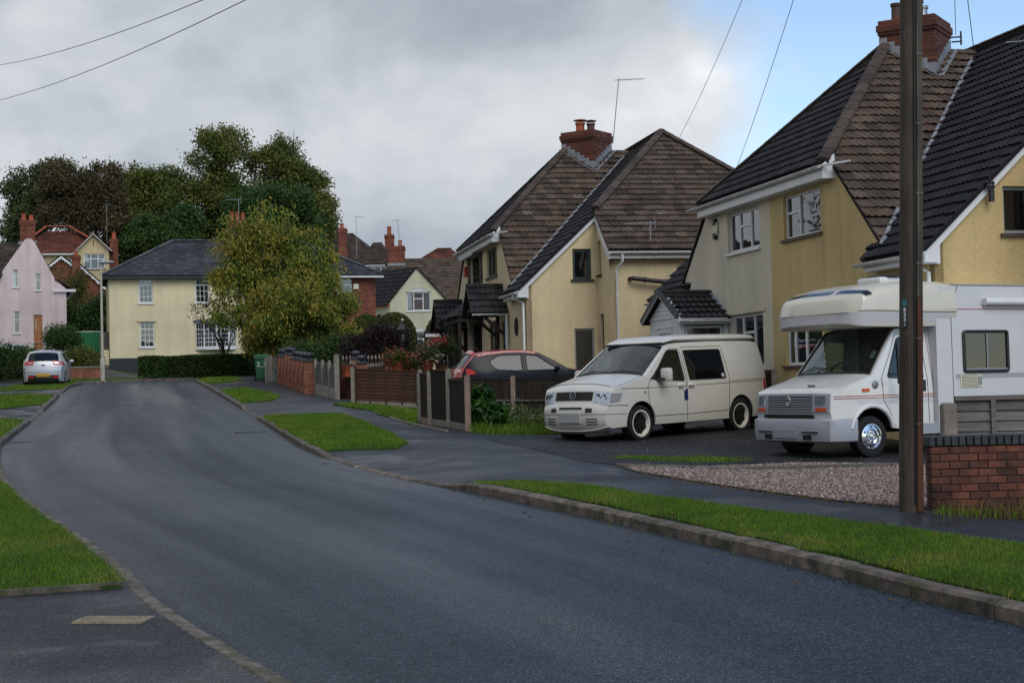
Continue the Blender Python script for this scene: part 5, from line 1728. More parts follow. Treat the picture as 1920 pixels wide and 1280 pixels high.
# --- brick gabled house below it with scalloped white boards
F2 = thing('gabled_house', 'red brick house with scalloped white bargeboards and a mossy stack', 'house', (-33.0, 112.0, 7.5), R(13))
def brick_gable(cx, half, zt, ze, y0, dep):
    slab(MB(), [(cx - half, -5), (cx + half, -5), (cx + half, ze), (cx, zt), (cx - half, ze)], [], lambda s_, t_, d_: Vector((s_, y0 - d_, t_)), 0.2).build('gable_wall', MAT['brickwork'], F2)
    for sg in (-1, 1):
        k = (zt - ze) / half
        p = [(cx, y0 - 0.2, zt + 0.14), (cx + sg * (half + 0.3), y0 - 0.2, ze + 0.14 - 0.3 * k), (cx + sg * (half + 0.3), y0 + dep, ze + 0.14 - 0.3 * k), (cx, y0 + dep, zt + 0.14)]
        roof_plane_h(F2, p, (0, 1, 0), 'tile_dark', 0, **rk)
        n = 7
        sb = MB()
        for i in range(n):
            a_ = Vector((cx + sg * (half + 0.3) * i / n, y0 - 0.23, zt + 0.02 - (half + 0.3) * k * i / n))
            b_ = Vector((cx + sg * (half + 0.3) * (i + 1) / n, y0 - 0.23, zt + 0.02 - (half + 0.3) * k * (i + 1) / n))
            m_ = (a_ + b_) / 2
            sb.add([a_ + Vector((0, 0, 0.04)), b_ + Vector((0, 0, 0.04)), b_ - Vector((0, 0, 0.10)), m_ - Vector((0, 0, 0.20)), a_ - Vector((0, 0, 0.10)), a_ + Vector((0, 0.03, 0.04)), b_ + Vector((0, 0.03, 0.04)), b_ + Vector((0, 0.03, -0.1)), m_ + Vector((0, 0.03, -0.2)), a_ + Vector((0, 0.03, -0.1))], [(0, 1, 2, 3, 4), (9, 8, 7, 6, 5), (0, 5, 6, 1), (2, 7, 8, 3), (3, 8, 9, 4)])
        sb.build('bargeboard', MAT['upvc'], F2)
brick_gable(0.0, 1.0, 4.5, 3.7, 0.0, 6)
brick_gable(0.75, 2.45, 4.4, 2.1, 0.9, 6)
chimney(F2, 1.05, -0.1, -5, 4.6, 0.58, 0.58, 0, [(0, 0, 0.35, 0.14, 'terracotta', False)], 'brickwork')

# --- dark roofed house on the skyline, its lower wing, and a red roof beyond
G1 = thing('hipped_house', 'house with dark brown hipped roof on the skyline right of the big trees', 'house', (-15.0, 135.0, 9.0), 0)
wallbox(G1, 'brickwork', -4.0, 4.0, 0, 8, -4, 3.6, 'wall')
rf = roof_plane_h(G1, [(-4.5, -0.4, 3.6), (3.6, -0.4, 4.1), (0.7, 4, 7.0), (-1.6, 4, 7.0)], (1, 0, 0), 'tile_oldbrown', 0, **rk)
MB().add([(3.6, -0.4, 3.9), (5.2, 8.4, 3.6), (0.7, 4, 7.0)], [(0, 1, 2)]).build('roof', MAT['tile_oldbrown'], G1)
MB().add([(-4.5, 8.4, 3.6), (-4.5, -0.4, 3.6), (-1.6, 4, 7.0)], [(0, 1, 2)]).build('roof', MAT['tile_oldbrown'], G1)
roof_plane_h(G1, [(1.7, -1.0, 3.7), (5.0, -1.0, 3.7), (3.4, 3, 6.0), (2.6, 3, 6.0)], (1, 0, 0), 'tile_oldbrown', 0, **rk)
wallbox(G1, 'brickwork', 1.9, 4.9, -0.7, -0.1, -4, 3.6, 'wing_wall')
window(G1, lambda s_, t_, d_: Vector((s_, -0.7 - d_ - 0.08, t_)), 2.4, 4.2, 2.7, 3.5, cols=(0, 0.33, 0.67, 1), sill=None, rec=0.0)
chimney(G1, 4.1, 3.2, 3, 6.7, 0.8, 0.8, 0, [(0.0, 0, 0.75, 0.2, 'terracotta', False)], 'brickwork')
G2 = thing('hipped_house', 'small hipped roof of bright red tiles beyond the sage house', 'house', (-6.3, 140.0, 9.0), 0)
wallbox(G2, 'brickwork', -2.8, 2.6, 0, 7, -4, 3.6, 'wall')
rf = roof_plane_h(G2, [(-3.2, -0.3, 3.7), (3.0, -0.3, 3.7), (0.8, 3.5, 5.75), (-0.5, 3.5, 5.75)], (1, 0, 0), 'tile_red', 0, **rk)
MB().add([(3.0, -0.3, 3.7), (3.0, 7.3, 3.7), (0.8, 3.5, 5.75)], [(0, 1, 2)]).build('roof', MAT['tile_red'], G2)
MB().add([(-3.2, 7.3, 3.7), (-3.2, -0.3, 3.7), (-0.5, 3.5, 5.75)], [(0, 1, 2)]).build('roof', MAT['tile_red'], G2)
ridge_run(rf, (-3.2, -0.3, 3.75), (-0.5, 3.5, 5.8), 'tile_red', 0.12, objs=False)
ridge_run(rf, (-0.5, 3.5, 5.8), (0.8, 3.5, 5.8), 'tile_red', 0.12, objs=False)
G3 = thing('hipped_house', 'far house whose roof and orange pot peep over the slate ridge', 'house', (-24.0, 112.0, 7.0), 0)
wallbox(G3, 'brickwork', -2.5, 3.5, 0, 6, -3, 3.6, 'wall')
roof_plane_h(G3, [(-2.8, -0.3, 3.6), (3.8, -0.3, 3.6), (1.0, 3, 5.9), (0.6, 3, 5.9)], (1, 0, 0), 'tile_oldbrown', 0, **rk)
chimney(G3, -0.4, 2.4, 3, 5.75, 0.7, 0.6, 0, [(0, 0, 0.5, 0.16, 'terracotta', False)], 'brickwork')
# --- garage beside the middle house
GA = thing('garage', 'low pale garage with dark flat roof behind the hanging baskets', 'garage', (-3.4, 62.0, 2.0), R(4))
wallbox(GA, 'cream2b', 0, 2.6, 0, 5, -0.3, 1.75, 'wall')
MB().box(-0.15, 2.8, -0.25, 5.2, 1.90, 2.02).build('roof', MAT['black'], GA)
MB().box(-0.12, 2.75, -0.22, -0.05, 1.755, 1.895).build('fascia', MAT['upvc_dirty'], GA)
dg = MB()
for i in range(9):
    dg.box(0.3 + i * 0.22, 0.5 + i * 0.22, -0.06, -0.002, -0.2, 1.6)
tag(dg.build('door', MAT['cream_plastic'], GA), kind='stuff')
# --- far aerials
yagi('television_aerial', 'tall thin aerial mast left of the brick stack on the skyline', (-9.95, 99.0, 10.4), 2.6, (1, 0), 6, 0.5, (0, 0), False)
yagi('television_aerial', 'aerial mast rising from the stack of the sage house', (-7.3, 101.6, 11.0), 2.0, (-1, 0.1), 5, 0.5, (-0.15, 0), False)
yagi('television_aerial', 'tall aerial mast against the dark trees above the buff gable', (-31.6, 119.5, 13.2), 3.6, (1, 0), 4, 0.5, (0, 0), False)
yagi('television_aerial', 'double aerial on the stack behind the yellow-green tree', (-14.9, 83.9, 11.2), 1.2, (-1, 0), 8, 0.5, (0, 0), True)
# ------------------------------------------------------------------ vehicles
def paint(name, col, rough=0.28, coat=0.6, dirt=0.25, metal=0.0):
    m = M_(name, col, rough, 0.5, metal)
    co = m.coord()
    n = m.noise(co, 2.2, 6, 0.65)
    low = m.n('ShaderNodeSeparateXYZ')
    m.lk(co, low.inputs[0])
    grime = m.mth('MULTIPLY', m.ramp(low.outputs[2], [(0.22, 1.0), (0.75, 0.12)]), m.ramp(n, [(0.25, 0.3), (0.7, 1.0)]))
    c = m.ramp(n, [(0.3, sc(col, 0.95)), (0.7, sc(col, 1.04))])
    m.color(m.mix(m.mth('MULTIPLY', grime, dirt), c, (0.09, 0.075, 0.055)))
    m.rough(m.ramp(n, [(0.3, rough), (0.75, rough + 0.14)]))
    m.b.inputs['Coat Weight'].default_value = coat
    m.b.inputs['Coat Roughness'].default_value = 0.08
    return m.m
MAT['van_white'] = paint('off_white_paint', (0.61, 0.595, 0.545), 0.30, 0.5, 0.3)
MAT['moho_white'] = paint('white_van_paint', (0.68, 0.675, 0.66), 0.30, 0.6, 0.3)
MAT['moho_cream'] = paint('cream_gelcoat', (0.60, 0.56, 0.46), 0.28, 0.6, 0.1)
MAT['moho_grey'] = paint('pale_grey_panel', (0.56, 0.555, 0.57), 0.4, 0.3, 0.1)
MAT['bumper_grey'] = paint('silver_grey_plastic', (0.33, 0.345, 0.385), 0.42, 0.2, 0.3)
MAT['silver'] = paint('silver_paint', (0.46, 0.47, 0.49), 0.28, 0.6, 0.2, 0.25)
MAT['navy'] = paint('near_black_paint', (0.005, 0.007, 0.011), 0.22, 0.0, 0.0)
MAT['navy'].node_tree.nodes['Principled BSDF'].inputs['Specular IOR Level'].default_value = 0.22
MAT['carred'] = paint('bright_red_paint', (0.40, 0.012, 0.018), 0.25, 0.7, 0.05)
MAT['tyre'] = simple('tyre_rubber', (0.013, 0.013, 0.014), 0.8, 0.3, var=0.3, scale=8)
MAT['chrome'] = simple('chrome', (0.72, 0.73, 0.75), 0.12, 0.5, 1.0, 0.06, 4)
MAT['rim_black'] = simple('black_rim', (0.010, 0.010, 0.010), 0.35)
MAT['whitewall'] = simple('cream_white_ring', (0.60, 0.57, 0.50), 0.4)
MAT['seam'] = simple('panel_gap', (0.02, 0.02, 0.02), 0.9)
MAT['trim'] = simple('black_trim', (0.016, 0.017, 0.018), 0.5)
MAT['amber'] = simple('amber_lens', (0.55, 0.075, 0.015), 0.25)
MAT['taillight'] = simple('red_lens', (0.40, 0.010, 0.012), 0.18, 0.6)
MAT['reflector'] = simple('lamp_reflector', (0.62, 0.64, 0.66), 0.2, 0.5, 0.7, 0.2, 20)
MAT['seat'] = simple('seat_cloth', (0.05, 0.055, 0.06), 0.9)
MAT['plate_yellow'] = simple('yellow_number_plate', (0.72, 0.38, 0.03), 0.4, var=0.04)
MAT['plate_grey'] = simple('grey_number_plate', (0.33, 0.33, 0.33), 0.5, var=0.1, scale=2)
MAT['alloy'] = simple('alloy_wheel', (0.40, 0.41, 0.42), 0.3, 0.5, 0.7)
class Body:
    def __init__(s, prof, wf, x0, crown=lambda s_, z_: (0.06, 4)):
        s.p, s.wf, s.x0, s.cr = prof, wf, x0, crown
        s.fq = lambda q: q
    def sz(s, t):
        t = min(max(t, 0), len(s.p) - 1.0001)
        i = int(t)
        f = t - i
        a, b = s.p[i], s.p[i + 1]
        return a[0] + (b[0] - a[0]) * f, a[1] + (b[1] - a[1]) * f
    def nrm(s, t):
        a, b = s.sz(t - 0.5), s.sz(t + 0.5)
        d = Vector((b[0] - a[0], b[1] - a[1])).normalized()
        return -d.y, d.x
    def strip(s, t, j, off=0.0):
        q, z = s.sz(t)
        n = s.nrm(t)
        c, p = s.cr(q, z)
        e = c * (1 - abs(j) ** p) + off
        return Vector((s.x0 - s.fq(q + n[0] * e), j * s.wf(q, z), z + n[1] * e))
    def side(s, q, z, sg=1, off=0.0):
        return Vector((s.x0 - s.fq(q), sg * (s.wf(q, z) + off), z))
    def tz(s, z, lo=0, hi=None):
        """front-face parameter at height z"""
        for i in range(lo, hi or len(s.p) - 1):
            a, b = s.p[i][1], s.p[i + 1][1]
            if min(a, b) <= z <= max(a, b) and a != b:
                return i + (z - a) / (b - a)
        return lo
    def edge(s, n=2):
        """profile as side outline points, front-bottom to rear-bottom"""
        m = (len(s.p) - 1) * n
        return [s.sz(i / n) for i in range(m)] + [s.p[-1]]
def strip_mesh(B, mb, t0, t1, j0, j1, nj, off=0.0, sub=2):
    nt_ = max(1, int(round((t1 - t0) * sub)))
    b = len(mb.v)
    for i in range(nt_ + 1):
        for k in range(nj + 1):
            mb.v.append(B.strip(t0 + (t1 - t0) * i / nt_, j0 + (j1 - j0) * k / nj, off))
    for i in range(nt_):
        for k in range(nj):
            a = b + i * (nj + 1) + k
            mb.f.append((a, a + 1, a + nj + 2, a + nj + 1))
    return mb
def strip_box(B, mb, t0, t1, j0, j1, nj, d0, d1, sub=2):
    """a solid patch following the strip surface between offsets d0<d1"""
    nt_ = max(1, int(round((t1 - t0) * sub)))
    for i in range(nt_):
        for k in range(nj):
            ta, tb = t0 + (t1 - t0) * i / nt_, t0 + (t1 - t0) * (i + 1) / nt_
            ja, jb = j0 + (j1 - j0) * k / nj, j0 + (j1 - j0) * (k + 1) / nj
            mb.hexa([B.strip(ta, ja, d0), B.strip(ta, jb, d0), B.strip(ta, jb, d1), B.strip(ta, ja, d1), B.strip(tb, ja, d0), B.strip(tb, jb, d0), B.strip(tb, jb, d1), B.strip(tb, ja, d1)])
    return mb
def side_skin(B, outline, holes, sg, thick=0.03, grid=(0.25, 0.16)):
    mb = MB()
    slab(mb, outline, holes, lambda a, b, d: B.side(a, b, sg, d), thick, grid)
    return mb
def side_patch(B, poly, sg, off, thick, grid=None):
    mb = MB()
    slab(mb, poly, (), lambda a, b, d: B.side(a, b, sg, off + d), thick, grid)
    return mb
def seam(B, mb, pts, sg, r=0.006):
    q = []
    for i in range(len(pts) - 1):
        for k in range(6):
            f = k / 6
            q.append((pts[i][0] + (pts[i + 1][0] - pts[i][0]) * f, pts[i][1] + (pts[i + 1][1] - pts[i][1]) * f))
    q.append(pts[-1])
    mb.tube([B.side(a, b, sg, 0.0) for a, b in q], r, 5)
def wheel(parent, x, y, z, r, wdt, out, style):
    """out = +1/-1: which way the outer face points along y"""
    wv = bpy.data.objects.new('wheel', None)
    COL.objects.link(wv)
    wv.parent = parent
    wv.location = (x, y, z)
    rr = r * {'van': 0.72, 'moho': 0.60, 'car': 0.66}[style]
    tb = MB()
    h = wdt / 2
    prof = [(rr, -h * 0.9), (r * 0.86, -h), (r * 0.965, -h * 0.86), (r, -h * 0.55), (r, h * 0.55), (r * 0.965, h * 0.86), (r * 0.86, h), (rr, h * 0.9), (rr * 0.97, h * 0.6), (rr * 0.97, -h * 0.6)]
    n = 36
    for q, hh in prof:
        for k in range(n):
            a = 2 * math.pi * k / n
            tb.v.append(Vector((q * math.cos(a), hh * out, q * math.sin(a))))
    m = len(prof)
    for i in range(m):
        for k in range(n):
            k2 = (k + 1) % n
            i2 = (i + 1) % m
            tb.f.append((i * n + k, i * n + k2, i2 * n + k2, i2 * n + k))
    tb.build('tyre', MAT['tyre'], wv, smooth=True)
    rb = MB()
    if style == 'van':
        rb.lathe([(rr * 0.99, h * 0.5 * out), (rr * 1.02, h * 0.93 * out), (rr * 0.90, h * 0.90 * out), (rr * 0.80, h * 0.40 * out)], 36, (0, 0, 0), 'y', False)
        rb.build('rim_lip', MAT['whitewall'], wv, smooth=True)
        db = MB()
        db.lathe([(rr * 0.86, h * 0.15 * out), (rr * 0.86, h * 0.35 * out), (rr * 0.3, h * 0.18 * out), (0.01, h * 0.18 * out)], 24, (0, 0, 0), 'y')
        for k in range(7):
            a = 2 * math.pi * k / 7
            db.bar((0.04 * math.cos(a), h * 0.32 * out, 0.04 * math.sin(a)), (rr * 0.86 * math.cos(a), h * 0.42 * out, rr * 0.86 * math.sin(a)), 0.05, 0.03, (0, 1, 0))
        db.lathe([(0.05, h * 0.3 * out), (0.05, h * 0.5 * out), (0.01, h * 0.52 * out)], 14, (0, 0, 0), 'y')
        db.build('rim', MAT['rim_black'], wv, smooth=True)
    elif style == 'moho':
        rb.lathe([(rr * 1.0, h * 0.7 * out), (rr * 1.03, h * 0.98 * out), (rr * 0.97, h * 1.0 * out), (rr * 0.90, h * 0.82 * out), (rr * 0.62, h * 0.98 * out), (rr * 0.50, h * 0.80 * out), (rr * 0.46, h * 0.72 * out), (rr * 0.2, h * 0.75 * out), (rr * 0.16, h * 1.0 * out), (0.01, h * 1.02 * out)], 36, (0, 0, 0), 'y')
        for k in range(8):
            a = 2 * math.pi * k / 8 + 0.2
            rb.lathe([(0.016, h * 0.72 * out), (0.016, h * 1.02 * out), (0.004, h * 1.07 * out)], 8, (rr * 0.34 * math.cos(a), 0, rr * 0.34 * math.sin(a)), 'y')
        rb.build('wheel_trim', MAT['chrome'], wv, smooth=True)
        hb = MB()
        for k in range(6):
            a = 2 * math.pi * k / 6 + 0.5
            hb.lathe([(0.017, h * 0.5 * out), (0.017, h * 0.945 * out)], 8, (rr * 0.76 * math.cos(a), 0, rr * 0.76 * math.sin(a)), 'y')
        hb.build('vent_hole', MAT['trim'], wv)
    else:
        rb.lathe([(rr * 1.0, h * 0.4 * out), (rr * 1.02, h * 0.92 * out), (rr * 0.93, h * 0.90 * out), (rr * 0.9, h * 0.3 * out), (0.01, h * 0.3 * out)], 28, (0, 0, 0), 'y')
        for k in range(5):
            a = 2 * math.pi * k / 5
            rb.bar((0, h * 0.7 * out, 0), (rr * 0.95 * math.cos(a), h * 0.85 * out, rr * 0.95 * math.sin(a)), 0.08, 0.03, (0, 1, 0))
        rb.build('rim', MAT['alloy'], wv, smooth=True)
    return wv
def underbody(B, parent, s0, s1, z, hw, mat='dark', name='underbody'):
    MB().box(B.x0 - s1, B.x0 - s0, -hw, hw, z, z + 0.12).build(name, MAT[mat], parent)
def seats(B, parent, s_, z, ys, h=0.62, w_=0.48):
    for y in ys:
        sb = MB()
        sb.box(B.x0 - s_ - 0.5, B.x0 - s_, y - w_ / 2, y + w_ / 2, z, z + 0.16)
        sb.bar((B.x0 - s_ - 0.46, y, z + 0.1), (B.x0 - s_ - 0.62, y, z + h), w_, 0.13, (1, 0, 0))
        sb.bar((B.x0 - s_ - 0.62, y, z + h + 0.03), (B.x0 - s_ - 0.65, y, z + h + 0.2), 0.26, 0.1, (1, 0, 0))
        sb.build('seat', MAT['seat'], parent, smooth=True, bevel=0.04)
def steering(B, parent, s_, z, y):
    mb = MB()
    pts = [(math.cos(a) * 0.19, math.sin(a) * 0.19) for a in [2 * math.pi * i / 16 for i in range(17)]]
    m = Matrix.Translation((B.x0 - s_, y, z)) @ Matrix.Rotation(R(-25), 4, 'Y')
    mb.tube([m @ Vector((0, a, b)) for a, b in pts], 0.016, 6)
    mb.tube([m @ Vector((0, -0.19, 0)), m @ Vector((0, 0.19, 0))], 0.02, 6)
    mb.tube([m @ Vector((0, 0, 0)), m @ Vector((0.25, 0, -0.1))], 0.03, 6)
    mb.build('steering_wheel', MAT['trim'], parent, smooth=True)
def wiper(parent, a, b, c):
    mb = MB()
    mb.tube([a, b], 0.012, 5)
    mb.tube([Vector(b) + (Vector(c) - Vector(b)) * -0.0, c], 0.009, 5)
    mb.build('wiper', MAT['black'], parent)
def arch_out(cx, r, zc, z0, n=14):
    """bottom outline over a wheel from rear to front (s decreasing handled by caller)"""
    a0 = math.degrees(math.asin(max(-1, min(1, (z0 - zc) / r))))
    return [(cx + r * math.cos(R(a0 + (180 - 2 * a0) * i / n)), zc + r * math.sin(R(a0 + (180 - 2 * a0) * i / n))) for i in range(n + 1)]

# ---------------------------------------------------------------- camper van
VA = R(46)
fwd = Vector((-math.sin(VA), -math.cos(VA), 0))
lef = Vector((-fwd.y, fwd.x, 0))
S_F, S_R = 0.90, 3.90
TR = 0.84
wl_ = Vector((2.30, 28.34, 0))
v0 = wl_ - lef * TR - fwd * 1.5
zf = Zr(wl_.x, wl_.y)
van = thing('camper_van', 'off-white camper van with black wheels and low pop-top on the drive', 'van', (v0.x, v0.y, zf + 0.035), math.atan2(fwd.y, fwd.x))
van.rotation_euler = (0, R(1.1), math.atan2(fwd.y, fwd.x))
prof = [(0.22, 0.25), (0.12, 0.285), (0.085, 0.40), (0.085, 0.52), (0.10, 0.60), (0.125, 0.635), (0.15, 0.68), (0.185, 0.80), (0.215, 0.905), (0.27, 0.965), (0.45, 1.02), (0.75, 1.095), (1.02, 1.16), (1.08, 1.175), (1.30, 1.335), (1.55, 1.515), (1.82, 1.70), (1.92, 1.745), (2.2, 1.775), (3.0, 1.79), (4.0, 1.785), (4.5, 1.77), (4.66, 1.735), (4.735, 1.65), (4.80, 1.35), (4.85, 1.0), (4.87, 0.62), (4.90, 0.58), (4.90, 0.34), (4.84, 0.28)]
def vw(s_, z):
    w_ = 0.952 - 0.025 * max(0, (0.55 - z) / 0.35) ** 2 - 0.165 * max(0, (z - 1.02) / 0.76) ** 1.35
    w_ -= 0.22 * max(0, 1 - s_ / 0.8) ** 2.4
    w_ -= 0.11 * max(0, (s_ - 4.45) / 0.45) ** 2
    return w_
def vcr(s_, z):
    if z < 0.66 and s_ < 0.6:
        return (0.12, 3.0)
    if s_ < 0.3:
        return (0.105, 3.0)
    if s_ < 1.05:
        return (0.07, 2.6)
    if s_ < 1.85:
        return (0.075, 2.2)
    if z > 1.6:
        return (0.055, 3.5)
    return (0.05, 5)
B = Body(prof, vw, 0.90 + 1.5, vcr)
e = B.edge(2)
zs = 0.265
ar = 0.395
bot = [(4.84, 0.29)] + arch_out(S_R, ar, 0.325, zs) + arch_out(S_F, ar, 0.325, zs) + []
outl = e[:-1] + bot
outl = [p for i, p in enumerate(outl) if i == 0 or (Vector(p) - Vector(outl[i - 1])).length > 1e-4]
win_f = rounded([(1.24, 1.105), (2.165, 1.05), (2.12, 1.64), (1.80, 1.64, 0.10)], 0.04)
win_m = rounded([(2.32, 1.06), (3.44, 1.06), (3.40, 1.63), (2.28, 1.63)], 0.04)
body = MB()
for sg in (1, -1):
    q = side_skin(B, outl, [win_f, win_m], sg)
    body.add(q.v, q.f)
NJ = 16
strip_mesh(B, body, 0, 13, -1, 1, NJ)
strip_mesh(B, body, 13, 16, -1, -0.90, 2)
strip_mesh(B, body, 13, 16, 0.90, 1, 2)
strip_mesh(B, body, 16, len(prof) - 1, -1, 1, NJ)
body.sharp = 54
bo = body.build('body', MAT['van_white'], van, smooth=True)
ws = MB()
strip_box(B, ws, 13.02, 15.98, -0.90, 0.90, 12, -0.010, -0.003, 3)
ws.build('windscreen', MAT['glass_car'], van, smooth=True)
for sg in (1, -1):
    side_patch(B, win_f, sg, -0.012, 0.006, (0.2, 0.2)).build('window', MAT['glass_car'], van, smooth=True)
    side_patch(B, win_m, sg, -0.008, 0.006, (0.2, 0.2)).build('window', MAT['glass_privacy'], van, smooth=True)
    # black bonded surround of the front door glass and wind deflector
    tr_ = MB()
    loop = win_f + [win_f[0]]
    tr_.tube([B.side(a, b, sg, 0.002) for a, b in loop], 0.012, 5)
    tr_.tube([B.side(a, b, sg, 0.004) for a, b in win_m + [win_m[0]]], 0.008, 5)
    tr_.build('window_seal', MAT['trim'], van)
    df = side_patch(B, rounded([(1.28, 1.13), (1.38, 1.125), (1.86, 1.585), (2.05, 1.61), (2.05, 1.645), (1.80, 1.645)], 0.02), sg, 0.015, 0.006)
    df.build('wind_deflector', MAT['glass_privacy'], van)
    sm = MB()
    seam(B, sm, [(1.10, 0.98), (1.12, 0.70), (1.24, 0.40), (1.26, 0.30)], sg)
    seam(B, sm, [(1.10, 0.98), (1.16, 1.08), (1.84, 1.64), (1.95, 1.67), (2.18, 1.66), (2.22, 1.0), (2.22, 0.30)], sg)
    seam(B, sm, [(2.25, 1.0), (2.25, 1.69), (3.46, 1.69), (3.55, 1.0), (3.52, 0.72), (3.50, 0.30)], sg)
    seam(B, sm, [(0.40, 0.965), (1.10, 0.95), (2.22, 0.955), (3.55, 0.965), (4.82, 0.985)], sg, 0.0055)
    seam(B, sm, [(3.55, 1.0), (4.75, 1.02)], sg, 0.004)
    seam(B, sm, [(1.28, 0.42), (2.2, 0.415), (3.48, 0.43)], sg, 0.006)
    sm.build('panel_gap', MAT['seam'], van)
    for hs in (2.05, 2.36):
        hb = MB()
        hb.lathe([(0.001, 0.028), (0.045, 0.022), (0.06, 0.0)], 12, (0, 0, 0), 'y')
        for v_ in hb.v[-36:]:
            v_.x *= 1.7
            v_.y *= sg
            v_ += B.side(hs, 0.985 - 0.03, sg, 0.0)
        a_ = B.side(hs - 0.09, 0.965, sg, 0.035)
        b_ = B.side(hs + 0.09, 0.965, sg, 0.035)
        hb.bar(a_, b_, 0.03, 0.025)
        hb.build('door_handle', MAT['van_white'], van, smooth=True)
    mr = MB()
    c_ = B.side(1.46, 1.18, sg, 0.18)
    mr.box(c_.x - 0.07, c_.x + 0.06, c_.y - 0.12, c_.y + 0.11, c_.z - 0.12, c_.z + 0.13)
    mo = mr.build('mirror', MAT['van_white'], van, smooth=True, bevel=0.045)
    ma = MB()
    ma.bar(B.side(1.38, 1.11, sg, -0.01), c_ + Vector((0.02, 0, -0.08)), 0.09, 0.05)
    ma.build('mirror_arm', MAT['trim'], mo)
    tri = side_patch(B, [(1.16, 1.10), (1.31, 1.12), (1.36, 1.185), (1.30, 1.20)], sg, 0.008, 0.01)
    tri.build('quarter_trim', MAT['trim'], van)
    # rear lamp and side repeater
    side_patch(B, [(4.70, 0.62), (4.80, 0.62), (4.785, 1.02), (4.71, 1.0)], sg, 0.012, 0.02).build('rear_lamp', MAT['taillight'], van)
    side_patch(B, rounded([(0.98, 0.85), (1.05, 0.85), (1.05, 0.90), (0.98, 0.90)], 0.015), sg, 0.008, 0.01).build('repeater', MAT['reflector'], van)
    # headlamp wrapping from the front face round to the wing
    hl = MB()
    t0_, t1_ = B.tz(0.70, 5, 9), B.tz(0.90, 5, 9)
    strip_box(B, hl, t0_, t1_, sg * 0.60, sg * 0.998, 6, -0.01, 0.006, 3)
    ho = hl.build('headlamp', MAT['reflector'], van, smooth=True)
    side_patch(B, [(0.165, 0.71), (0.36, 0.73), (0.42, 0.885), (0.205, 0.885)], sg, 0.006, 0.016, (0.08, 0.08)).build('lamp_side', MAT['reflector'], ho, smooth=True)
    ln = MB()
    strip_box(B, ln, t0_, t1_, sg * 0.60, sg * 0.998, 6, 0.010, 0.014, 3)
    ln.build('lens', MAT['lens'], ho, smooth=True)
    bl = MB()
    for jc, rr_ in ((0.72, 0.062), (0.87, 0.055)):
        c_ = B.strip((t0_ + t1_) / 2, sg * jc, 0.008)
        bl.lathe([(rr_, -0.006), (rr_, 0.006), (rr_ * 0.7, 0.004), (0.01, -0.004)], 14, c_, 'x')
    bl.build('bulb_bowl', MAT['chrome'], ho, smooth=True)
    # lower bumper vents and fog recess
    lv = MB()
    for zz in (0.345, 0.385, 0.425):
        tv_ = B.tz(zz, 0, 4)
        strip_box(B, lv, tv_, tv_ + 0.14, sg * 0.50, sg * 0.80, 4, 0.001, 0.004, 8)
    lv.build('bumper_vent', MAT['trim'], van)
    lv = MB()
    strip_box(B, lv, B.tz(0.535, 3, 5), B.tz(0.595, 3, 5), sg * 0.47, sg * 0.66, 3, 0.001, 0.004, 3)
    lv.build('bumper_slot', MAT['trim'], van)
gr = MB()
strip_box(B, gr, B.tz(0.735, 5, 9), B.tz(0.885, 5, 9), -0.56, 0.56, 12, 0.001, 0.008, 4)
gro = gr.build('grille', MAT['black'], van)
for i in range(4):
    sl = MB()
    tq = B.tz(0.755 + i * 0.036, 5, 9)
    strip_box(B, sl, tq, tq + 0.09, -0.55, 0.55, 12, 0.010, 0.022, 1)
    sl.build('slat', MAT['trim'], gro)
# round emblem: ring with a V over a W
em = MB()
tc_ = B.tz(0.815, 5, 9)
c_ = B.strip(tc_, 0, 0.03)
ring = [(c_.x, c_.y + 0.078 * math.cos(a), c_.z + 0.078 * math.sin(a)) for a in [2 * math.pi * i / 24 for i in range(25)]]
em.tube(ring, 0.008, 6)
for pl_ in ([(-0.042, 0.064), (0.0, 0.006), (0.042, 0.064)], [(-0.068, 0.03), (-0.032, -0.062), (0.0, 0.0), (0.032, -0.062), (0.068, 0.03)]):
    em.tube([(c_.x, c_.y + a, c_.z + b) for a, b in pl_], 0.008, 6)
em.build('emblem', MAT['metal'], gro, smooth=True)
eb = MB()
eb.lathe([(0.08, -0.02), (0.08, -0.002), (0.01, 0.0)], 24, c_, 'x')
eb.build('emblem_disc', simple('dark_blue_disc', (0.02, 0.035, 0.045), 0.4), gro, smooth=True)
pb = MB()
c_ = B.strip(B.tz(0.47, 1, 4), 0, 0.012)
pb.box(c_.x - 0.02, c_.x + 0.012, -0.27, 0.27, c_.z - 0.12, c_.z + 0.07)
pb.build('number_plate', MAT['plate_grey'], van, bevel=0.008)
ub = MB()
strip_box(B, ub, B.tz(0.575, 3, 5), B.tz(0.602, 3, 5), -0.36, 0.36, 8, 0.001, 0.004, 2)
ub.build('bumper_slot', MAT['trim'], van)
# bumper joint and creases
sm = MB()
for zz, rr_ in ((0.662, 0.007), (0.508, 0.005)):
    tq = B.tz(zz, 1, 9)
    sm.tube([B.side(0.55, zz - 0.01, -1, 0.0), B.side(0.35, zz, -1, 0.0)] + [B.strip(tq, j / 10, 0.001) for j in range(-10, 11)] + [B.side(0.35, zz, 1, 0.0), B.side(0.55, zz - 0.01, 1, 0.0)], rr_, 5)
sm.build('bumper_joint', MAT['seam'], van)
lp_ = MB()
tq = B.tz(0.285, 0, 2)
lp_.tube([B.strip(tq, j / 10, 0.004) for j in range(-10, 11)], 0.014, 6)
lp_.build('bumper_lip', MAT['van_white'], van, smooth=True)
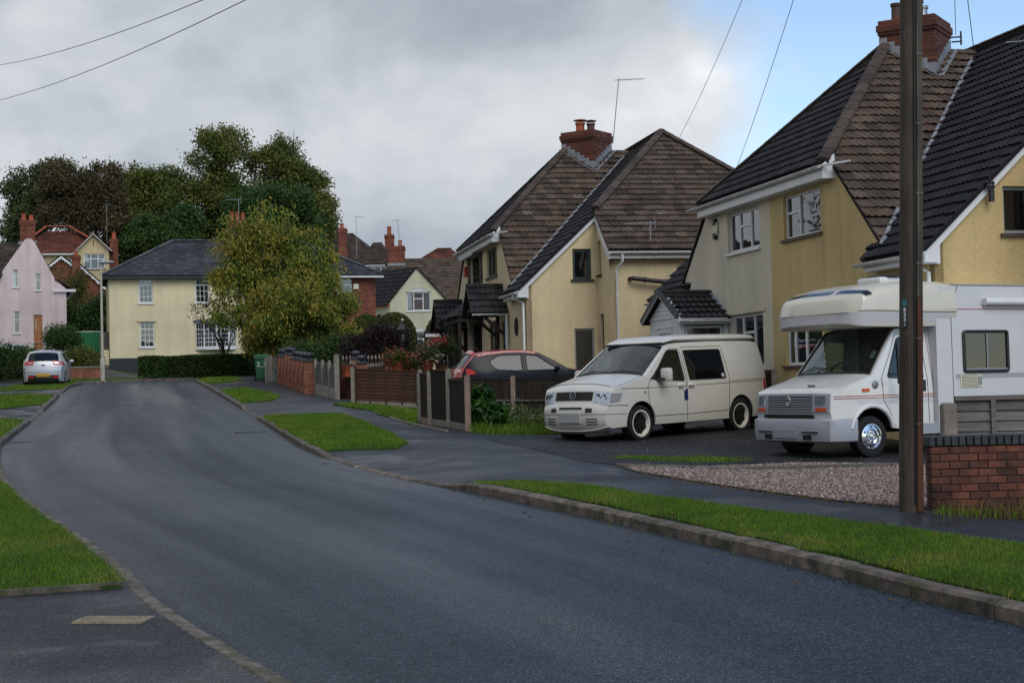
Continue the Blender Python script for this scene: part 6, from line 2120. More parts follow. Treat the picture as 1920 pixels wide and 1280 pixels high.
# bonnet gap and windscreen rubber
sm = MB()
sm.tube([B.strip(9.1, j / 10, 0.001) for j in range(-9, 10)], 0.005, 5)
sm.tube([B.strip(t, 0.93, 0.001) for t in [9.1 + 0.4 * i for i in range(10)]], 0.005, 5)
sm.tube([B.strip(t, -0.93, 0.001) for t in [9.1 + 0.4 * i for i in range(10)]], 0.005, 5)
sm.build('panel_gap', MAT['seam'], van)
sm = MB()
sm.tube([B.strip(13.0, j / 10 * 0.9, 0.0) for j in range(-10, 11)], 0.022, 6)
sm.tube([B.strip(13 + i * 0.3, 0.9, 0.0) for i in range(11)], 0.010, 5)
sm.tube([B.strip(13 + i * 0.3, -0.9, 0.0) for i in range(11)], 0.010, 5)
sm.build('windscreen_seal', MAT['trim'], van)
wiper(van, B.strip(13.0, 0.05, 0.02), B.strip(13.25, 0.4, 0.02), B.strip(13.12, 0.8, 0.018))
wiper(van, B.strip(13.0, -0.75, 0.02), B.strip(13.25, -0.4, 0.02), B.strip(13.12, 0.0, 0.018))
# pop-top roof with black seal
pt = MB()
rows = [(1.80, 0.70, 0.0), (1.86, 0.735, 0.055), (2.1, 0.745, 0.10), (3.0, 0.75, 0.125), (4.2, 0.745, 0.12), (4.62, 0.73, 0.105), (4.72, 0.70, 0.06), (4.74, 0.68, 0.0)]
cols = [(-1, 0.0), (-1.02, 0.35), (-0.97, 0.8), (-0.8, 1.0), (-0.4, 1.1), (0, 1.13), (0.4, 1.1), (0.8, 1.0), (0.97, 0.8), (1.02, 0.35), (1, 0.0)]
for s_, hw_, hh in rows:
    zb = 1.795 if s_ > 1.95 else 1.765
    for j_, k_ in cols:
        pt.v.append(Vector((B.x0 - s_, j_ * hw_, zb + 0.015 + k_ * hh)))
n = len(cols)
for i in range(len(rows) - 1):
    for k in range(n - 1):
        pt.f.append((i * n + k, i * n + k + 1, (i + 1) * n + k + 1, (i + 1) * n + k))
pt.f.append(tuple(range(n)))
pt.f.append(tuple(range((len(rows) - 1) * n, len(rows) * n))[::-1])
po_ = pt.build('pop_top_roof', MAT['van_white'], van, smooth=True)
sl = MB()
sl.tube([Vector((B.x0 - s_, hw_ * 1.005 * q, 1.80 if s_ > 1.95 else 1.775)) for q, rr_ in ((1, rows), (-1, rows[::-1])) for s_, hw_, hh in rr_] + [Vector((B.x0 - 1.80, 0.70, 1.775))], 0.022, 6)
sl.build('roof_seal', MAT['black'], po_)
underbody(B, van, 0.35, 4.7, 0.24, 0.80)
ib = MB()
ib.box(B.x0 - 4.75, B.x0 - 2.3, -0.90, 0.90, 0.40, 0.98)
ib.build('interior', MAT['dark'], van)
db = MB()
db.bar((B.x0 - 1.22, -0.8, 1.05), (B.x0 - 1.22, 0.8, 1.05), 0.45, 0.22)
db.build('dashboard', MAT['trim'], van, bevel=0.05)
seats(B, van, 1.75, 0.72, (-0.45, 0.45), 0.62)
steering(B, van, 1.55, 1.15, -0.45)
# blue sticker folded over the sliding door gap
side_patch(B, [(2.14, 0.68), (2.25, 0.68), (2.25, 0.90), (2.14, 0.86)], 1, 0.006, 0.004).build('sticker', simple('blue_sticker', (0.006, 0.018, 0.12), 0.4, var=0.05), van)
side_patch(B, rounded([(3.32, 1.09), (3.40, 1.09), (3.40, 1.16), (3.32, 1.16)], 0.005), 1, 0.002, 0.004).build('window_sticker', MAT['upvc_dirty'], van)
for s_, zz in ((S_F, 0.29), (S_R, 0.29)):
    for sg in (1, -1):
        wheel(van, B.x0 - s_, sg * (TR - 0.02), 0.305, 0.340, 0.235, sg, 'van')
        aw = MB()
        pa = arch_out(s_, ar - 0.008, 0.325, zs)
        for i in range(len(pa) - 1):
            a_, b_ = pa[i], pa[i + 1]
            aw.add([B.side(a_[0], a_[1], sg, -0.03), B.side(b_[0], b_[1], sg, -0.03), B.side(b_[0], b_[1], sg, -0.36), B.side(a_[0], a_[1], sg, -0.36)], [(0, 1, 2, 3)])
        aw.build('wheel_well', MAT['dark'], van, fix=False)
# ---------------------------------------------------------------- motorhome
VA = R(62)
fwd = Vector((-math.sin(VA), -math.cos(VA), 0))
lef = Vector((-fwd.y, fwd.x, 0))
wl_ = Vector((5.42, 23.40, 0))
S_F, S_R, TR = 0.80, 4.05, 0.86
mc = 1.6
v0 = wl_ - lef * TR - fwd * mc
moho = thing('motorhome', 'white coachbuilt motorhome with overcab berth parked behind the pole', 'motorhome', (v0.x, v0.y, Zr(wl_.x, wl_.y) + 0.01), math.atan2(fwd.y, fwd.x))
prof = [(0.06, 0.60), (0.05, 0.66), (0.04, 0.70), (0.06, 0.96), (0.10, 1.02), (0.30, 1.085), (0.60, 1.17), (0.80, 1.235), (0.86, 1.25), (1.02, 1.46), (1.20, 1.69), (1.38, 1.90), (1.46, 1.955), (1.7, 1.98), (2.35, 1.98), (2.36, 1.5), (2.36, 0.45)]
def mw(s_, z):
    return 0.955 - 0.13 * max(0, (z - 1.1) / 0.88) ** 1.1 - 0.06 * max(0, 1 - s_ / 0.5) ** 2
def mcr(s_, z):
    if s_ < 0.2:
        return (0.05, 3.5)
    if s_ < 0.85:
        return (0.035, 4)
    if s_ < 1.45:
        return (0.06, 2.4)
    return (0.03, 4)
fq = lambda q: q if q < 1.25 else 1.25 + (q - 1.25) * 0.80
B = Body(prof, mw, S_F + mc, mcr)
B.fq = fq
e = B.edge(2)
r_ = 0.315
outl = e + [(2.36, 0.42)] + [(1.28, 0.42)] + arch_out(S_F, 0.40, 0.36, 0.44, 12) + [(0.30, 0.60)]
win_d = rounded([(1.14, 1.21), (2.02, 1.18), (2.00, 1.80), (1.47, 1.82, 0.08)], 0.05)
cab = MB()
for sg in (1, -1):
    q = side_skin(B, outl, [win_d], sg)
    cab.add(q.v, q.f)
strip_mesh(B, cab, 0, 8, -1, 1, 12)
strip_mesh(B, cab, 8, 11.7, -1, -0.93, 2)
strip_mesh(B, cab, 8, 11.7, 0.93, 1, 2)
strip_mesh(B, cab, 11.7, 14, -1, 1, 12)
cab.build('cab', MAT['moho_white'], moho, smooth=True)
ws = MB()
strip_box(B, ws, 8.03, 11.68, -0.93, 0.93, 12, -0.012, -0.004, 3)
ws.build('windscreen', MAT['glass_car'], moho, smooth=True)
sm = MB()
sm.tube([B.strip(8.03, 0.93 * j / 10, 0.0) for j in range(-10, 11)] + [B.strip(8.03 + (11.68 - 8.03) * i / 10, 0.93, 0.0) for i in range(1, 11)] + [B.strip(11.68, 0.93 * j / 10, 0.0) for j in range(9, -11, -1)] + [B.strip(11.68 - (11.68 - 8.03) * i / 10, -0.93, 0.0) for i in range(1, 11)], 0.018, 6)
sm.build('windscreen_seal', MAT['black'], moho)
# pale curtain drawn across the far part of the screen
cu = MB()
cu.add([B.strip(8.2, -0.9, -0.05), B.strip(8.2, -0.25, -0.05), B.strip(9.3, -0.62, -0.05), B.strip(11.3, -0.9, -0.05)], [(0, 1, 2, 3)])
cu.build('curtain', simple('pale_blue_blind', (0.42, 0.47, 0.55), 0.7), moho, fix=False)
for sg in (1, -1):
    side_patch(B, win_d, sg, -0.014, 0.006, (0.2, 0.2)).build('window', MAT['glass_car'], moho, smooth=True)
    sl = MB()
    sl.tube([B.side(a, b, sg, 0.002) for a, b in win_d + [win_d[0]]], 0.014, 5)
    sl.tube([B.side(1.42, 1.20, sg, 0.0), B.side(1.48, 1.81, sg, 0.0)], 0.012, 5)
    sl.build('window_seal', MAT['trim'], moho)
    sm = MB()
    seam(B, sm, [(1.02, 1.20), (1.05, 0.85), (1.16, 0.70), (1.22, 0.55), (1.28, 0.44)], sg)
    seam(B, sm, [(1.02, 1.20), (1.42, 1.86), (1.50, 1.88), (2.06, 1.86), (2.12, 1.2), (2.14, 0.5)], sg)
    seam(B, sm, [(2.22, 1.95), (2.26, 1.2), (2.26, 0.5)], sg, 0.005)
    sm.build('panel_gap', MAT['seam'], moho)
    for zz in (0.90, 0.935):
        st = MB()
        st.tube([B.side(0.10 + 2.2 * i / 20, zz - 0.00, sg, 0.0) for i in range(21)], 0.0065, 5)
        st.build('coachline', simple('red_coachline', (0.30, 0.045, 0.03), 0.5), moho)
    dk = side_patch(B, [(0.55, 0.80), (2.24, 0.80), (2.24, 0.885), (0.50, 0.885)], sg, 0.0015, 0.003, (0.2, 0.1))
    dk.build('grey_stripe', MAT['moho_grey'], moho)
    fl = MB()
    pa = arch_out(S_F, 0.42, 0.36, 0.44, 16)
    fl.tube([B.side(a, b, sg, 0.012) for a, b in pa], 0.035, 8)
    fl.build('wheel_arch', MAT['moho_white'], moho, smooth=True)
    hd = side_patch(B, rounded([(1.98, 0.98), (2.07, 0.98), (2.07, 1.16), (1.98, 1.16)], 0.02), sg, 0.012, 0.02)
    hd.build('door_handle', MAT['black'], moho)
    side_patch(B, rounded([(0.62, 1.0), (0.76, 1.0), (0.76, 1.045), (0.62, 1.045)], 0.01), sg, 0.018, 0.02).build('repeater', MAT['amber'], moho, smooth=True)
    fc = MB()
    c_ = B.side(0.88, 1.10, sg, 0.0)
    fc.lathe([(0.06, 0.0), (0.06, 0.012 * sg), (0.035, 0.02 * sg), (0.001, 0.02 * sg)], 18, c_, 'y')
    fc.build('fuel_cap', MAT['metal'], moho, smooth=True)
    mr = MB()
    c_ = B.side(1.22, 1.16, sg, 0.26)
    mr.box(c_.x - 0.04, c_.x + 0.05, c_.y - 0.09, c_.y + 0.09, c_.z - 0.06, c_.z + 0.05)
    mo = mr.build('mirror', MAT['trim'], moho, bevel=0.015)
    MB().tube([B.side(1.18, 1.26, sg, 0.0), c_ + Vector((0, 0, 0.08)), c_], 0.014, 6).build('mirror_arm', MAT['black'], mo)
    # lamps on the grille panel
    hl = MB()
    strip_box(B, hl, B.tz(0.80, 2, 4), B.tz(0.945, 2, 4), sg * 0.66, sg * 0.90, 4, -0.005, 0.016, 2)
    ho = hl.build('headlamp', MAT['reflector'], moho)
    hl = MB()
    strip_box(B, hl, B.tz(0.80, 2, 4), B.tz(0.945, 2, 4), sg * 0.66, sg * 0.90, 4, 0.020, 0.024, 2)
    hl.build('lens', MAT['lens'], ho)
    hl = MB()
    strip_box(B, hl, B.tz(0.71, 2, 4), B.tz(0.765, 2, 4), sg * 0.68, sg * 0.92, 4, 0.0, 0.022, 2)
    hl.build('indicator', MAT['amber'], moho)
gp = MB()
strip_box(B, gp, B.tz(0.69, 0, 3), B.tz(0.972, 2, 4), -0.985, 0.985, 14, 0.001, 0.014, 3)
gpo = gp.build('grille', MAT['bumper_grey'], moho)
gd = MB()
strip_box(B, gd, B.tz(0.705, 2, 4), B.tz(0.955, 2, 4), -0.60, 0.60, 10, 0.004, 0.0165, 2)
gd.build('grille_void', MAT['dark'], gpo)
for i in range(7):
    sl = MB()
    tq = B.tz(0.715 + i * 0.036, 2, 4)
    strip_box(B, sl, tq, B.tz(0.715 + i * 0.036 + 0.016, 2, 4), -0.60, 0.60, 10, 0.010, 0.028, 1)
    sl.build('slat', MAT['bumper_grey'], gpo)
# oval emblem on the grille
em = MB()
c_ = B.strip(B.tz(0.86, 2, 4), 0, 0.036)
em.tube([(c_.x, c_.y + 0.05 * math.cos(a), c_.z + 0.065 * math.sin(a)) for a in [2 * math.pi * i / 20 for i in range(21)]], 0.010, 6)
em.tube([(c_.x, c_.y - 0.03, c_.z + 0.035), (c_.x, c_.y + 0.01, c_.z + 0.03), (c_.x, c_.y - 0.02, c_.z - 0.005), (c_.x, c_.y + 0.035, c_.z - 0.03)], 0.010, 6)
em.build('emblem', MAT['chrome'], gpo, smooth=True)
bd = MB()
c_ = B.strip(4.4, 0.35, 0.004)
bd.bar(c_ + Vector((0, -0.09, 0)), c_ + Vector((0, 0.09, 0)), 0.008, 0.045)
bd.build('badge', MAT['metal'], moho)
# air slot under the grille and bumper
sl = MB()
sl.box(B.x0 - fq(0.05), B.x0 - fq(0.02) + 0.06, -0.62, 0.55, 0.615, 0.665)
sl.build('air_slot', MAT['dark'], moho)
bp = MB()
plan = [(0.50, 0.985), (0.14, 0.985), (0.0, 0.93), (-0.06, 0.75), (-0.08, 0.4), (-0.085, 0), (-0.08, -0.4), (-0.06, -0.75), (0.0, -0.93), (0.14, -0.985), (0.50, -0.985)]
lev = [(0.235, 0.05), (0.26, 0.015), (0.40, 0.0), (0.43, 0.004), (0.57, 0.0), (0.60, 0.02), (0.60, 0.09)]
n = len(plan)
for z_, ins in lev:
    for s_, y in plan:
        k_ = 1 - ins / 0.95
        bp.v.append(Vector((B.x0 - fq(s_) - ins * (1 if s_ < 0.2 else 0), y * k_, z_ - (0.03 if s_ > 0.3 and z_ < 0.3 else 0) * 0)))
for i in range(len(lev) - 1):
    for k in range(n - 1):
        bp.f.append((i * n + k, i * n + k + 1, (i + 1) * n + k + 1, (i + 1) * n + k))
bp.f.append(tuple(range(n))[::-1])
bp.f.append(tuple(range((len(lev) - 1) * n, len(lev) * n)))
bpo = bp.build('bumper', MAT['bumper_grey'], moho, smooth=True)
for sg in (1, -1):
    fg = MB()
    fg.box(B.x0 + 0.045, B.x0 + 0.082, min(sg * 0.38, sg * 0.56), max(sg * 0.38, sg * 0.56), 0.285, 0.36)
    fg.build('fog_recess', MAT['dark'], bpo)
    fg = MB()
    fg.box(B.x0 + 0.04, B.x0 + 0.088, min(sg * 0.36, sg * 0.72), max(sg * 0.36, sg * 0.72), 0.388, 0.408)
    fg.build('bumper_groove', MAT['trim'], bpo)
MB().box(B.x0 + 0.07, B.x0 + 0.092, -0.30, 0.22, 0.30, 0.45).build('number_plate', MAT['bumper_grey'], bpo, bevel=0.006)
wiper(moho, B.strip(8.05, -0.35, 0.02), B.strip(8.5, -0.02, 0.02), B.strip(8.35, 0.35, 0.02))
wiper(moho, B.strip(8.05, -0.80, 0.02), B.strip(8.5, -0.52, 0.02), B.strip(8.35, -0.15, 0.02))
# coach body
cb = MB()
HW, Zb, Zt, s0, s1 = 1.05, 0.42, 2.62, 2.28, 5.6
win_c = rounded(rect(2.98, 4.16, 1.27, 1.90), 0.05)
win_c2 = rounded(rect(4.78, 5.45, 1.27, 1.90), 0.05)
osd = [(s0, Zb), (s1, Zb), (s1, Zt), (s0 + 0.15, Zt), (s0, 2.0)]
B2 = Body([(0, 0), (1, 1)], lambda a, b: HW - 0.015 * max(0, (b - 1.2) / 1.4), B.x0)
B2.fq = fq
for sg in (1, -1):
    q = side_skin(B2, osd, [win_c, win_c2] if sg > 0 else [win_c], sg, 0.03, None)
    cb.add(q.v, q.f)
cb.box(B.x0 - fq(s1), B.x0 - fq(s1) + 0.03, -HW + 0.06, HW - 0.06, Zb, Zt)
cb.box(B.x0 - fq(s1), B.x0 - fq(s0) - 0.16, -HW + 0.05, HW - 0.05, Zt - 0.03, Zt + 0.004)
cb.box(B.x0 - fq(s1), B.x0 - fq(s0), -HW + 0.06, HW - 0.06, Zb, Zb + 0.03)
for sg in (1, -1):
    cb.box(B.x0 - fq(s0) - 0.03, B.x0 - fq(s0), min(sg * 0.80, sg * 1.02), max(sg * 0.80, sg * 1.02), 0.46, 1.98)
cb.build('coach_body', MAT['moho_grey'], moho)
for wnd in (win_c, win_c2):
    fr_ = MB()
    fr_.tube([B2.side(a, b, 1, 0.012) for a, b in wnd + [wnd[0]]], 0.028, 6)
    fo = fr_.build('window', MAT['trim'], moho)
    side_patch(B2, wnd, 1, 0.006, 0.006).build('pane', MAT['glass_amber'], fo)
    a0_, a1_ = min(p[0] for p in wnd), max(p[0] for p in wnd)
    mb = MB()
    xm = a0_ + (a1_ - a0_) * 0.52
    mb.tube([B2.side(xm, 1.30, 1, 0.014), B2.side(xm, 1.87, 1, 0.014)], 0.012, 5)
    mb.bar(B2.side(a0_ + 0.03, 1.30, 1, 0.016), B2.side(a1_ - 0.03, 1.30, 1, 0.016), 0.012, 0.035)
    mb.build('window_bar', MAT['metal'], fo)
    cu = MB()
    n = 14
    cu.add([B2.side(a0_ + (a1_ - a0_) * i / n, z_, 1, -0.08 - 0.02 * (i % 2)) for z_ in (1.28, 1.9) for i in range(n + 1)], [(i, i + 1, n + 2 + i, n + 1 + i) for i in range(n)])
    cu.build('curtain', simple('brown_curtain', (0.20, 0.155, 0.115), 0.9, var=0.15), fo, fix=False)
# fridge vent
vt = MB()
hbox(vt, lambda a, b, d: B2.side(a, b, 1, d), 2.86, 3.44, 1.02, 1.22, 0.0, 0.012)
vo = vt.build('fridge_vent', MAT['cream_plastic'], moho)
for i in range(8):
    vl = MB()
    hbox(vl, lambda a, b, d: B2.side(a, b, 1, d), 2.90, 3.31, 1.035 + i * 0.022, 1.049 + i * 0.022, 0.012, 0.020)
    vl.build('vent_slat', MAT['cream_plastic'], vo)
vl = MB()
hbox(vl, lambda a, b, d: B2.side(a, b, 1, d), 3.33, 3.42, 1.06, 1.19, 0.012, 0.022)
vl.build('vent_catch', MAT['grey_frame'], vo)
vb = MB()
hbox(vb, lambda a, b, d: B2.side(a, b, 1, d), 2.90, 3.31, 1.03, 1.21, 0.006, 0.013)
vb.build('vent_back', MAT['trim'], vo)
# stripes, seam trim and rolled awning
st = MB()
st.tube([B2.side(2.30 + 3.2 * i / 6, 2.255, 1, 0.0) for i in range(7)], 0.007, 5)
st.build('coachline', MAT['taillight'], moho)
side_patch(B2, [(2.75, 1.155), (5.58, 1.16), (5.58, 1.235), (2.75, 1.23)], 1, 0.001, 0.003).build('grey_stripe', MAT['bumper_grey'], moho)
sm = MB()
sm.tube([B2.side(2.68, 0.45, 1, 0.0), B2.side(2.68, 2.22, 1, 0.0), B2.side(2.88, Zt, 1, 0.0)], 0.008, 5)
sm.build('panel_gap', simple('brown_sealant', (0.10, 0.05, 0.035), 0.7), moho)
aw = MB()
aw.tube([B2.side(3.52, 2.37, 1, 0.06), B2.side(5.6, 2.37, 1, 0.06)], 0.062, 12)
aw.build('rolled_awning', MAT['upvc'], moho, smooth=True)
rl = MB()
rl.tube([Vector((B.x0 - fq(2.75), 1.0, Zt + 0.02)), Vector((B.x0 - fq(5.6), 1.0, Zt + 0.02))], 0.018, 6)
rl.build('roof_rail', MAT['grey_frame'], moho)
side_patch(B2, rounded(rect(5.3, 5.42, 1.25, 1.37), 0.02), 1, 0.012, 0.02).build('door_lock', MAT['black'], moho)
sk = MB()
sk.bar(B2.side(1.4, 0.40, 1, -0.03), B2.side(5.6, 0.40, 1, -0.03), 0.05, 0.16)
sk.build('skirt', MAT['bumper_grey'], moho)
# overcab pod: stations along the length
pod = MB()
st_ = [  # s, half width, z bottom edge, z crease, z top edge, crown z
    (0.455, 0.55, 2.05, 2.20, 2.38, 2.42), (0.475, 0.85, 2.03, 2.22, 2.41, 2.45), (0.54, 1.00, 2.00, 2.23, 2.45, 2.50), (0.66, 1.03, 1.99, 2.235, 2.49, 2.56), (0.95, 1.045, 1.985, 2.235, 2.53, 2.64),
    (1.4, 1.05, 1.985, 2.225, 2.57, 2.70), (1.95, 1.054, 1.985, 2.215, 2.61, 2.73), (2.45, 1.055, 1.985, 2.215, 2.63, 2.73), (2.68, 1.056, 1.985, 2.215, 2.63, 2.70), (2.82, 1.056, 1.985, 2.215, 2.62, 2.63)]
for s_, hw_, zb, zc, ze_, zt_ in st_:
    ring = [(-0.94 * hw_, zb), (-0.965 * hw_, zb + 0.015), (-0.995 * hw_, zc - 0.03), (-1.0 * hw_, zc), (-0.99 * hw_, zc + (ze_ - zc) * 0.7), (-0.965 * hw_, ze_), (-0.88 * hw_, ze_ + (zt_ - ze_) * 0.62), (-0.45 * hw_, zt_)]
    ring = ring + [(-y, z) for y, z in ring[::-1]]
    for y, z in ring:
        back = 0.07 * (abs(y) / 1.0) ** 3 if s_ < 0.9 else 0
        up = 0.12 * max(0, (z - zc)) / 0.5 if s_ < 0.9 else 0
        pod.v.append(Vector((B.x0 - fq(s_) - back - up * 1.5, y, z)))
n = 16
for i in range(len(st_) - 1):
    for k in range(n):
        k2 = (k + 1) % n
        pod.f.append((i * n + k, i * n + k2, (i + 1) * n + k2, (i + 1) * n + k))
pod.f.append(tuple(range(n)))
pod.f.append(tuple(range((len(st_) - 1) * n, len(st_) * n))[::-1])
podo = pod.build('overcab_berth', MAT['moho_cream'], moho, smooth=True)
cr = MB()
for sg in (1, -1):
    cr.tube([Vector((B.x0 - fq(s_) - (0.07 if s_ < 0.9 else 0), sg * (hw_ + 0.002), zc)) for s_, hw_, zb, zc, ze_, zt_ in st_[1:]], 0.008, 5)
cr.tube([Vector((B.x0 - fq(0.452) - 0.03 * abs(q) ** 3, 0.85 * q, 2.21)) for q in [-1 + 0.1 * i for i in range(21)]], 0.008, 5)
cr.build('crease_trim', MAT['grey_frame'], podo)
lo = MB()
lb = [(s_, hw_, zb, zc) for s_, hw_, zb, zc, ze_, zt_ in st_]
for s_, hw_, zb, zc in lb[:-1]:
    for y, z in ((-0.955 * hw_, zb + 0.004), (-0.998 * hw_, zc - 0.02), (0.998 * hw_, zc - 0.02), (0.955 * hw_, zb + 0.004)):
        back = 0.07 * (abs(y) / 1.0) ** 3 - 0.006 if s_ < 0.9 else 0
        lo.v.append(Vector((B.x0 - fq(s_) - back, y * 1.006, z)))
for i in range(len(lb) - 2):
    lo.f.append((4 * i, 4 * i + 1, 4 * i + 5, 4 * i + 4))
    lo.f.append((4 * i + 3, 4 * i + 2, 4 * i + 6, 4 * i + 7))
lo.f.append((0, 1, 2, 3))
lo.build('lower_skin', MAT['moho_grey'], podo, smooth='all')
# skylight windows on the brow
def podpt(i, k, off=0.008):
    i0, k0 = min(int(i), len(st_) - 2), int(k)
    fi, fk = i - i0, k - k0
    q = [[pod.v[(i0 + a) * 16 + (k0 + b) % 16] for b in (0, 1)] for a in (0, 1)]
    p = (q[0][0] * (1 - fk) + q[0][1] * fk) * (1 - fi) + (q[1][0] * (1 - fk) + q[1][1] * fk) * fi
    nn_ = (q[0][1] - q[0][0]).cross(q[1][0] - q[0][0]).normalized()
    if nn_.z < 0:
        nn_ = -nn_
    return p + nn_ * off
for a0_, a1_ in ((5.1, 7.7), (7.85, 10.3)):
    wb = MB()
    n = 12
    for i in range(n + 1):
        a = a0_ + (a1_ - a0_) * i / n
        wb.v += [podpt(2.35, a), podpt(3.15, a)]
    for i in range(n):
        wb.f.append((2 * i, 2 * i + 2, 2 * i + 3, 2 * i + 1))
    link('skylight', wb.mesh('skylight', MAT['glass_privacy'], 'all', 0, True), podo)
rv = MB()
rv.box(B.x0 - fq(2.1), B.x0 - fq(1.55), -0.1, 0.45, 2.70, 2.80)
rvo = rv.build('roof_light', MAT['upvc'], moho, smooth=True, bevel=0.04)
MB().box(B.x0 - fq(2.05), B.x0 - fq(1.75), -0.05, 0.5, 2.80, 2.84).build('roof_light_lid', MAT['trim'], rvo, bevel=0.015)
underbody(B, moho, 0.3, 5.5, 0.36, 0.75)
db = MB()
db.bar((B.x0 - fq(1.08), -0.82, 1.12), (B.x0 - fq(1.08), 0.82, 1.12), 0.36, 0.22)
db.build('dashboard', MAT['trim'], moho, bevel=0.04)
seats(B, moho, 1.55, 0.82, (-0.45, 0.5), 0.66)
steering(B, moho, 1.30, 1.28, -0.42)
MB().box(B.x0 - fq(2.34), B.x0 - fq(2.30), -0.8, 0.8, 0.5, 1.97).build('bulkhead', MAT['dark'], moho)
MB().add([B.strip(9.2, 0.72, -0.02), B.strip(9.2, 0.82, -0.02), B.strip(9.7, 0.82, -0.02), B.strip(9.7, 0.72, -0.02)], [(0, 1, 2, 3)]).build('tax_disc', MAT['plate_grey'], moho, fix=False)
for s_ in (S_F, S_R):
    for sg in (1, -1):
        wheel(moho, B.x0 - fq(s_), sg * (TR - 0.02), r_ - 0.005, r_, 0.20, sg, 'moho')
for sg in (1, -1):
    aw = MB()
    pa = arch_out(S_F, 0.40, 0.36, 0.44, 12)
    for i in range(len(pa) - 1):
        a_, b_ = pa[i], pa[i + 1]
        aw.add([B.side(a_[0], a_[1], sg, -0.02), B.side(b_[0], b_[1], sg, -0.02), B.side(b_[0], b_[1], sg, -0.40), B.side(a_[0], a_[1], sg, -0.40)], [(0, 1, 2, 3)])
    aw.build('wheel_well', MAT['dark'], moho, fix=False)

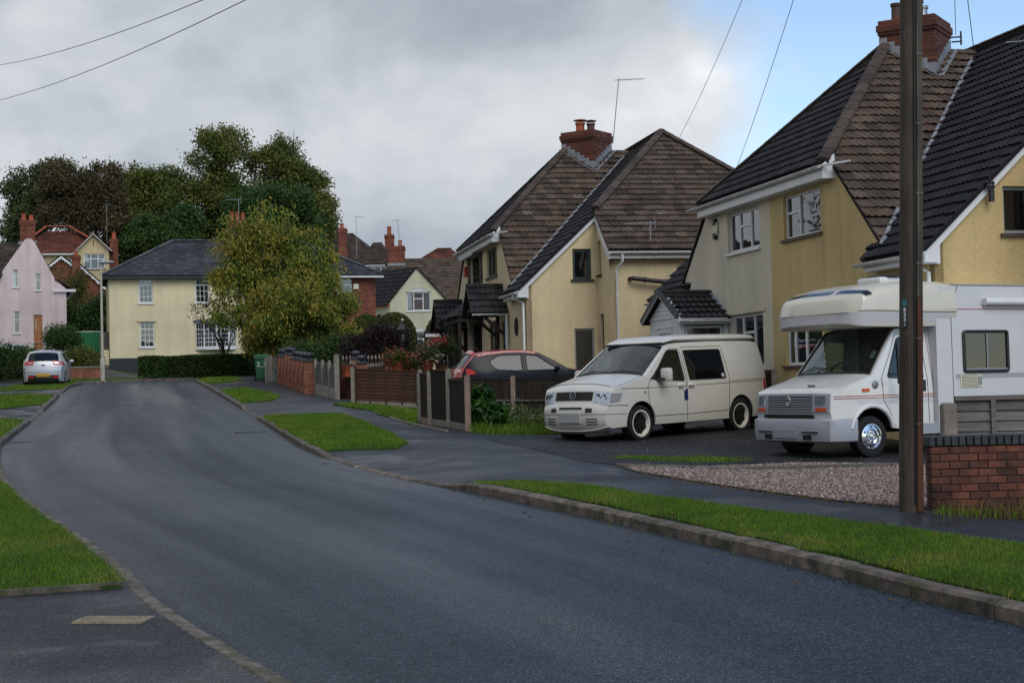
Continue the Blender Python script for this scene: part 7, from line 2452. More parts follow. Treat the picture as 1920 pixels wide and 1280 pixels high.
# ---------------------------------------------------------------- hatchbacks
def hatch(name, label, loc, heading, L_, W_, H_, side_mat, top_mat, kind, pitch=0.0):
    t = thing(name, label, 'car', loc, heading)
    t.rotation_euler = (0, pitch, heading)
    k = L_ / 3.9
    prof = [(0.12, 0.20), (0.06, 0.28), (0.05, 0.50), (0.10, 0.66), (0.30, 0.80), (0.75, 0.93), (0.98, 0.985), (1.02, 1.00), (1.35, 1.19), (1.72, 1.37), (1.85, 1.41), (2.2, 1.455), (2.7, 1.455), (3.15, 1.42), (3.42, 1.375), (3.46, 1.36), (3.60, 1.22), (3.74, 1.06), (3.80, 0.93), (3.85, 0.70), (3.87, 0.60), (3.87, 0.36), (3.80, 0.24)]
    prof = [(a * k, b * H_ / 1.455) for a, b in prof]
    def wf(s_, z):
        s_ /= k
        z *= 1.455 / H_
        w_ = W_ / 2 - 0.02 * max(0, (0.5 - z) / 0.3) ** 2 - (W_ * 0.15) * max(0, (z - 0.90) / 0.55) ** 1.25
        w_ -= 0.24 * max(0, 1 - s_ / 0.7) ** 2.2
        w_ -= 0.17 * max(0, (s_ - 3.2) / 0.67) ** 2
        return w_
    def cr(s_, z):
        s_ /= k
        if s_ < 0.3:
            return (0.14, 2.3)
        if s_ < 1.0:
            return (0.06, 2.6)
        if s_ < 1.8:
            return (0.07, 2.2)
        if s_ < 3.4:
            return (0.045, 3)
        return (0.10, 2.5)
    Bh = Body(prof, wf, L_ / 2, cr)
    f = H_ / 1.455
    sF, sR, rw = 0.78 * k, 3.22 * k, 0.295
    outl_ = Bh.edge(2) + arch_out(sR, 0.355, 0.31, 0.22, 12) + arch_out(sF, 0.355, 0.31, 0.22, 12)
    wa = rounded([(1.28 * k, 0.98 * f), (2.12 * k, 0.965 * f), (2.12 * k, 1.36 * f), (1.82 * k, 1.33 * f, 0.05)], 0.04)
    wb_ = rounded([(2.24 * k, 0.965 * f), (2.95 * k, 1.0 * f, 0.15), (3.12 * k, 1.20 * f, 0.12), (2.85 * k, 1.35 * f, 0.08), (2.24 * k, 1.365 * f)], 0.05)
    for sg in (1, -1):
        side_skin(Bh, outl_, [wa, wb_], sg, 0.03).build('side_panel', MAT[side_mat], t, smooth=True)
        for wv in (wa, wb_):
            wo = side_patch(Bh, wv, sg, -0.012, 0.006, (0.2, 0.15)).build('window', MAT['glass_hatch'], t, smooth=True)
            MB().tube([Bh.side(a, b, sg, 0.0) for a, b in wv + [wv[0]]], 0.010, 5).build('window_seal', MAT['trim'], wo)
        edge_ = [(1.85, 1.375), (2.2, 1.415), (2.7, 1.412), (3.12, 1.375), (3.40, 1.325), (3.45, 1.362), (3.15, 1.418), (2.7, 1.453), (2.2, 1.453), (1.85, 1.408)]
        side_patch(Bh, [(a * k, b * f) for a, b in edge_], sg, 0.006, 0.012, (0.3, 0.2)).build('roof_edge', MAT[top_mat], t, smooth=True)
        sm_ = MB()
        seam(Bh, sm_, [(1.02 * k, 0.95 * f), (1.06 * k, 0.5), (1.14 * k, 0.25)], sg, 0.005)
        seam(Bh, sm_, [(2.18 * k, 1.38 * f), (2.20 * k, 0.9 * f), (2.18 * k, 0.26)], sg, 0.005)
        sm_.build('panel_gap', MAT['seam'], t)
        mr_ = MB()
        c_ = Bh.side(1.34 * k, 1.0 * f, sg, 0.11)
        mr_.box(c_.x - 0.05, c_.x + 0.05, c_.y - 0.09, c_.y + 0.09, c_.z - 0.055, c_.z + 0.065)
        mr_.build('mirror', MAT[side_mat], t, smooth=True, bevel=0.035)
        for s_ in (sF, sR):
            wheel(t, Bh.x0 - s_, sg * (W_ / 2 - 0.11), rw, rw, 0.19, sg, 'car')
            aw_ = MB()
            pa_ = arch_out(s_, 0.35, 0.31, 0.22, 12)
            for i in range(len(pa_) - 1):
                a_, b_ = pa_[i], pa_[i + 1]
                aw_.add([Bh.side(a_[0], a_[1], sg, -0.03), Bh.side(b_[0], b_[1], sg, -0.03), Bh.side(b_[0], b_[1], sg, -0.34), Bh.side(a_[0], a_[1], sg, -0.34)], [(0, 1, 2, 3)])
            aw_.build('wheel_well', MAT['dark'], t, fix=False)
        # tail lamp wrapping the corner
        tl = MB()
        ta, tb_ = Bh.tz(1.04 * f, 15, 19), Bh.tz(0.90 * f, 15, 19)
        strip_box(Bh, tl, ta, tb_, sg * 0.55, sg * 1.0, 6, 0.0, 0.018, 2)
        to = tl.build('tail_lamp', MAT['taillight'], t, smooth=True)
        side_patch(Bh, rounded([(3.46 * k, 0.90 * f), (3.70 * k, 0.885 * f), (3.72 * k, 1.04 * f), (3.56 * k, 1.02 * f)], 0.03), sg, 0.008, 0.02).build('lamp_side', MAT['taillight'], to, smooth=True)
        tl = MB()
        strip_box(Bh, tl, Bh.tz(0.985 * f, 15, 19), Bh.tz(0.955 * f, 15, 19), sg * 0.62, sg * 0.86, 4, 0.018, 0.022, 2)
        tl.build('lamp_lens', MAT['reflector'], to)
        tl = MB()
        strip_box(Bh, tl, Bh.tz(0.46 * f, 19, 22), Bh.tz(0.39 * f, 19, 22), sg * 0.55, sg * 0.85, 4, 0.016, 0.026, 2)
        tl.build('rear_reflector', MAT['taillight'], t)
    tp = MB()
    strip_mesh(Bh, tp, 0, 7, -1, 1, 12)
    strip_mesh(Bh, tp, 7, 9.2, -1, -0.92, 1)
    strip_mesh(Bh, tp, 7, 9.2, 0.92, 1, 1)
    strip_mesh(Bh, tp, 9.2, 15.3, -1, 1, 12)
    strip_mesh(Bh, tp, 15.3, 17.2, -1, -0.86, 2)
    strip_mesh(Bh, tp, 15.3, 17.2, 0.86, 1, 2)
    strip_mesh(Bh, tp, 17.2, 22, -1, 1, 12)
    tp.build('roof_and_tailgate', MAT[top_mat], t, smooth=True)
    g_ = MB()
    strip_box(Bh, g_, 7.02, 9.18, -0.92, 0.92, 10, -0.012, -0.004, 3)
    g_.build('windscreen', MAT['glass_hatch'], t, smooth=True)
    g_ = MB()
    strip_box(Bh, g_, 15.32, 17.18, -0.86, 0.86, 10, -0.010, -0.002, 3)
    rwn = g_.build('rear_window', MAT['glass_hatch'], t, smooth=True)
    sl_ = MB()
    sl_.tube([Bh.strip(17.2, 0.86 * j / 8, 0.0) for j in range(-8, 9)] + [Bh.strip(17.2 - 0.19 * i, 0.86, 0) for i in range(1, 11)] + [Bh.strip(15.3, 0.86 * j / 8, 0.0) for j in range(7, -9, -1)] + [Bh.strip(15.3 + 0.19 * i, -0.86, 0) for i in range(1, 11)], 0.014, 5)
    sl_.build('window_seal', MAT['trim'], rwn)
    wiper(rwn, Bh.strip(17.25, 0.0, 0.03), Bh.strip(17.1, 0.2, 0.03), Bh.strip(17.0, 0.5, 0.02))
    sp = MB()
    strip_box(Bh, sp, 14.2, 15.2, -0.85, 0.85, 10, 0.0, 0.03, 2)
    sp.build('spoiler', MAT[top_mat], t, smooth=True)
    MB().tube([Bh.strip(13.2, 0, 0.0), Bh.strip(13.6, 0, 0.22)], 0.008, 5).build('aerial_rod', MAT['black'], t)
    bm_ = MB()
    strip_box(Bh, bm_, Bh.tz(0.50 * f, 19, 22), 21.9, -0.88, 0.88, 10, 0.0, 0.014, 2)
    bm_.build('bumper_insert', MAT['trim'], t)
    pl = MB()
    ca = Bh.strip(Bh.tz(0.50 * f, 19, 22), 0, 0.03)
    pl.box(ca.x - 0.02, ca.x + 0.012, -0.26, 0.26, ca.z - 0.06, ca.z + 0.055)
    plo = pl.build('number_plate', MAT['plate_yellow'], t)
    bd_ = MB()
    cb_ = Bh.strip(Bh.tz(0.88 * f, 17, 20), 0, 0.006)
    bd_.lathe([(0.055, -0.008), (0.055, 0.008)], 14, (0, 0, 0), 'x').xf(Matrix.Translation(cb_) @ Matrix.Diagonal((1, 1.3, 0.6, 1)))
    bd_.build('badge', MAT['trim'], t)
    sm_ = MB()
    sm_.tube([Bh.strip(Bh.tz(0.66 * f, 19, 21), 0.95 * j / 8, 0.0) for j in range(-8, 9)], 0.006, 5)
    sm_.tube([Bh.strip(Bh.tz(0.60 * f, 19, 21), 0.95 * j / 8, 0.002) for j in range(-8, 9)], 0.008, 5)
    sm_.build('tailgate_gap', MAT['seam'], t)
    underbody(Bh, t, 0.3, L_ - 0.2, 0.20, W_ / 2 - 0.18)
    MB().box(Bh.x0 - 3.5 * k, Bh.x0 - 0.9 * k, -W_ / 2 + 0.12, W_ / 2 - 0.12, 0.33, 0.62).build('interior', MAT['dark'], t)
    seats(Bh, t, 1.55 * k, 0.50, (-0.36, 0.36), 0.62, 0.46)
    seats(Bh, t, 2.45 * k, 0.52, (-0.40, 0.0, 0.40), 0.50, 0.40)
    steering(Bh, t, 1.45 * k, 0.86, -0.36)
    return t, Bh, plo
def text_on(parent, body, size, mat, loc, rot, name, th=0.002):
    c = bpy.data.curves.new(name, 'FONT')
    c.body = body
    c.size = size
    c.align_x = 'CENTER'
    c.align_y = 'CENTER'
    c.extrude = th
    o = bpy.data.objects.new(name, c)
    COL.objects.link(o)
    bpy.context.view_layer.update()
    me = bpy.data.meshes.new_from_object(o.evaluated_get(bpy.context.evaluated_depsgraph_get()))
    bpy.data.objects.remove(o)
    me.materials.clear()
    me.materials.append(MAT[mat])
    p = link(name, me, parent)
    p.location = loc
    p.rotation_euler = rot
    return p
hk = R(90 + 12)
kia, Bk, plo = hatch('parked_car', 'silver hatchback seen from behind, parked by the left kerb', (-19.72, 64.7, Zl(-19.3, 63) + 0.0), hk, 3.95, 1.72, 1.46, 'silver', 'silver', 'rear', R(-2.4))
ca = Bk.strip(Bk.tz(0.50, 19, 22), 0, 0.03)
text_on(plo, 'BK63 KZU', 0.105, 'black', (ca.x - 0.0225, 0.0, ca.z - 0.002), (R(90), 0, R(-90)), 'plate_lettering')
red, Br, _ = hatch('parked_car', 'dark hatchback with bright red roof and tailgate behind the brown fence', (0.33, 38.2, Zr(-0.2, 38) + 0.10), R(13), 3.7, 1.68, 1.47, 'navy', 'carred', 'side')
wht, Bw, _ = hatch('parked_car', 'white car whose roof just shows over the far left hedge', (-24.9, 72.2, Z0(-24.9, 72.2) - 0.07), R(172), 3.9, 1.7, 1.45, 'upvc', 'upvc', 'side')
# ------------------------------------------------------------------ street furniture, walls and fences
def at(px, py, Y):
    """point at distance Y seen at (px,py) of the 1920-wide picture: used to lay things out on the map"""
    r = _fw + _r2 * ((px - 960) / 2860) - _u2 * ((py - 640) / 2860)
    return Vector((0, 0, EYE)) + r * (Y / r.y)
# --- telegraph pole
MAT['iron'] = simple('worn_cast_iron', (0.13, 0.12, 0.105), 0.55, 0.5, var=0.4, scale=12)
pp = Vector((3.96, 15.33, 0))
pole = thing('telegraph_pole', 'tall weathered wooden telegraph pole in front of the motorhome', 'pole', (pp.x, pp.y, Zr(pp.x, pp.y) - 0.02))
pole.rotation_euler = (0, R(1.75), 0)
pm = MB()
n = 20
for i in range(11):
    z_ = 9.3 * i / 10
    for k in range(n):
        a = 2 * math.pi * k / n
        rr_ = (0.120 - 0.0022 * z_) * (1 + 0.03 * math.sin(3 * a + z_ * 0.4) + 0.015 * math.sin(7 * a))
        pm.v.append(Vector((rr_ * math.cos(a), rr_ * math.sin(a), z_)))
for i in range(10):
    for k in range(n):
        k2 = (k + 1) % n
        pm.f.append((i * n + k, i * n + k2, (i + 1) * n + k2, (i + 1) * n + k))
pm.f.append(tuple(range(10 * n, 11 * n)))
pm.build('shaft', MAT['pole'], pole, smooth='all')
for z0c, z1c, mt in ((0.02, 2.15, 'polered'), (2.155, 9.1, 'pole')):
    cs = MB()
    r0_, r1_ = 0.0022 * z0c, 0.0022 * z1c
    cs.hexa([(0.022, -0.150 + r0_, z0c), (0.085, -0.128 + r0_, z0c), (0.085, -0.05, z0c), (0.022, -0.09, z0c), (0.022, -0.155 + r1_, z1c), (0.085, -0.128 + r1_, z1c), (0.085, -0.05, z1c), (0.022, -0.09, z1c)])
    cs.build('cable_casing', MAT[mt], pole, bevel=0.006)
cs = MB()
cs.tube([(0.006, -0.125, 0.1), (0.006, -0.122, 4.0), (0.005, -0.108, 9.2)], 0.012, 8)
cs.build('cable', MAT['black'], pole)
for z_ in (0.9, 1.75, 2.5, 3.2, 3.9, 4.6):
    sb = MB()
    sb.bar((0.012, -0.148 + 0.0022 * z_, z_), (0.09, -0.13 + 0.0022 * z_, z_), 0.012, 0.010)
    sb.build('cable_clip', MAT['iron'], pole)
for z_ in (8.6, 8.9):
    sb = MB()
    sb.bar((-0.35, -0.12, z_), (0.35, -0.12, z_), 0.07, 0.07)
    for xx in (-0.3, -0.1, 0.1, 0.3):
        sb.lathe([(0.02, z_), (0.045, z_ + 0.06), (0.03, z_ + 0.08), (0.045, z_ + 0.11), (0.01, z_ + 0.14)], 8, (xx, -0.12, 0))
    sb.build('crossarm', MAT['brown_wood'], pole)
pt_ = MB()
pt_.box(-0.117, -0.072, -0.109, -0.085, 1.86, 2.14)
pt_.xf(Matrix.Translation((0, 0, 0)))
plate = pt_.build('number_plate', MAT['black'], pole)
MB().box(-0.116, -0.073, -0.112, -0.1085, 2.07, 2.13).build('plate_band', simple('teal_enamel', (0.01, 0.09, 0.10), 0.4), plate)
for i, ch_ in enumerate('623'):
    text_on(plate, ch_, 0.055, 'upvc', (-0.0945, -0.1105, 2.035 - i * 0.05), (R(90), 0, 0), 'plate_digit', 0.001)
text_on(plate, '1', 0.04, 'upvc', (-0.0945, -0.1105, 1.885), (R(90), 0, 0), 'plate_digit', 0.001)

# --- overhead wires
def wire(name, label, a, b, sag, r=0.007):
    a, b = Vector(a), Vector(b)
    n = 24
    pts = [a.lerp(b, i / n) - Vector((0, 0, sag * 4 * (i / n) * (1 - i / n))) for i in range(n + 1)]
    m = MB().tube(pts, r, 5)
    return tag(m.build(name, MAT['black'], None), label, 'wire')
top = Vector((4.24, 15.2, 9.2))
wire('telephone_wire', 'lower of the two wires crossing the sky at upper left', top + Vector((-0.3, 0, -0.1)), at(-160, 208, 75), 1.3, 0.011)
wire('telephone_wire', 'upper of the two wires crossing the sky at upper left', top + Vector((-0.1, 0, -0.1)), at(-160, 126, 75), 1.5, 0.011)
wire('telephone_wire', 'wire sloping down to the middle house above its hip', top + Vector((-0.3, 0, 0)), at(1266, 272, 45.2), 0.35, 0.006)
wire('telephone_wire', 'wire running down behind the front slope of the nearest roof', top + Vector((-0.1, 0, 0)), at(1352, 388, 43), 0.35, 0.006)
wire('telephone_wire', 'wire from the pole to the bargeboard bracket of the yellow house', top + Vector((0.1, 0, 0)), hw(H1, (1.0, -7.2, 3.86)), 0.25, 0.006)
wire('telephone_wire', 'wire from the pole to the bracket on the nearest chimney', top + Vector((0.3, 0, 0)), hw(H1, (4.5, -0.15, 8.05)), 0.25, 0.008)
bk = MB()
bk.bar((4.42, -0.1, 8.0), (4.62, -0.2, 8.0), 0.03, 0.03)
bk.bar((4.42, -0.1, 7.9), (4.62, -0.2, 7.9), 0.03, 0.03)
bk.tube([(4.6, -0.19, 7.82), (4.6, -0.19, 8.12)], 0.02, 6)
bk.build('wire_bracket', MAT['black'], H1)

# --- near brick wall, brick by brick
bx0, by0 = 4.19, 15.40
bz = 0.28
bwall = thing('brick_wall', 'low red brick garden wall with dark blue brick coping at the right', 'wall', (bx0, by0, bz), 0)
MB().box(0.006, 3.0, 0.008, 0.20, -0.2, 0.66).build('mortar_bed', MAT['mortar'], bwall)
rr = random.Random(3)
bl, bh, jt = 0.192, 0.0765, 0.009
me_b = MB().box(0, bl - jt, 0, 0.10, 0, bh - jt).mesh('brick', MAT['brick'], False, 0.004)
me_h = MB().box(0, bl / 2 - jt, 0, 0.10, 0, bh - jt).mesh('brick', MAT['brick'], False, 0.004)
for j in range(-1, 9):
    x = 0.0
    if j % 2:
        link('brick', me_h, bwall, Matrix.Translation((rr.uniform(-0.002, 0.002), rr.uniform(-0.004, 0.002), j * bh - 0.02)))
        x = bl / 2
    while x < 2.6:
        link('brick', me_b, bwall, Matrix.Translation((x + rr.uniform(-0.002, 0.002), rr.uniform(-0.005, 0.003), j * bh - 0.02)) @ Matrix.Rotation(rr.uniform(-0.008, 0.008), 4, 'Y'))
        x += bl
    link('brick', me_h, bwall, Matrix.Translation((0.0, 0.112, j * bh - 0.02)))
me_c = MB().box(0, 0.068, -0.015, 0.225, 0, 0.105).mesh('coping_brick', MAT['bluebrick'], False, 0.008)
x = -0.02
while x < 2.6:
    link('coping_brick', me_c, bwall, Matrix.Translation((x, rr.uniform(-0.003, 0.003), 9 * bh - 0.022 + rr.uniform(-0.002, 0.002))))
    x += 0.0765
# --- grey lap fence with concrete post behind the wall
fy = 17.0
fence1 = thing('lap_fence', 'grey weathered lap fence panel with a chunky concrete post behind the brick wall', 'fence', (4.76, fy, Zr(5, fy) - 0.05), 0)
z0_ = fence1.location.z
cp = MB()
cp.prism([(0.0, 0.0), (0.155, 0.0), (0.155, 1.12), (0.13, 1.145), (0.03, 1.145), (0.0, 1.12)], lambda s_, t_, d_: Vector((s_, d_, t_)), -0.07, 0.09)
cp.build('post', MAT['conc'], fence1, bevel=0.012)
zt_ = 1.42 - z0_
for i in range(9):
    b_ = MB()
    z_ = zt_ - 0.045 - (i + 1) * 0.115
    b_.hexa([(0.157, 0.005, z_), (2.0, 0.005, z_), (2.0, 0.03, z_), (0.157, 0.03, z_), (0.157, 0.028, z_ + 0.135), (2.0, 0.028, z_ + 0.135), (2.0, 0.038, z_ + 0.135), (0.157, 0.038, z_ + 0.135)])
    b_.build('board', MAT['boardgrey'], fence1)
MB().box(0.157, 2.0, -0.015, 0.045, zt_ - 0.045, zt_ + 0.005).build('top_rail', MAT['boardgrey'], fence1)
for x in (0.55, 1.15, 1.75):
    MB().box(x, x + 0.05, -0.018, 0.004, 0.1, zt_ - 0.047).build('batten', MAT['boardgrey'], fence1)

# --- dark closeboard fence with concrete posts
def fence_run(f, a, b, h, gravel, mat, step=0.1, rails=(), cap=True, za=None, zb=None, part='boards'):
    """one panel of upright feather-edge boards between two posts (local xy points with ground z)"""
    a, b = Vector(a), Vector(b)
    d = (b - a)
    L_ = Vector((d.x, d.y, 0)).length
    t = Vector((d.x, d.y, 0)).normalized()
    nn = Vector((t.y, -t.x, 0))
    nb = int(L_ / step)
    m = MB()
    for i in range(nb):
        p = a + d * ((i + 0.0) / nb)
        q = a + d * ((i + 1.08) / nb)
        th = 0.014
        z0 = gravel
        m.hexa([p + nn * 0.0 + Vector((0, 0, z0)), q + nn * 0.010 + Vector((0, 0, z0)), q - nn * 0.004 + Vector((0, 0, z0)), p - nn * 0.008 + Vector((0, 0, z0)), p + Vector((0, 0, h)), q + nn * 0.010 + Vector((0, 0, h)), q - nn * 0.004 + Vector((0, 0, h)), p - nn * 0.008 + Vector((0, 0, h))])
    tag(m.build(part, MAT[mat], f), kind='stuff')
    if cap:
        MB().bar(a + Vector((0, 0, h + 0.02)), b + Vector((0, 0, h + 0.02)), 0.05, 0.035).build('top_rail', MAT[mat], f)
    if gravel > 0:
        MB().bar(a + Vector((0, 0, gravel / 2)), b + Vector((0, 0, gravel / 2)), 0.045, gravel).build('gravel_board', MAT['conc'], f)
    for z_ in rails:
        MB().bar(a + nn * 0.025 + Vector((0, 0, z_)), b + nn * 0.025 + Vector((0, 0, z_)), 0.03, 0.035).build('rail', MAT['boardold'], f)
def cpost(f, p, h, mat='conc', w_=0.10, rz=0.0):
    m = MB()
    m.box(-w_ / 2, w_ / 2, -w_ / 2, w_ / 2, -0.15, h - 0.02)
    m.box(-w_ / 2 + 0.012, w_ / 2 - 0.012, -w_ / 2 + 0.012, w_ / 2 - 0.012, h - 0.02, h + 0.012)
    m.xf(Matrix.Translation(p) @ Matrix.Rotation(rz, 4, 'Z'))
    return m.build('post', MAT[mat], f, bevel=0.008)
f2 = thing('closeboard_fence', 'dark brown board fence with three panels stepping along the footpath', 'fence', (0, 0, 0))
PP = [(-0.93, 31.0), (-1.36, 32.2), (-1.80, 33.0), (-2.06, 33.7)]
zz_ = [Zr(*p) for p in PP]
pz = [Vector((p[0], p[1], z_)) for p, z_ in zip(PP, zz_)]
hts = [(1.12, 'concpink'), (1.22, 'conc'), (1.16, 'conc'), (1.10, 'conc')]
for p, (h_, mt) in zip(pz, hts):
    cpost(f2, p, h_, mt, 0.105, R(-15))
for i, h_ in enumerate((0.98, 1.16, 1.06)):
    fence_run(f2, pz[i], pz[i + 1], h_, 0.13, 'boarddark', 0.10)
f3 = thing('closeboard_fence', 'long dark brown board fence with concrete posts between the van and the dark car', 'fence', (0, 0, 0))
PP = [(-1.55, 35.6), (0.0, 35.3), (1.75, 34.95), (3.4, 34.6), (4.6, 34.4)]
pz = [Vector((p[0], p[1], Zr(*p) - 0.03)) for p in PP]
for i, p in enumerate(pz):
    cpost(f3, p, 1.06, 'concpink' if i == 1 else 'conc', 0.11, R(-12))
for i in range(4):
    fence_run(f3, pz[i], pz[i + 1], 0.98, 0.17, 'boarddark', 0.11, rails=(0.50,))
f3b = thing('closeboard_fence', 'short dark fence panel between the camper van and the yellow house wall', 'fence', (0, 0, 0))
a_, b_ = at(1405, 770, 31.3), at(1450, 770, 31.1)
a_.z, b_.z = Zr(a_.x, a_.y), Zr(b_.x, b_.y)
fence_run(f3b, a_, b_, 1.12, 0.1, 'boarddark', 0.09)
cpost(f3b, b_ + Vector((0.03, 0, 0)), 1.16, 'conc', 0.11)
# --- brown waney-lap fence
f4 = thing('lap_fence', 'reddish brown lap fence panels between concrete posts beyond the footpath', 'fence', (0, 0, 0))
A = [Vector((-4.46, 42.5, Zr(-4.46, 42.5) + 0.02)), Vector((-2.55, 41.9, Zr(-2.55, 42) + 0.02)), Vector((-0.75, 41.4, Zr(-0.75, 41.4) + 0.02))]
for p in A:
    cpost(f4, p, 1.02, 'conc', 0.11)
for a, b in zip(A, A[1:]):
    d = (b - a).normalized()
    nn = Vector((d.y, -d.x, 0))
    a2, b2 = a + d * 0.06, b - d * 0.06
    for i in range(9):
        z_ = 0.10 + i * 0.095
        m = MB()
        off0, off1 = nn * 0.024, nn * 0.004
        m.hexa([a2 + off0 + Vector((0, 0, z_)), b2 + off0 + Vector((0, 0, z_)), b2 + off0 - nn * 0.012 + Vector((0, 0, z_)), a2 + off0 - nn * 0.012 + Vector((0, 0, z_)), a2 + off1 + Vector((0, 0, z_ + 0.115)), b2 + off1 + Vector((0, 0, z_ + 0.115)), b2 + off1 - nn * 0.012 + Vector((0, 0, z_ + 0.115)), a2 + off1 - nn * 0.012 + Vector((0, 0, z_ + 0.115))])
        m.build('board', MAT['boardbrown'], f4)
    for q in (0.02, 0.25, 0.5, 0.75, 0.98):
        p = a2.lerp(b2, q) + nn * 0.034
        MB().bar(p + Vector((0, 0, 0.05)), p + Vector((0, 0, 0.95)), 0.05, 0.02, nn).build('batten', MAT['boardbrown'], f4)
    MB().bar(a2 + Vector((0, 0, 0.975)), b2 + Vector((0, 0, 0.975)), 0.06, 0.035).build('top_rail', MAT['boardbrown'], f4)
    MB().bar(a2 + Vector((0, 0, 0.045)), b2 + Vector((0, 0, 0.045)), 0.05, 0.10).build('gravel_board', MAT['conc'], f4)
# --- arched weathered panels between slim concrete posts
f5 = thing('arched_fence', 'slim concrete posts with arched grey wooden panels and rough stone base', 'fence', (0, 0, 0))
A = [Vector((-6.42, 49.7, 0)), Vector((-6.02, 48.3, 0)), Vector((-5.66, 47.1, 0)), Vector((-5.30, 45.9, 0))]
for i, p in enumerate(A):
    p.z = Zr(p.x, p.y)
    cpost(f5, p, 1.14 if i < 3 else 1.34, 'conc', 0.10 if i < 3 else 0.15, R(15))
for a, b in zip(A, A[1:]):
    d = (b - a).normalized()
    nn = Vector((d.y, -d.x, 0)).normalized()
    L_ = (b - a).length
    n = 9
    for i in range(n):
        q0, q1 = 0.06 + 0.88 * i / n, 0.06 + 0.88 * (i + 0.92) / n
        hh = 0.78 + 0.30 * math.sin(math.pi * (q0 + q1) / 2)
        p, q = a.lerp(b, q0), a.lerp(b, q1)
        m = MB()
        m.hexa([p + Vector((0, 0, 0.34)), q + Vector((0, 0, 0.34)), q + nn * 0.02 + Vector((0, 0, 0.34)), p + nn * 0.02 + Vector((0, 0, 0.34)), p + Vector((0, 0, hh)), q + Vector((0, 0, hh)), q + nn * 0.02 + Vector((0, 0, hh)), p + nn * 0.02 + Vector((0, 0, hh))])
        m.build('board', MAT['boardold'], f5)
    m = MB()
    m.bar(a + Vector((0, 0, 0.16)), b + Vector((0, 0, 0.16)), 0.06, 0.32)
    m.build('stone_base', simple('rock_faced_concrete', (0.26, 0.235, 0.20), 0.9, var=0.45, scale=9, bump=1.0, bscale=14), f5)
# --- brick piers with ball finials and panels of brickwork between
def pier(parent, p, h, w_=0.34, mat='pierbrick', rz=R(14)):
    po = bpy.data.objects.new('pier', None)
    COL.objects.link(po)
    po.parent = parent
    po.location = p
    po.rotation_euler = (0, 0, rz)
    MB().box(-w_ / 2, w_ / 2, -w_ / 2, w_ / 2, -0.3, h - 0.30).build('shaft', MAT[mat], po)
    m = MB()
    m.box(-w_ / 2 - 0.04, w_ / 2 + 0.04, -w_ / 2 - 0.04, w_ / 2 + 0.04, h - 0.30, h - 0.25)
    m.lathe([(0.15, h - 0.25), (0.10, h - 0.21), (0.08, h - 0.19), (0.11, h - 0.17), (0.145, h - 0.11), (0.145, h - 0.07), (0.11, h - 0.02), (0.05, h), (0.005, h + 0.003)], 14)
    m.build('ball_cap', MAT['bluebrick'], po, smooth=True)
    return po
w5 = thing('brick_wall', 'brick garden wall with a row of piers topped by dark balls along the footpath', 'wall', (0, 0, 0))
NP = 8
q0, q1 = Vector((-6.66, 49.9)), Vector((-9.0, 59.6))
prev = None
for i in range(NP):
    p = q0.lerp(q1, i / (NP - 1))
    z_ = Zr(p.x, p.y)
    hh = 1.36 if i not in (4, 5) else 1.46
    pier(w5, (p.x, p.y, z_), hh)
    if prev is not None:
        a, b = Vector((*prev, Zr(*prev))), Vector((p.x, p.y, z_))
        nn = Vector((b.y - a.y, -(b.x - a.x), 0)).normalized()
        MB().bar(a + Vector((0, 0, 0.20)), b + Vector((0, 0, 0.20)), 0.2, 0.90).build('brickwork', MAT['pierbrick'], w5)
        d = (b - a)
        for k in range(2):
            c_ = a + d * (0.27 + 0.46 * k)
            m = MB()
            m.bar(c_ - d.normalized() * 0.17 + Vector((0, 0, 0.75)), c_ + d.normalized() * 0.17 + Vector((0, 0, 0.75)), 0.16, 0.20)
            m.build('pierced_block', MAT['pierbrick'], w5)
    prev = (p.x, p.y)
w6 = thing('brick_wall', 'brick wall with ball-topped piers around the flower garden of the middle house', 'wall', (0, 0, 0))
for px_, yt, Y in ((667, 657, 52.6), (678, 665, 50.6), (732, 664, 52.4), (757, 662, 50.6), (827, 666, 50.8)):
    p = at(px_, yt, Y)
    zg = g(Y) + 0.05
    pier(w6, (p.x, p.y, zg), p.z - zg, 0.36, 'pierbrick', R(5))
for a, b, h_ in (((678, 50.6), (757, 50.6), 0.62), ((757, 50.6), (827, 50.8), 0.62), ((640, 52.8), (667, 52.6), 0.62)):
    pa_, pb_ = at(a[0], 690, a[1]), at(b[0], 690, b[1])
    pa_.z, pb_.z = g(a[1]), g(b[1])
    MB().bar(pa_ + Vector((0, 0, h_ / 2)), pb_ + Vector((0, 0, h_ / 2)), 0.2, h_).build('brickwork', MAT['pierbrick'], w6)
# wall piece behind the gap beside the arched fence
pa_, pb_ = at(634, 720, 47.5), at(664, 720, 46.5)
pa_.z, pb_.z = g(47.5), g(46.5)
MB().bar(pa_ + Vector((0, 0, 0.3)), pb_ + Vector((0, 0, 0.3)), 0.2, 0.95).build('brickwork', MAT['brickwork'], w6)
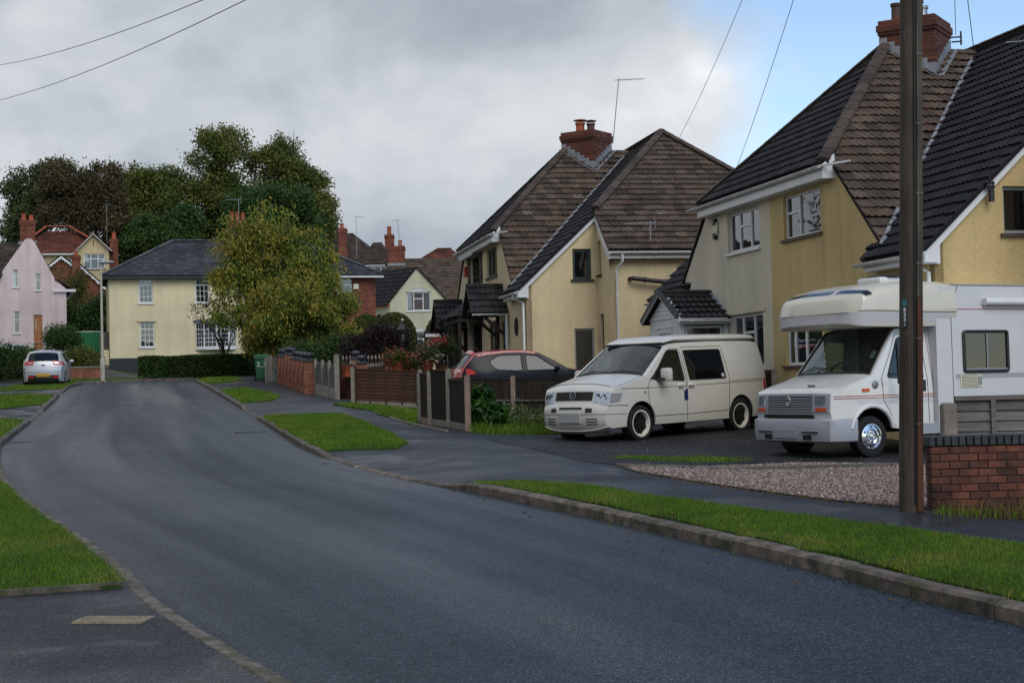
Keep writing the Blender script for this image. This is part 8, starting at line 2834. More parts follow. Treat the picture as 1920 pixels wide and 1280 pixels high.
# --- picket fence with pale pointed tips
f6 = thing('picket_fence', 'dark picket fence with pale pointed tips behind the ball-topped piers', 'fence', (0, 0, 0))
for r_i, (xa, xb_, Y, zt_) in enumerate(((640, 742, 54.5, 2.93), (655, 735, 52.0, 2.72))):
    a, b = at(xa, 690, Y), at(xb_, 690, Y + 0.3)
    n = 15
    for i in range(n):
        p = a.lerp(b, (i + 0.5) / n)
        zg = g(Y)
        hh = zt_ - zg - 0.12 * math.sin(math.pi * i / (n - 1)) * (1 if r_i else 0)
        MB().box(p.x - 0.035, p.x + 0.035, p.y - 0.012, p.y + 0.012, zg, zg + hh - 0.15).build('picket', MAT['brown_wood'], f6)
        MB().prism([(p.x - 0.035, zg + hh - 0.148), (p.x + 0.035, zg + hh - 0.148), (p.x + 0.035, zg + hh - 0.07), (p.x, zg + hh), (p.x - 0.035, zg + hh - 0.07)], lambda s_, t_, d_: Vector((s_, p.y + d_, t_)), -0.012, 0.012).build('picket_tip', MAT['conc'], f6)
    for hz_ in (0.35, 0.85):
        MB().bar(Vector((a.x, a.y + 0.03, g(Y) + hz_)), Vector((b.x, b.y + 0.03, g(Y) + hz_)), 0.03, 0.07).build('rail', MAT['brown_wood'], f6)
# --- garden lantern
lp = at(756, 660, 51.4)
lt = thing('garden_lantern', 'black Victorian style garden lantern above the red flowers', 'lamp', (lp.x, lp.y, g(51.4)))
ztop = at(756, 597, 51.4).z - g(51.4)
MB().lathe([(0.09, 0), (0.09, 0.2), (0.05, 0.3), (0.04, 0.9), (0.06, 0.95), (0.04, 1.0), (0.035, ztop - 0.85), (0.06, ztop - 0.8), (0.03, ztop - 0.74)], 10).build('post', MAT['black'], lt, smooth=True)
m = MB()
m.lathe([(0.09, ztop - 0.72), (0.17, ztop - 0.38)], 6, (0, 0, 0), 'z', False)
m.build('glazing', MAT['lens'], lt)
m = MB()
for k in range(6):
    a = 2 * math.pi * k / 6
    m.tube([(0.09 * math.cos(a), 0.09 * math.sin(a), ztop - 0.73), (0.17 * math.cos(a), 0.17 * math.sin(a), ztop - 0.38)], 0.012, 5)
m.lathe([(0.10, ztop - 0.76), (0.10, ztop - 0.72)], 6)
m.lathe([(0.20, ztop - 0.39), (0.20, ztop - 0.36), (0.10, ztop - 0.22), (0.05, ztop - 0.16), (0.06, ztop - 0.13), (0.02, ztop - 0.08)], 6)
m.build('lantern_frame', MAT['black'], lt)
MB().lathe([(0.01, ztop - 0.10), (0.05, ztop - 0.06), (0.04, ztop - 0.02), (0.005, ztop)], 8).build('finial', MAT['cream_plastic'], lt, smooth=True)
# --- wheelie bin
wb_ = thing('wheelie_bin', 'green wheelie bin with white painted number beside the brick piers', 'bin', (-10.2, 62.0, Zr(-10.2, 62.0)), R(9))
bin_m = simple('bin_green_plastic', (0.012, 0.085, 0.030), 0.45, var=0.12)
m = MB()
m.hexa([(-0.22, -0.26, 0.06), (0.22, -0.26, 0.06), (0.22, 0.26, 0.06), (-0.22, 0.26, 0.06), (-0.28, -0.34, 0.98), (0.28, -0.34, 0.98), (0.28, 0.34, 0.98), (-0.28, 0.34, 0.98)])
m.build('body', bin_m, wb_, bevel=0.03)
m = MB()
m.prism([(-0.40, 0.985), (0.36, 0.985), (0.38, 1.03), (0.1, 1.09), (-0.36, 1.05)], lambda s_, t_, d_: Vector((d_, s_, t_)), -0.30, 0.30)
m.build('lid', bin_m, wb_, bevel=0.015)
m = MB()
m.box(-0.29, 0.29, -0.375, -0.345, 0.90, 0.975)
m.build('rim', bin_m, wb_)
for sg in (-1, 1):
    m = MB()
    m.lathe([(0.11, -0.03), (0.11, 0.03)], 14, (sg * 0.25, 0.27, 0.11), 'x')
    m.build('wheel', MAT['tyre'], wb_)
text_on(wb_, '2_3', 0.26, 'upvc', (0.0, -0.335, 0.66), (R(95), 0, 0), 'painted_number', 0.004)
# --- old boards leaning by the bin
ob = thing('board_fence', 'few old grey upright boards with a leaning brace beside the green bin', 'fence', (-9.65, 61.2, Zr(-9.65, 61.2)), R(10))
for i in range(6):
    MB().box(-0.28 + i * 0.10, -0.20 + i * 0.10, 0, 0.025, -0.05, 0.98 + 0.05 * ((i * 7) % 3)).build('board', MAT['boardold'], ob)
MB().bar((0.05, -0.06, 0.75), (0.42, -0.06, 0.02), 0.03, 0.07).build('brace', MAT['boardold'], ob)
# --- street lamp
ls = thing('street_lamp', 'slim pale street lamp column at the head of the road', 'street lamp', (-17.98, 66.9, Zl(-17.9, 66.9)), R(-10))
MB().lathe([(0.105, -0.1), (0.105, 0.92), (0.095, 0.96), (0.062, 0.98), (0.045, 5.05)], 12).build('column', simple('cream_lamp_paint', (0.40, 0.37, 0.29), 0.5, var=0.15), ls, smooth=True)
m = MB()
m.tube([(0, 0, 5.0), (0.02, 0, 5.12), (0.12, 0, 5.16)], 0.03, 8)
m.build('bracket', MAT['metal'], ls)
m = MB()
m.lathe([(0.001, -0.12), (0.07, -0.10), (0.11, 0.1), (0.12, 0.35), (0.08, 0.58), (0.001, 0.62)], 14, (0, 0, 0), 'x')
m.xf(Matrix.Translation((0.0, 0, 5.17)) @ Matrix.Diagonal((1, 1, 0.62, 1)))
m.build('lamp_head', MAT['alu'], ls, smooth=True)
MB().lathe([(0.04, 5.22), (0.03, 5.30), (0.005, 5.31)], 8, (0.1, 0, 0)).build('photocell', MAT['upvc_dirty'], ls)
MB().box(-0.045, 0.045, -0.112, -0.10, 0.3, 0.8).build('access_door', simple('lamp_door_paint', (0.36, 0.33, 0.26), 0.5), ls)
# --- low brick wall by the lamp, green screen and gate between the left houses
w7 = thing('brick_wall', 'low brick wall with one pier behind the silver car', 'wall', (0, 0, 0))
pa_, pb_ = Vector((-20.4, 68.7, 0)), Vector((-18.6, 69.0, 0))
pa_.z = pb_.z = g(69) + 0.1
MB().bar(pa_ + Vector((0, 0, 0.12)), pb_ + Vector((0, 0, 0.12)), 0.22, 0.75).build('brickwork', MAT['pierbrick'], w7)
MB().bar(pa_ + Vector((0, 0, 0.53)), pb_ + Vector((0, 0, 0.53)), 0.28, 0.07).build('coping', MAT['conc'], w7)
MB().box(pa_.x - 0.05, pa_.x + 0.35, pa_.y - 0.25, pa_.y + 0.15, pa_.z - 0.2, pa_.z + 0.78).build('pier', MAT['pierbrick'], w7)
gf = thing('fence_screen', 'bright green solid fence between the pink house and the pale yellow house', 'fence', (0, 0, 0))
a, b = at(140, 660, 82), at(192, 660, 82.5)
zg = Z0(a.x, 82)
for i in range(8):
    p, q = a.lerp(b, i / 8), a.lerp(b, (i + 0.985) / 8)
    MB().box(p.x, q.x, p.y - 0.02, p.y + 0.02, zg - 0.6, at(165, 622, 82).z).build('panel', simple('bright_green_paint', (0.012, 0.16, 0.055), 0.55, var=0.12), gf) if i == 0 else link('panel', gf.children[0].data, gf, Matrix.Translation((p.x - a.x, p.y - a.y, 0)))
MB().bar((a.x, a.y, at(165, 621, 82).z), (b.x, b.y, at(165, 621, 82).z), 0.06, 0.05).build('top_rail', MAT['upvc_dirty'], gf)
gt = thing('gate', 'dark slatted side gate next to the pale yellow house', 'gate', (0, 0, 0))
a = at(196, 660, 81.5)
for i in range(5):
    MB().box(a.x - 0.25 + i * 0.1, a.x - 0.16 + i * 0.1, a.y, a.y + 0.03, Z0(a.x, 81) - 0.2, at(196, 622, 81.5).z).build('slat', MAT['boardold'], gt)
# --- iron works in the road and drive
def cover(name, label, cx, cy, w_, l_, rz, zf, slots, mat):
    c = thing(name, label, 'drain cover', (cx, cy, zf), rz)
    m = MB()
    m.box(-w_ / 2, w_ / 2, -l_ / 2, -l_ / 2 + 0.035, -0.02, 0.012)
    m.box(-w_ / 2, w_ / 2, l_ / 2 - 0.035, l_ / 2, -0.02, 0.012)
    m.box(-w_ / 2, -w_ / 2 + 0.035, -l_ / 2 + 0.035, l_ / 2 - 0.035, -0.02, 0.012)
    m.box(w_ / 2 - 0.035, w_ / 2, -l_ / 2 + 0.035, l_ / 2 - 0.035, -0.02, 0.012)
    m.build('frame', MAT[mat], c)
    MB().box(-w_ / 2 + 0.03, w_ / 2 - 0.03, -l_ / 2 + 0.03, l_ / 2 - 0.03, -0.05, 0.0).build('plate', MAT['mortar'], c)
    for i in range(slots):
        x = -w_ / 2 + 0.06 + (w_ - 0.12) * i / (slots - 1)
        MB().box(x - 0.010, x + 0.010, -l_ / 2 + 0.04, l_ / 2 - 0.04, 0.001, 0.008).build('bar', MAT[mat], c)
    return c
MAT['rust'] = simple('rusty_dirt', (0.20, 0.125, 0.05), 0.9, var=0.6, scale=18)
MAT['rustbar'] = simple('rusty_bar', (0.25, 0.20, 0.13), 0.8, var=0.4, scale=18)
cover('access_cover', 'rectangular rusty iron cover in the near left drive', -2.80, 10.60, 0.50, 0.26, R(-9), Zl(-2.8, 10.6, 0.0), 13, 'rustbar')
cover('road_gully', 'dark iron gully grating against the right kerb up the road', -5.70, 33.0, 0.7, 0.45, R(15), g(33.0) - 0.006, 9, 'black')
cover('road_gully', 'iron gully grating by the left kerb up the road', -10.3, 31.6, 0.6, 0.45, R(15), g(31.6) - 0.006, 8, 'black')
# low timber step in front of the near drive boundary and edging stones
ed = MB()
ed.bar((-3.08, 11.93, Zl(-3, 11.9, 0.02)), (-4.9, 11.52, Zl(-5, 11.5, 0.02)), 0.045, 0.05)
tag(ed.build('path_edging', MAT['kerb'], pave_l), kind='structure')
ed = MB()
for a, b in (((-1.15, 30.3), (-2.2, 33.4)), ((-2.2, 33.4), (-2.7, 35.4))):
    ed.bar((a[0] - 0.18, a[1], Zr(*a) + 0.0), (b[0] - 0.18, b[1], Zr(*b) + 0.0), 0.05, 0.09)
tag(ed.build('path_edging', MAT['conc'], footpath), kind='structure')
# ------------------------------------------------------------------ planting
def leafmat(name, stops, trans=0.25, rough=0.55, nscale=0.9):
    m = M_(name, stops[0], rough, 0.35)
    n = m.noise(m.geo(), nscale, 4, 0.6)
    f = m.mth('ADD', m.mth('MULTIPLY', n, 0.75), m.mth('MULTIPLY', m.rnd(), 0.35))
    k = len(stops)
    c = m.ramp(f, [(0.33 + 0.44 * i / max(1, k - 1), stops[i]) for i in range(k)])
    m.color(m.mix(1.0, c, m.ramp(m.rnd(), [(0.0, 0.6), (1.0, 1.35)]), 'MULTIPLY'))
    tr = m.n('ShaderNodeBsdfTranslucent')
    m.lk(m.c, tr.inputs[0])
    x = m.n('ShaderNodeMixShader')
    x.inputs[0].default_value = trans
    m.lk(m.b.outputs[0], x.inputs[1])
    m.lk(tr.outputs[0], x.inputs[2])
    m.lk(x.outputs[0], m.o.inputs[0])
    return m.m
LM = {
    'autumn': leafmat('autumn_green_leaf', [(0.050, 0.105, 0.014), (0.115, 0.175, 0.020), (0.24, 0.25, 0.032), (0.37, 0.25, 0.045)], 0.35, 0.5, 0.7),
    'oak': leafmat('grey_green_leaf', [(0.048, 0.078, 0.028), (0.088, 0.120, 0.044), (0.135, 0.155, 0.05)], 0.2, 0.6, 0.25),
    'copper': leafmat('dull_copper_leaf', [(0.044, 0.040, 0.019), (0.080, 0.066, 0.029), (0.115, 0.092, 0.038)], 0.2, 0.6, 0.25),
    'olive': leafmat('olive_leaf', [(0.054, 0.088, 0.018), (0.105, 0.135, 0.026), (0.18, 0.175, 0.035)], 0.25, 0.6, 0.25),
    'green': leafmat('deep_green_leaf', [(0.020, 0.054, 0.011), (0.040, 0.090, 0.016), (0.066, 0.115, 0.022)], 0.2, 0.55, 0.3),
    'golden': leafmat('golden_conifer_leaf', [(0.040, 0.055, 0.008), (0.085, 0.095, 0.012), (0.12, 0.12, 0.018)], 0.2, 0.6, 0.6),
    'hedge': leafmat('hedge_leaf', [(0.020, 0.048, 0.009), (0.038, 0.080, 0.014), (0.062, 0.105, 0.02)], 0.2, 0.5, 1.2),
    'yew': leafmat('clipped_yew_leaf', [(0.034, 0.052, 0.010), (0.062, 0.080, 0.014), (0.092, 0.100, 0.018)], 0.15, 0.6, 0.9),
    'purple': leafmat('purple_leaf', [(0.014, 0.007, 0.009), (0.026, 0.012, 0.014), (0.040, 0.018, 0.016)], 0.2, 0.5, 0.9),
    'weed': leafmat('fresh_weed_leaf', [(0.024, 0.068, 0.008), (0.045, 0.11, 0.012), (0.07, 0.13, 0.02)], 0.3, 0.5, 1.5),
    'bigleaf': leafmat('broad_leaf', [(0.012, 0.050, 0.007), (0.022, 0.082, 0.010), (0.040, 0.105, 0.016)], 0.3, 0.45, 1.5),
    'redfl': leafmat('red_petal', [(0.40, 0.02, 0.03), (0.50, 0.05, 0.06), (0.55, 0.12, 0.13)], 0.3, 0.5, 3.0),
    'pinkfl': leafmat('pink_petal', [(0.42, 0.08, 0.13), (0.52, 0.18, 0.22), (0.55, 0.32, 0.34)], 0.3, 0.5, 3.0),
    'whitefl': leafmat('white_petal', [(0.55, 0.54, 0.48), (0.62, 0.6, 0.55)], 0.3, 0.5, 3.0),
    'dry': leafmat('dry_brown_leaf', [(0.10, 0.045, 0.012), (0.16, 0.075, 0.018), (0.20, 0.11, 0.03)], 0.2, 0.6, 2.0),
}
MAT['bark'] = simple('bark', (0.040, 0.032, 0.025), 0.9, 0.2, var=0.4, scale=6, bump=0.5)
def leaves(name, blobs, n, size, mat, parent, seed=1, aspect=0.55, droop=0.0, shell=0.55, kind='stuff', clump=0, fold=0.25):
    """leaf-sized folded quads spread through ellipsoids; (centre, radii[, weight])"""
    rr = random.Random(seed)
    V, F = [], []
    ws_ = [b[2] if len(b) > 2 else b[1][0] * b[1][1] * b[1][2] for b in blobs]
    tot = sum(ws_)
    cl = []
    for b, w_ in zip(blobs, ws_):
        k = int(n * w_ / tot)
        c, r = Vector(b[0]), Vector(b[1])
        # leaf sprays: clump centres near the surface, leaves around each
        nc = max(1, k // clump) if clump else k
        for i in range(nc):
            d = Vector((rr.gauss(0, 1), rr.gauss(0, 1), rr.gauss(0, 1)))
            if d.length < 1e-3:
                continue
            d.normalize()
            q = 1 - (1 - shell) * rr.random() ** 1.3 if rr.random() < 0.82 else rr.random() ** 0.5
            bump_ = 1 + 0.22 * noise.noise(Vector((d.x * 2.3 + c.x, d.y * 2.3 + c.y, d.z * 2.3 + c.z)))
            p0 = c + Vector((d.x * r.x, d.y * r.y, d.z * r.z)) * q * bump_
            for j in range(clump or 1):
                p = p0 + Vector((rr.gauss(0, 1), rr.gauss(0, 1), rr.gauss(0, 0.8))) * (size * 1.35 if clump else 0)
                s_ = size * rr.uniform(0.55, 1.35)
                ax = (d * 0.5 + Vector((rr.gauss(0, 0.7), rr.gauss(0, 0.7), rr.gauss(0, 0.5) - droop)))
                if ax.length < 1e-3:
                    continue
                ax.normalize()
                sd = ax.cross(Vector((rr.gauss(0, 1), rr.gauss(0, 1), rr.gauss(0, 1))))
                if sd.length < 1e-3:
                    continue
                sd.normalize()
                up = sd.cross(ax) * fold * s_
                a = p - ax * s_ * 0.5
                e = p + ax * s_ * 0.5 - Vector((0, 0, droop * s_ * 0.3))
                wv = sd * s_ * aspect * 0.5
                b0 = len(V)
                V += [tuple(a), tuple(p + wv + up), tuple(e), tuple(p - wv + up)]
                F += [(b0, b0 + 1, b0 + 2, b0 + 3)]
    me = bpy.data.meshes.new(name)
    me.from_pydata(V, [], F)
    me.materials.append(mat)
    me.update()
    o = link(name, me, parent)
    if kind and parent is None:
        o['kind'] = kind
    return o
def limbs(parent, base, tips, r0, seed=1, name='trunk', mat='bark', mid=None):
    rr = random.Random(seed)
    m = MB()
    base = Vector(base)
    fork = Vector(mid) if mid else base + (sum((Vector(t) for t in tips), Vector()) / len(tips) - base) * 0.35
    m.tube([base - Vector((0, 0, 0.2)), base.lerp(fork, 0.5) + Vector((rr.uniform(-0.05, 0.05), 0, 0)), fork], [r0 * 1.15, r0 * 0.9, r0 * 0.75], 10)
    for t in tips:
        t = Vector(t)
        q = fork.lerp(t, 0.5) + Vector((rr.uniform(-0.2, 0.2), rr.uniform(-0.2, 0.2), rr.uniform(0, 0.2)))
        m.tube([fork - Vector((0, 0, r0 * 0.3)), q, t], [r0 * 0.6, r0 * 0.35, r0 * 0.08], 7)
        for k in range(2):
            s_ = q.lerp(t, rr.uniform(0.0, 0.5))
            e_ = s_ + (t - fork) * 0.3 + Vector((rr.uniform(-1, 1), rr.uniform(-1, 1), rr.uniform(0, 0.8))) * (t - fork).length * 0.25
            m.tube([s_, e_], [r0 * 0.22, r0 * 0.05], 5)
    return m.build(name, MAT[mat], parent, smooth='all')
def tree(name, label, cat, Y, blobs_px, base_px, n, size, mat, r0, seed, group=None, depth=0.8, sub=0, subr=(0.2, 0.36), **k):
    """blobs given as picture outlines (px,py,rx,ry) laid out at distance Y, with true depth"""
    s_ = Y / 2860
    b = at(base_px[0], base_px[1], Y)
    t = thing(name, label, cat, b, 0, group)
    bl = []
    rr = random.Random(seed)
    for i, q in enumerate(blobs_px):
        c = at(q[0], q[1], Y)
        rx, ry = q[2] * s_, q[3] * s_
        c.y += (rr.uniform(-0.35, 0.35) * rx)
        bl.append((c - b, (rx, rx * depth, ry)))
    if sub:
        # boughs: small leaf masses set over each big one, so the crown breaks into lit and shaded clumps
        lf = [(q[0], tuple(r * 0.80 for r in q[1]), q[1][0] * q[1][1] * q[1][2] * 0.35) for q in bl]
        for q in bl:
            r_ = q[1]
            for i in range(sub):
                d = Vector((rr.gauss(0, 1), rr.gauss(0, 1) - 0.25, rr.gauss(0, 1) + 0.25)).normalized()
                f = rr.uniform(*subr)
                sz = f * (r_[0] * r_[1] * r_[2]) ** (1 / 3)
                c = q[0] + Vector((d.x * r_[0], d.y * r_[1], d.z * r_[2])) * rr.uniform(0.78, 1.02)
                lf.append((c, (sz, sz, sz * rr.uniform(0.7, 1.25)), r_[0] * r_[1] * r_[2] * 0.75 / sub))
        leaves('crown', lf, n, size, LM[mat], t, seed, **k)
    else:
        leaves('crown', bl, n, size, LM[mat], t, seed, **k)
    limbs(t, (0, 0, 0), [q[0] + Vector((0, 0, q[1][2] * 0.5)) for q in bl], r0, seed)
    return t
# the yellowing tree in the middle
tree('maple_tree', 'yellow-green autumn tree in the middle, in front of the slate-roofed house', 'tree', 65.5,
     [(535, 592, 112, 70), (500, 520, 92, 80), (585, 535, 72, 74), (438, 440, 26, 36), (424, 470, 26, 34), (490, 418, 20, 40), (532, 428, 26, 42), (575, 455, 34, 40), (462, 470, 40, 50), (616, 600, 52, 72), (436, 560, 42, 60), (560, 650, 80, 30), (640, 610, 28, 50), (505, 450, 40, 40)],
     (528, 700), 66000, 0.15, 'autumn', 0.14, 21, droop=0.8, clump=6, aspect=0.42, shell=0.3, sub=12, subr=(0.16, 0.34))
# big trees on the hill
BG = 'big trees on the hill behind the houses'
def big(label, Y, blobs, base, n, mat, seed, size=0.23):
    return tree('broadleaf_tree', label, 'tree', Y, blobs, base, int(n * 2.4), size, mat, 0.35, seed, BG, clump=7, shell=0.3, aspect=0.65, sub=16)
big('grey-green tree at the far left of the hilltop trees', 130, [(70, 390, 60, 75), (50, 460, 45, 50), (105, 345, 45, 45), (30, 430, 28, 40)], (75, 560), 13000, 'oak', 31)
big('dull copper brown tree on the hill above the red-tiled house', 126, [(165, 400, 75, 85), (130, 350, 45, 50), (200, 360, 45, 55), (220, 450, 50, 55)], (170, 560), 16000, 'copper', 32)
big('olive green tree left of the tallest hilltop tree', 131, [(285, 390, 55, 65), (255, 350, 40, 32), (315, 350, 38, 34), (300, 440, 45, 45), (235, 380, 30, 50)], (285, 560), 14000, 'olive', 33)
big('tallest rounded green tree on the hilltop', 132, [(410, 330, 62, 80), (380, 400, 52, 70), (425, 275, 42, 34), (450, 400, 50, 70), (395, 450, 60, 40)], (410, 560), 16000, 'olive', 34)
big('right-hand rounded tree of the tall hilltop pair', 134, [(515, 330, 55, 62), (560, 370, 55, 65), (590, 420, 40, 60), (545, 300, 32, 34), (612, 430, 18, 40)], (540, 560), 15000, 'olive', 35)
big('dense deep green tree in front of the tall hilltop pair', 127, [(510, 400, 75, 58), (560, 420, 50, 50), (460, 400, 45, 50), (500, 450, 95, 45)], (510, 570), 15000, 'green', 36)
big('dark green tree low between the hilltop trees', 124, [(275, 450, 45, 55), (315, 470, 50, 45), (350, 440, 40, 60), (240, 480, 40, 40)], (290, 560), 11000, 'green', 37)
tree('conifer', 'golden-tipped conifer between the pink house and the brick gable', 'tree', 97, [(140, 560, 26, 45), (150, 530, 16, 26), (125, 585, 22, 35), (112, 515, 8, 20)], (140, 640), 7000, 0.16, 'golden', 0.1, 41, clump=6, aspect=0.35)
tree('garden_shrub', 'dark green shrubs massed beside the pale yellow house behind the green screen', 'shrub', 92, [(180, 595, 24, 32), (165, 615, 22, 28), (150, 600, 20, 26), (190, 570, 14, 18), (130, 610, 16, 26)], (170, 650), 9000, 0.16, 'green', 0.08, 42, clump=6)
tree('garden_shrub', 'dark rounded bush in front of the pink house by its door', 'shrub', 80, [(118, 632, 34, 22), (105, 640, 24, 18), (140, 645, 18, 16)], (118, 668), 7000, 0.10, 'green', 0.06, 43, clump=6)
tree('garden_shrub', 'brownish shrubs behind the low wall right of the silver car', 'shrub', 70.5, [(140, 672, 24, 18), (172, 678, 22, 20), (155, 665, 20, 14)], (155, 700), 6000, 0.09, 'olive', 0.05, 44, clump=6)
tree('garden_shrub', 'leafy hedge shrubs at the left edge beside the silver car', 'shrub', 69, [(10, 680, 32, 34), (45, 672, 22, 22), (-20, 670, 30, 30), (70, 668, 20, 12)], (10, 715), 9000, 0.10, 'hedge', 0.05, 45, clump=6)
ws_ = thing('flowering_shrub', 'shrub with white flowers at the left edge behind the hedge', 'shrub', at(30, 690, 71), 0)
leaves('foliage', [((0, 0, 0.4), (0.9, 0.5, 0.45))], 1600, 0.09, LM['olive'], ws_, 46, clump=5)
leaves('blossom', [((0, -0.15, 0.5), (0.9, 0.5, 0.4))], 160, 0.08, LM['whitefl'], ws_, 47, clump=3)
tree('garden_shrub', 'yellowing garden shrub beyond the green bin, left of the autumn tree', 'shrub', 67, [(475, 650, 18, 22), (465, 630, 10, 18)], (472, 690), 2500, 0.09, 'dry', 0.04, 48, clump=5)
# clipped hedge
def hedge(name, label, a, b, h, wd, n, size, mat, seed, z0=None, dome=0.0):
    a, b = Vector(a), Vector(b)
    t = thing(name, label, 'hedge', a, math.atan2(b.y - a.y, b.x - a.x))
    L_ = (Vector((b.x, b.y)) - Vector((a.x, a.y))).length
    m = MB()
    m.box(0.1, L_ - 0.1, -wd / 2 + 0.12, wd / 2 - 0.12, -0.1, h - 0.12)
    m.build('core', simple('hedge_core', (0.008, 0.014, 0.005), 0.95), t)
    rr = random.Random(seed)
    V, F = [], []
    A = [(L_ * wd, 0), (L_ * h, 1), (wd * h, 2), (wd * h, 3), (L_ * h * 0.4, 4)]
    tot = sum(q[0] for q in A)
    for ar, sd in A:
        for i in range(int(n * ar / tot)):
            jit = rr.uniform(-0.08, 0.025)
            u, v = rr.random(), rr.random()
            wob = 0.06 * noise.noise(Vector((u * L_ * 0.9, v * 2.0, sd * 3.1)))
            if sd == 0:
                p, nr_ = Vector((u * L_, (v - 0.5) * wd, h + jit + wob)), Vector((0, 0, 1))
            elif sd == 1:
                p, nr_ = Vector((u * L_, -wd / 2 - jit - wob, v * h)), Vector((0, -1, 0))
            elif sd == 2:
                p, nr_ = Vector((-jit, (u - 0.5) * wd, v * h)), Vector((-1, 0, 0))
            elif sd == 3:
                p, nr_ = Vector((L_ + jit, (u - 0.5) * wd, v * h)), Vector((1, 0, 0))
            else:
                p, nr_ = Vector((u * L_, wd / 2 + jit, v * h)), Vector((0, 1, 0))
            s_ = size * rr.uniform(0.6, 1.3)
            ax = (nr_ * 0.6 + Vector((rr.gauss(0, 0.6), rr.gauss(0, 0.6), rr.gauss(0, 0.6)))).normalized()
            q = ax.cross(Vector((rr.gauss(0, 1), rr.gauss(0, 1), rr.gauss(0, 1)))).normalized() * s_ * 0.32
            b0 = len(V)
            V += [tuple(p - ax * s_ * 0.5), tuple(p + q), tuple(p + ax * s_ * 0.5), tuple(p - q)]
            F.append((b0, b0 + 1, b0 + 2, b0 + 3))
    me = bpy.data.meshes.new('foliage')
    me.from_pydata(V, [], F)
    me.materials.append(LM[mat])
    me.update()
    link('foliage', me, t)
    return t
hedge('clipped_hedge', 'long clipped green hedge in front of the pale yellow house', (-16.9, 69.6, g(69) + 0.05), (-11.7, 68.9, g(69) + 0.02), 0.98, 1.0, 26000, 0.085, 'hedge', 51)
# clipped domes and purple shrubs behind the garden wall
def dome(label, Y, px, py, rx, ry, n, mat, seed, size=0.09):
    s_ = Y / 2860
    b = at(px, py + ry, Y)
    t = thing('clipped_bush', label, 'bush', b)
    zc = ry * s_
    m = MB()
    m.lathe([(rx * s_ * 0.9, -0.4), (rx * s_ * 0.92, zc), (rx * s_ * 0.85, zc * 1.5), (rx * s_ * 0.55, zc * 1.85), (0.02, zc * 1.93)], 16)
    m.build('core', simple('bush_core', (0.008, 0.012, 0.004), 0.95), t, smooth=True)
    rr = random.Random(seed)
    V, F = [], []
    for i in range(n):
        a = rr.uniform(0, 6.283)
        q = rr.random() ** 0.8
        z_ = 2 * zc * q
        k = 1.0 if q < 0.5 else math.sqrt(max(0, 1 - ((q - 0.5) / 0.5) ** 2.6))
        rad = rx * s_ * k * (1 + rr.uniform(-0.05, 0.02))
        p = Vector((rad * math.cos(a), rad * math.sin(a), z_ + rr.uniform(-0.05, 0.03)))
        nr_ = Vector((math.cos(a), math.sin(a), 0.3 + (q > 0.6) * 1.0))
        ax = (nr_ * 0.5 + Vector((rr.gauss(0, 0.6), rr.gauss(0, 0.6), rr.gauss(0, 0.6)))).normalized()
        w_ = ax.cross(Vector((rr.gauss(0, 1), rr.gauss(0, 1), rr.gauss(0, 1)))).normalized() * size * 0.3
        b0 = len(V)
        V += [tuple(p - ax * size * 0.5), tuple(p + w_), tuple(p + ax * size * 0.5), tuple(p - w_)]
        F.append((b0, b0 + 1, b0 + 2, b0 + 3))
    me = bpy.data.meshes.new('foliage')
    me.from_pydata(V, [], F)
    me.materials.append(LM[mat])
    me.update()
    link('foliage', me, t)
dome('left clipped dome bush below the brick house wall', 71, 690, 650, 36, 60, 12000, 'yew', 61)
dome('large clipped dome bush behind the garden lantern', 72, 741, 646, 42, 60, 14000, 'yew', 62)
dome('clipped dome bush partly hidden by the timber porch of the middle house', 72, 838, 646, 40, 60, 9000, 'yew', 63)
tree('garden_shrub', 'dark purple-leaved shrubs in front of the clipped domes', 'shrub', 58.5, [(670, 655, 26, 30), (715, 645, 28, 40), (690, 672, 40, 22), (750, 650, 24, 38)], (705, 700), 9000, 0.11, 'purple', 0.05, 64, clump=6)
tree('garden_shrub', 'green shrub at the foot of the autumn tree beside the piers', 'shrub', 60.5, [(640, 660, 34, 34), (600, 665, 34, 26), (560, 660, 34, 20)], (620, 705), 7000, 0.10, 'green', 0.05, 65, clump=6)
# sparse purple tree in front of the bow window
pb = at(420, 672, 72)
pt = thing('plum_tree', 'thin dark purple-leaved tree in front of the bow window', 'tree', pb)
s_ = 72 / 2860
tips = []
rr = random.Random(71)
m = MB()
for k, (tx, ty) in enumerate(((352, 565), (375, 548), (395, 560), (365, 590), (405, 585), (385, 605), (430, 575), (440, 600))):
    e_ = at(tx, ty, 72 + rr.uniform(-0.6, 0.6)) - pb
    f_ = Vector((rr.uniform(-0.1, 0.25), 0, 0))
    q = f_.lerp(e_, 0.5) + Vector((0.25, 0, 0.15))
    m.tube([f_ - Vector((0, 0, 0.1)), q, e_], [0.035, 0.022, 0.006], 6)
    for j in range(3):
        a = q.lerp(e_, rr.uniform(0.1, 0.9))
        m.tube([a, a + Vector((rr.uniform(-0.4, 0.2), rr.uniform(-0.2, 0.2), rr.uniform(0.0, 0.35)))], [0.01, 0.004], 5)
    tips.append((q.lerp(e_, 0.65), (0.42, 0.4, 0.32)))
m.build('trunk', MAT['bark'], pt, smooth='all')
leaves('crown', tips, 900, 0.10, LM['purple'], pt, 72, clump=3, shell=0.2)
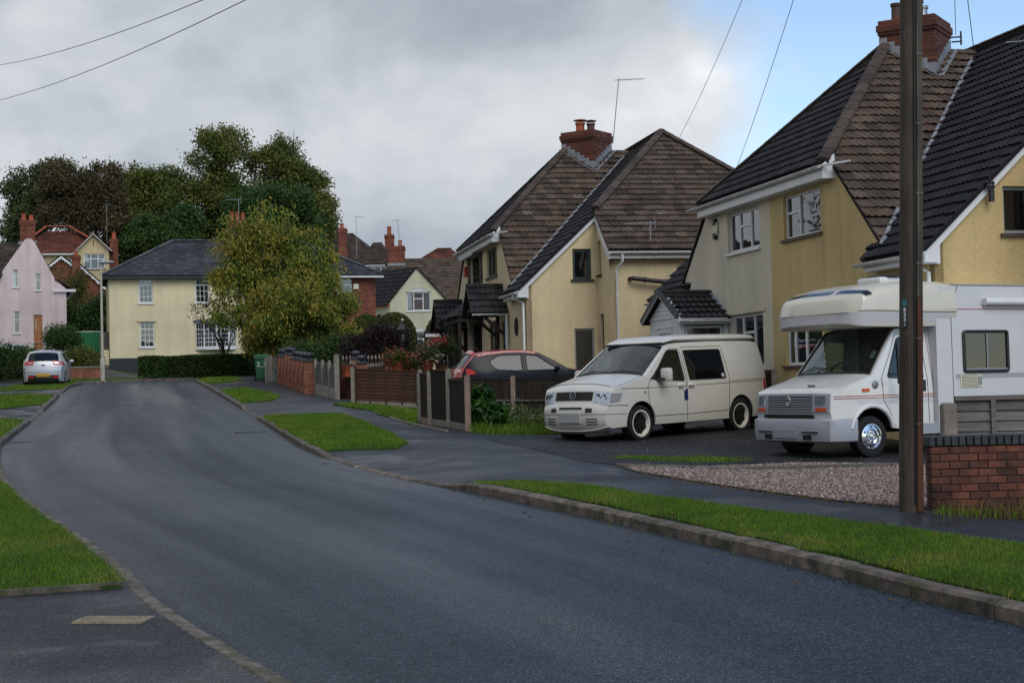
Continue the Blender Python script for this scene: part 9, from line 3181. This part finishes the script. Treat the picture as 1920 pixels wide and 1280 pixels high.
# flowers: baskets and pots in the garden of the middle house
def flowerbed(label, Y, blobs, n, fl, seed, base_py):
    b = at(blobs[0][0], base_py, Y)
    t = thing('flower_display', label, 'flowers', b)
    s_ = Y / 2860
    bl = [(at(q[0], q[1], Y) - b, (q[2] * s_, q[2] * s_ * 0.8, q[3] * s_)) for q in blobs]
    leaves('foliage', bl, n, 0.075, LM['weed'], t, seed, clump=5, shell=0.3)
    leaves('blossom', [(q[0], tuple(r * 1.06 for r in q[1])) for q in bl], int(n * 0.38), 0.06, LM[fl], t, seed + 1, clump=4, shell=0.75, aspect=0.8)
    MB().lathe([(0.16, 0.0), (0.22, 0.32), (0.24, 0.34), (0.20, 0.34)], 12).build('pot', MAT['terracotta'], t, smooth=True)
flowerbed('mass of bright red flowers around the lantern post', 50.2, [(745, 672, 24, 16), (770, 680, 16, 14), (730, 668, 14, 12)], 1500, 'redfl', 81, 694)
flowerbed('mass of pink fuchsia flowers right of the lantern', 50.2, [(802, 664, 22, 24), (790, 680, 14, 12), (815, 650, 12, 10)], 1600, 'pinkfl', 83, 694)
flowerbed('small pink flowers over the brick wall left of the lap fence', 46.2, [(650, 696, 8, 6)], 240, 'pinkfl', 85, 706)
hb = at(835, 652, 49.0)
t = thing('hanging_basket', 'dark hanging basket with red blooms on a pole by the timber porch', 'basket', hb)
MB().lathe([(0.02, -0.22), (0.16, -0.16), (0.24, 0.0), (0.25, 0.02)], 12).build('basket', MAT['trim'], t, smooth=True)
leaves('foliage', [((0, 0, 0.05), (0.36, 0.36, 0.26))], 700, 0.08, LM['green'], t, 87, clump=4)
leaves('blossom', [((-0.15, -0.1, 0.22), (0.25, 0.25, 0.14))], 140, 0.08, LM['redfl'], t, 88, clump=4)
m = MB()
zg_ = g(49) + 0.05 - hb.z
m.tube([(0.12, 0.3, zg_), (0.12, 0.3, 0.75), (0.06, 0.15, 0.95), (0, 0, 0.85), (0, 0, 0.1)], 0.022, 6)
m.build('stand', MAT['black'], t)
# large-leaved bush and weeds by the near fence corner
wbp = Vector((-0.62, 31.2, Zr(-0.6, 31.2)))
t = thing('leafy_bush', 'broad-leaved green bush at the corner of the dark fence', 'bush', wbp)
leaves('foliage', [((-0.02, 0.1, 0.50), (0.30, 0.30, 0.42)), ((0.18, 0.0, 0.32), (0.32, 0.30, 0.30))], 520, 0.22, LM['bigleaf'], t, 91, aspect=0.6, droop=0.4, shell=0.4)
limbs(t, (0, 0, 0), [(-0.1, 0.1, 0.8), (0.15, 0, 0.7), (0.3, 0, 0.5), (-0.1, 0, 0.5)], 0.02, 91, 'stem')
t = thing('weed_patch', 'tall seeding weeds and wild flowers along the foot of the fence', 'weeds', (0.1, 31.7, Zr(0.1, 31.7)))
rr = random.Random(93)
m = MB()
for i in range(46):
    x, y = rr.uniform(-0.45, 1.0), rr.uniform(-0.5, 1.6)
    h_ = rr.uniform(0.25, 0.75) * (1.25 if x < 0.1 else 0.7)
    e_ = Vector((x + rr.uniform(-0.12, 0.12), y, h_))
    m.tube([(x, y, -0.03), e_], [0.006, 0.003], 4)
tag(m.build('stalks', MAT['dryblade'], t), kind='stuff')
leaves('foliage', [((0.0, 0.3, 0.2), (0.55, 0.7, 0.32)), ((0.75, 0.5, 0.12), (0.65, 0.7, 0.22)), ((-0.2, -0.4, 0.12), (0.5, 0.3, 0.2))], 3600, 0.075, LM['weed'], t, 94, clump=4, shell=0.3, aspect=0.3)
leaves('blossom', [((0.15, 0.3, 0.45), (0.5, 0.6, 0.3)), ((0.7, 0.4, 0.25), (0.5, 0.5, 0.2))], 60, 0.035, LM['whitefl'], t, 95, aspect=0.9)
# rough grass at the foot of the walls
bp_ = footpath
blades('rough_grass', [(-0.9, 30.4), (-0.6, 29.9), (0.5, 30.1), (1.9, 30.6), (1.8, 31.6), (0.3, 31.5), (-0.6, 31.0)], lambda x, y: Zr(x, y), 700, 0.20, 0.008, MAT['blade'], bp_, 96)
blades('rough_grass', [(4.05, 15.0), (4.25, 14.75), (5.6, 14.3), (6.6, 14.2), (6.6, 15.3), (4.25, 15.33)], lambda x, y: Zr(x, y), 450, 0.11, 0.005, MAT['blade'], bp_, 97)
blades('dry_grass', [(4.2, 14.95), (4.6, 14.7), (5.6, 14.4), (6.6, 14.3), (6.6, 15.34), (4.3, 15.36)], lambda x, y: Zr(x, y), 420, 0.22, 0.0045, MAT['dryblade'], bp_, 98)
blades('moss_edge', [(3.8, 15.6), (3.3, 16.2), (2.7, 17.3), (2.05, 18.8), (1.6, 20.2), (1.75, 20.25), (2.2, 18.95), (2.9, 17.4), (3.5, 16.35), (3.95, 15.75)], lambda x, y: Zr(x, y, 0.008), 1500, 0.035, 0.005, MAT['dryblade'], bp_, 99)
blades('moss_strip', [(1.5, 23.7), (2.2, 23.2), (3.2, 23.0), (3.7, 23.5), (3.0, 24.3), (1.8, 24.4)], lambda x, y: Zr(x, y, 0.008), 1300, 0.03, 0.006, MAT['blade'], bp_, 100)
blades('kerb_weeds', [(p[0] - 0.02, p[1]) for p in RK[1:8]] + [(p[0] - 0.07, p[1] - 0.03) for p in RK[1:8]][::-1], lambda x, y: g(y), 260, 0.05, 0.006, MAT['blade'], road, 101)
# fallen leaves and litter
def litter(name, poly, zf, n, size, mat, parent, seed):
    rr = random.Random(seed)
    xs_, ys_ = [p[0] for p in poly], [p[1] for p in poly]
    V, F = [], []
    while n > 0:
        x, y = rr.uniform(min(xs_), max(xs_)), rr.uniform(min(ys_), max(ys_))
        if not in_poly((x, y), poly):
            continue
        n -= 1
        a, s_ = rr.uniform(0, 6.28), size * rr.uniform(0.5, 1.2)
        z = zf(x, y)
        c, q = math.cos(a) * s_, math.sin(a) * s_
        b = len(V)
        V += [(x - c, y - q, z + 0.004), (x + q * 0.5, y - c * 0.5, z + 0.012), (x + c, y + q, z + 0.006), (x - q * 0.5, y + c * 0.5, z + 0.004)]
        F.append((b, b + 1, b + 2, b + 3))
    me = bpy.data.meshes.new(name)
    me.from_pydata(V, [], F)
    me.materials.append(mat)
    o = link(name, me, parent)
    o['kind'] = 'stuff'
KE = [(p[0] + 0.13, p[1] + 0.05) for p in RK[1:9]] + [(p[0] + 0.30, p[1] + 0.10) for p in RK[1:9]][::-1]
blades('kerb_edge_grass', KE, lambda x, y: Zr(x, y, 0.02), 1500, 0.055, 0.004, MAT['dryblade'], footpath, 102)
KL = [(p[0] - 0.13, p[1] - 0.03) for p in LK[4:9]] + [(p[0] - 0.34, p[1] - 0.10) for p in LK[4:9]][::-1]
blades('kerb_edge_grass', KL, lambda x, y: Zl(x, y, 0.02), 1200, 0.05, 0.004, MAT['dryblade'], pave_l, 103)
litter('fallen_leaves', V1, lambda x, y: Zr(x, y, 0.03), 120, 0.03, LM['dry'], footpath, 111)
litter('fallen_leaves', V2, lambda x, y: Zr(x, y, 0.03), 60, 0.035, LM['dry'], footpath, 112)
litter('fallen_leaves', [(3.3, 9.6), (0.0, 17.8), (-3, 24.7), (-3.3, 24.7), (-0.4, 17.6), (2.9, 9.6)], lambda x, y: g(y), 60, 0.03, LM['dry'], road, 113)
litter('fallen_leaves', [(1.6, 29.0), (3.5, 30.6), (5.0, 31.4), (4.5, 32.2), (1.5, 30.6)], lambda x, y: Zr(x, y, 0.008), 260, 0.04, LM['dry'], footpath, 114)
litter('fallen_leaves', [(4.2, 14.6), (6.5, 13.9), (6.5, 15.3), (4.25, 15.3)], lambda x, y: Zr(x, y, 0.03), 40, 0.03, LM['dry'], footpath, 115)
# ------------------------------------------------------------------ the other side of the street (seen only in window reflections)
def opposite(label, x, y, rz, mat, tile):
    h = thing('semi_detached_house', label, 'house', (x, y, g(y) + 0.2), rz)
    op = [(-5.2, -3.4, 0.9, 2.1), (-5.2, -3.4, 3.4, 4.5), (3.4, 5.2, 0.9, 2.1), (3.4, 5.2, 3.4, 4.5), (-1.6, -0.7, 0.1, 2.1), (0.7, 1.6, 0.1, 2.1)]
    slab(MB(), rect(-7, 7, -1, 5), [rect(*q) for q in op], PX, 0.2).build('front_wall', MAT[mat], h)
    wallbox(h, mat, -7, -6.8, 0.201, 8, -1, 5, 'side_wall')
    wallbox(h, mat, 6.8, 7, 0.201, 8, -1, 5, 'side_wall')
    wallbox(h, mat, -6.79, 6.79, 7.8, 8, -1, 5, 'rear_wall')
    for q in op[:4]:
        window(h, PX, *q, cols=(0, 0.5, 1), trans={0: (0.7,)})
    for q in op[4:]:
        MB().box(q[0], q[1], 0.05, 0.12, q[2], q[3]).build('door', MAT['green_frame'], h)
    e_ = 0.4
    for pts in ([(-7 - e_, -e_, 5), (7 + e_, -e_, 5), (3, 4, 8), (-3, 4, 8)], [(7 + e_, -e_, 5), (7 + e_, 8 + e_, 5), (3, 4, 8)], [(-7 - e_, 8 + e_, 5), (-7 - e_, -e_, 5), (-3, 4, 8)], [(7 + e_, 8 + e_, 5), (-7 - e_, 8 + e_, 5), (-3, 4, 8), (3, 4, 8)]):
        MB().add(pts, [tuple(range(len(pts)))]).build('roof', MAT[tile], h)
    chimney(h, 0, 4, 6.5, 9.3, 1.2, 0.7, 0, [(-0.3, 0, 0.5, 0.13, 'terracotta', False), (0.3, 0, 0.5, 0.13, 'terracotta', False)], 'chimbrick')
    return h
opposite('brick house across the street, out of the picture on the left, nearest the camera', -21.5, 17.0, R(72), 'brickwork', 'tile_oldbrown')
opposite('cream house across the street, out of the picture on the left, further up', -29.0, 38.0, R(76), 'cream2b', 'tile_oldbrown')
def far_tree(label, x, y, h_, r_, mat, seed):
    t = thing('broadleaf_tree', label, 'tree', (x, y, g(y)), 0)
    leaves('crown', [((0, 0, h_ * 0.62), (r_, r_, h_ * 0.36)), ((r_ * 0.5, 0, h_ * 0.5), (r_ * 0.7, r_ * 0.7, h_ * 0.25)), ((-r_ * 0.4, 0.5, h_ * 0.5), (r_ * 0.7, r_ * 0.7, h_ * 0.28))], 5000, 0.34, LM[mat], t, seed, clump=6, aspect=0.65)
    limbs(t, (0, 0, 0), [(0, 0, h_ * 0.8), (r_ * 0.6, 0, h_ * 0.6), (-r_ * 0.5, 0, h_ * 0.6)], 0.22, seed)
far_tree('garden tree across the street between the two houses, out of the picture', -22.5, 28.0, 8.0, 2.8, 'green', 131)
far_tree('garden tree across the street nearest the camera, out of the picture', -17.5, 6.0, 7.0, 2.6, 'olive', 132)
far_tree('garden tree across the street beyond the cream house, out of the picture', -29.0, 50.0, 8.5, 3.0, 'green', 133)
opposite('brick house across the street, out of the picture on the left, third along', -36.0, 62.0, R(60), 'brickwork', 'tile_red')
for i, (x, y, h_, mt) in enumerate(((-33.0, 73.0, 13.0, 'green'), (-40.0, 71.0, 14.0, 'olive'), (-45.0, 56.0, 13.5, 'green'))):
    far_tree(('tall tree behind the third house across the street, nearest it', 'tall tree behind the third house across the street, middle one', 'tall tree behind the third house across the street, farthest left')[i] + ', out of the picture', x, y, h_, 4.2, mt, 141 + i)
# unseen houses and trees added behind the viewer to darken reflections and low skylight
opposite('unseen cream house added behind the viewer to darken reflections', -4.0, -24.0, R(180), 'cream2b', 'tile_oldbrown')
opposite('unseen brick house added behind the viewer to darken reflections', 14.0, -22.0, R(170), 'brickwork', 'tile_oldbrown')
far_tree('unseen tree added behind the viewer between the two added houses', 5.2, -20.0, 7.0, 2.6, 'green', 151)
far_tree('unseen tree added behind the viewer on the left', -15.0, -16.0, 8.0, 3.0, 'olive', 152)
far_tree('unseen tree added behind the viewer on the right', 25.0, -14.0, 8.0, 3.0, 'green', 153)
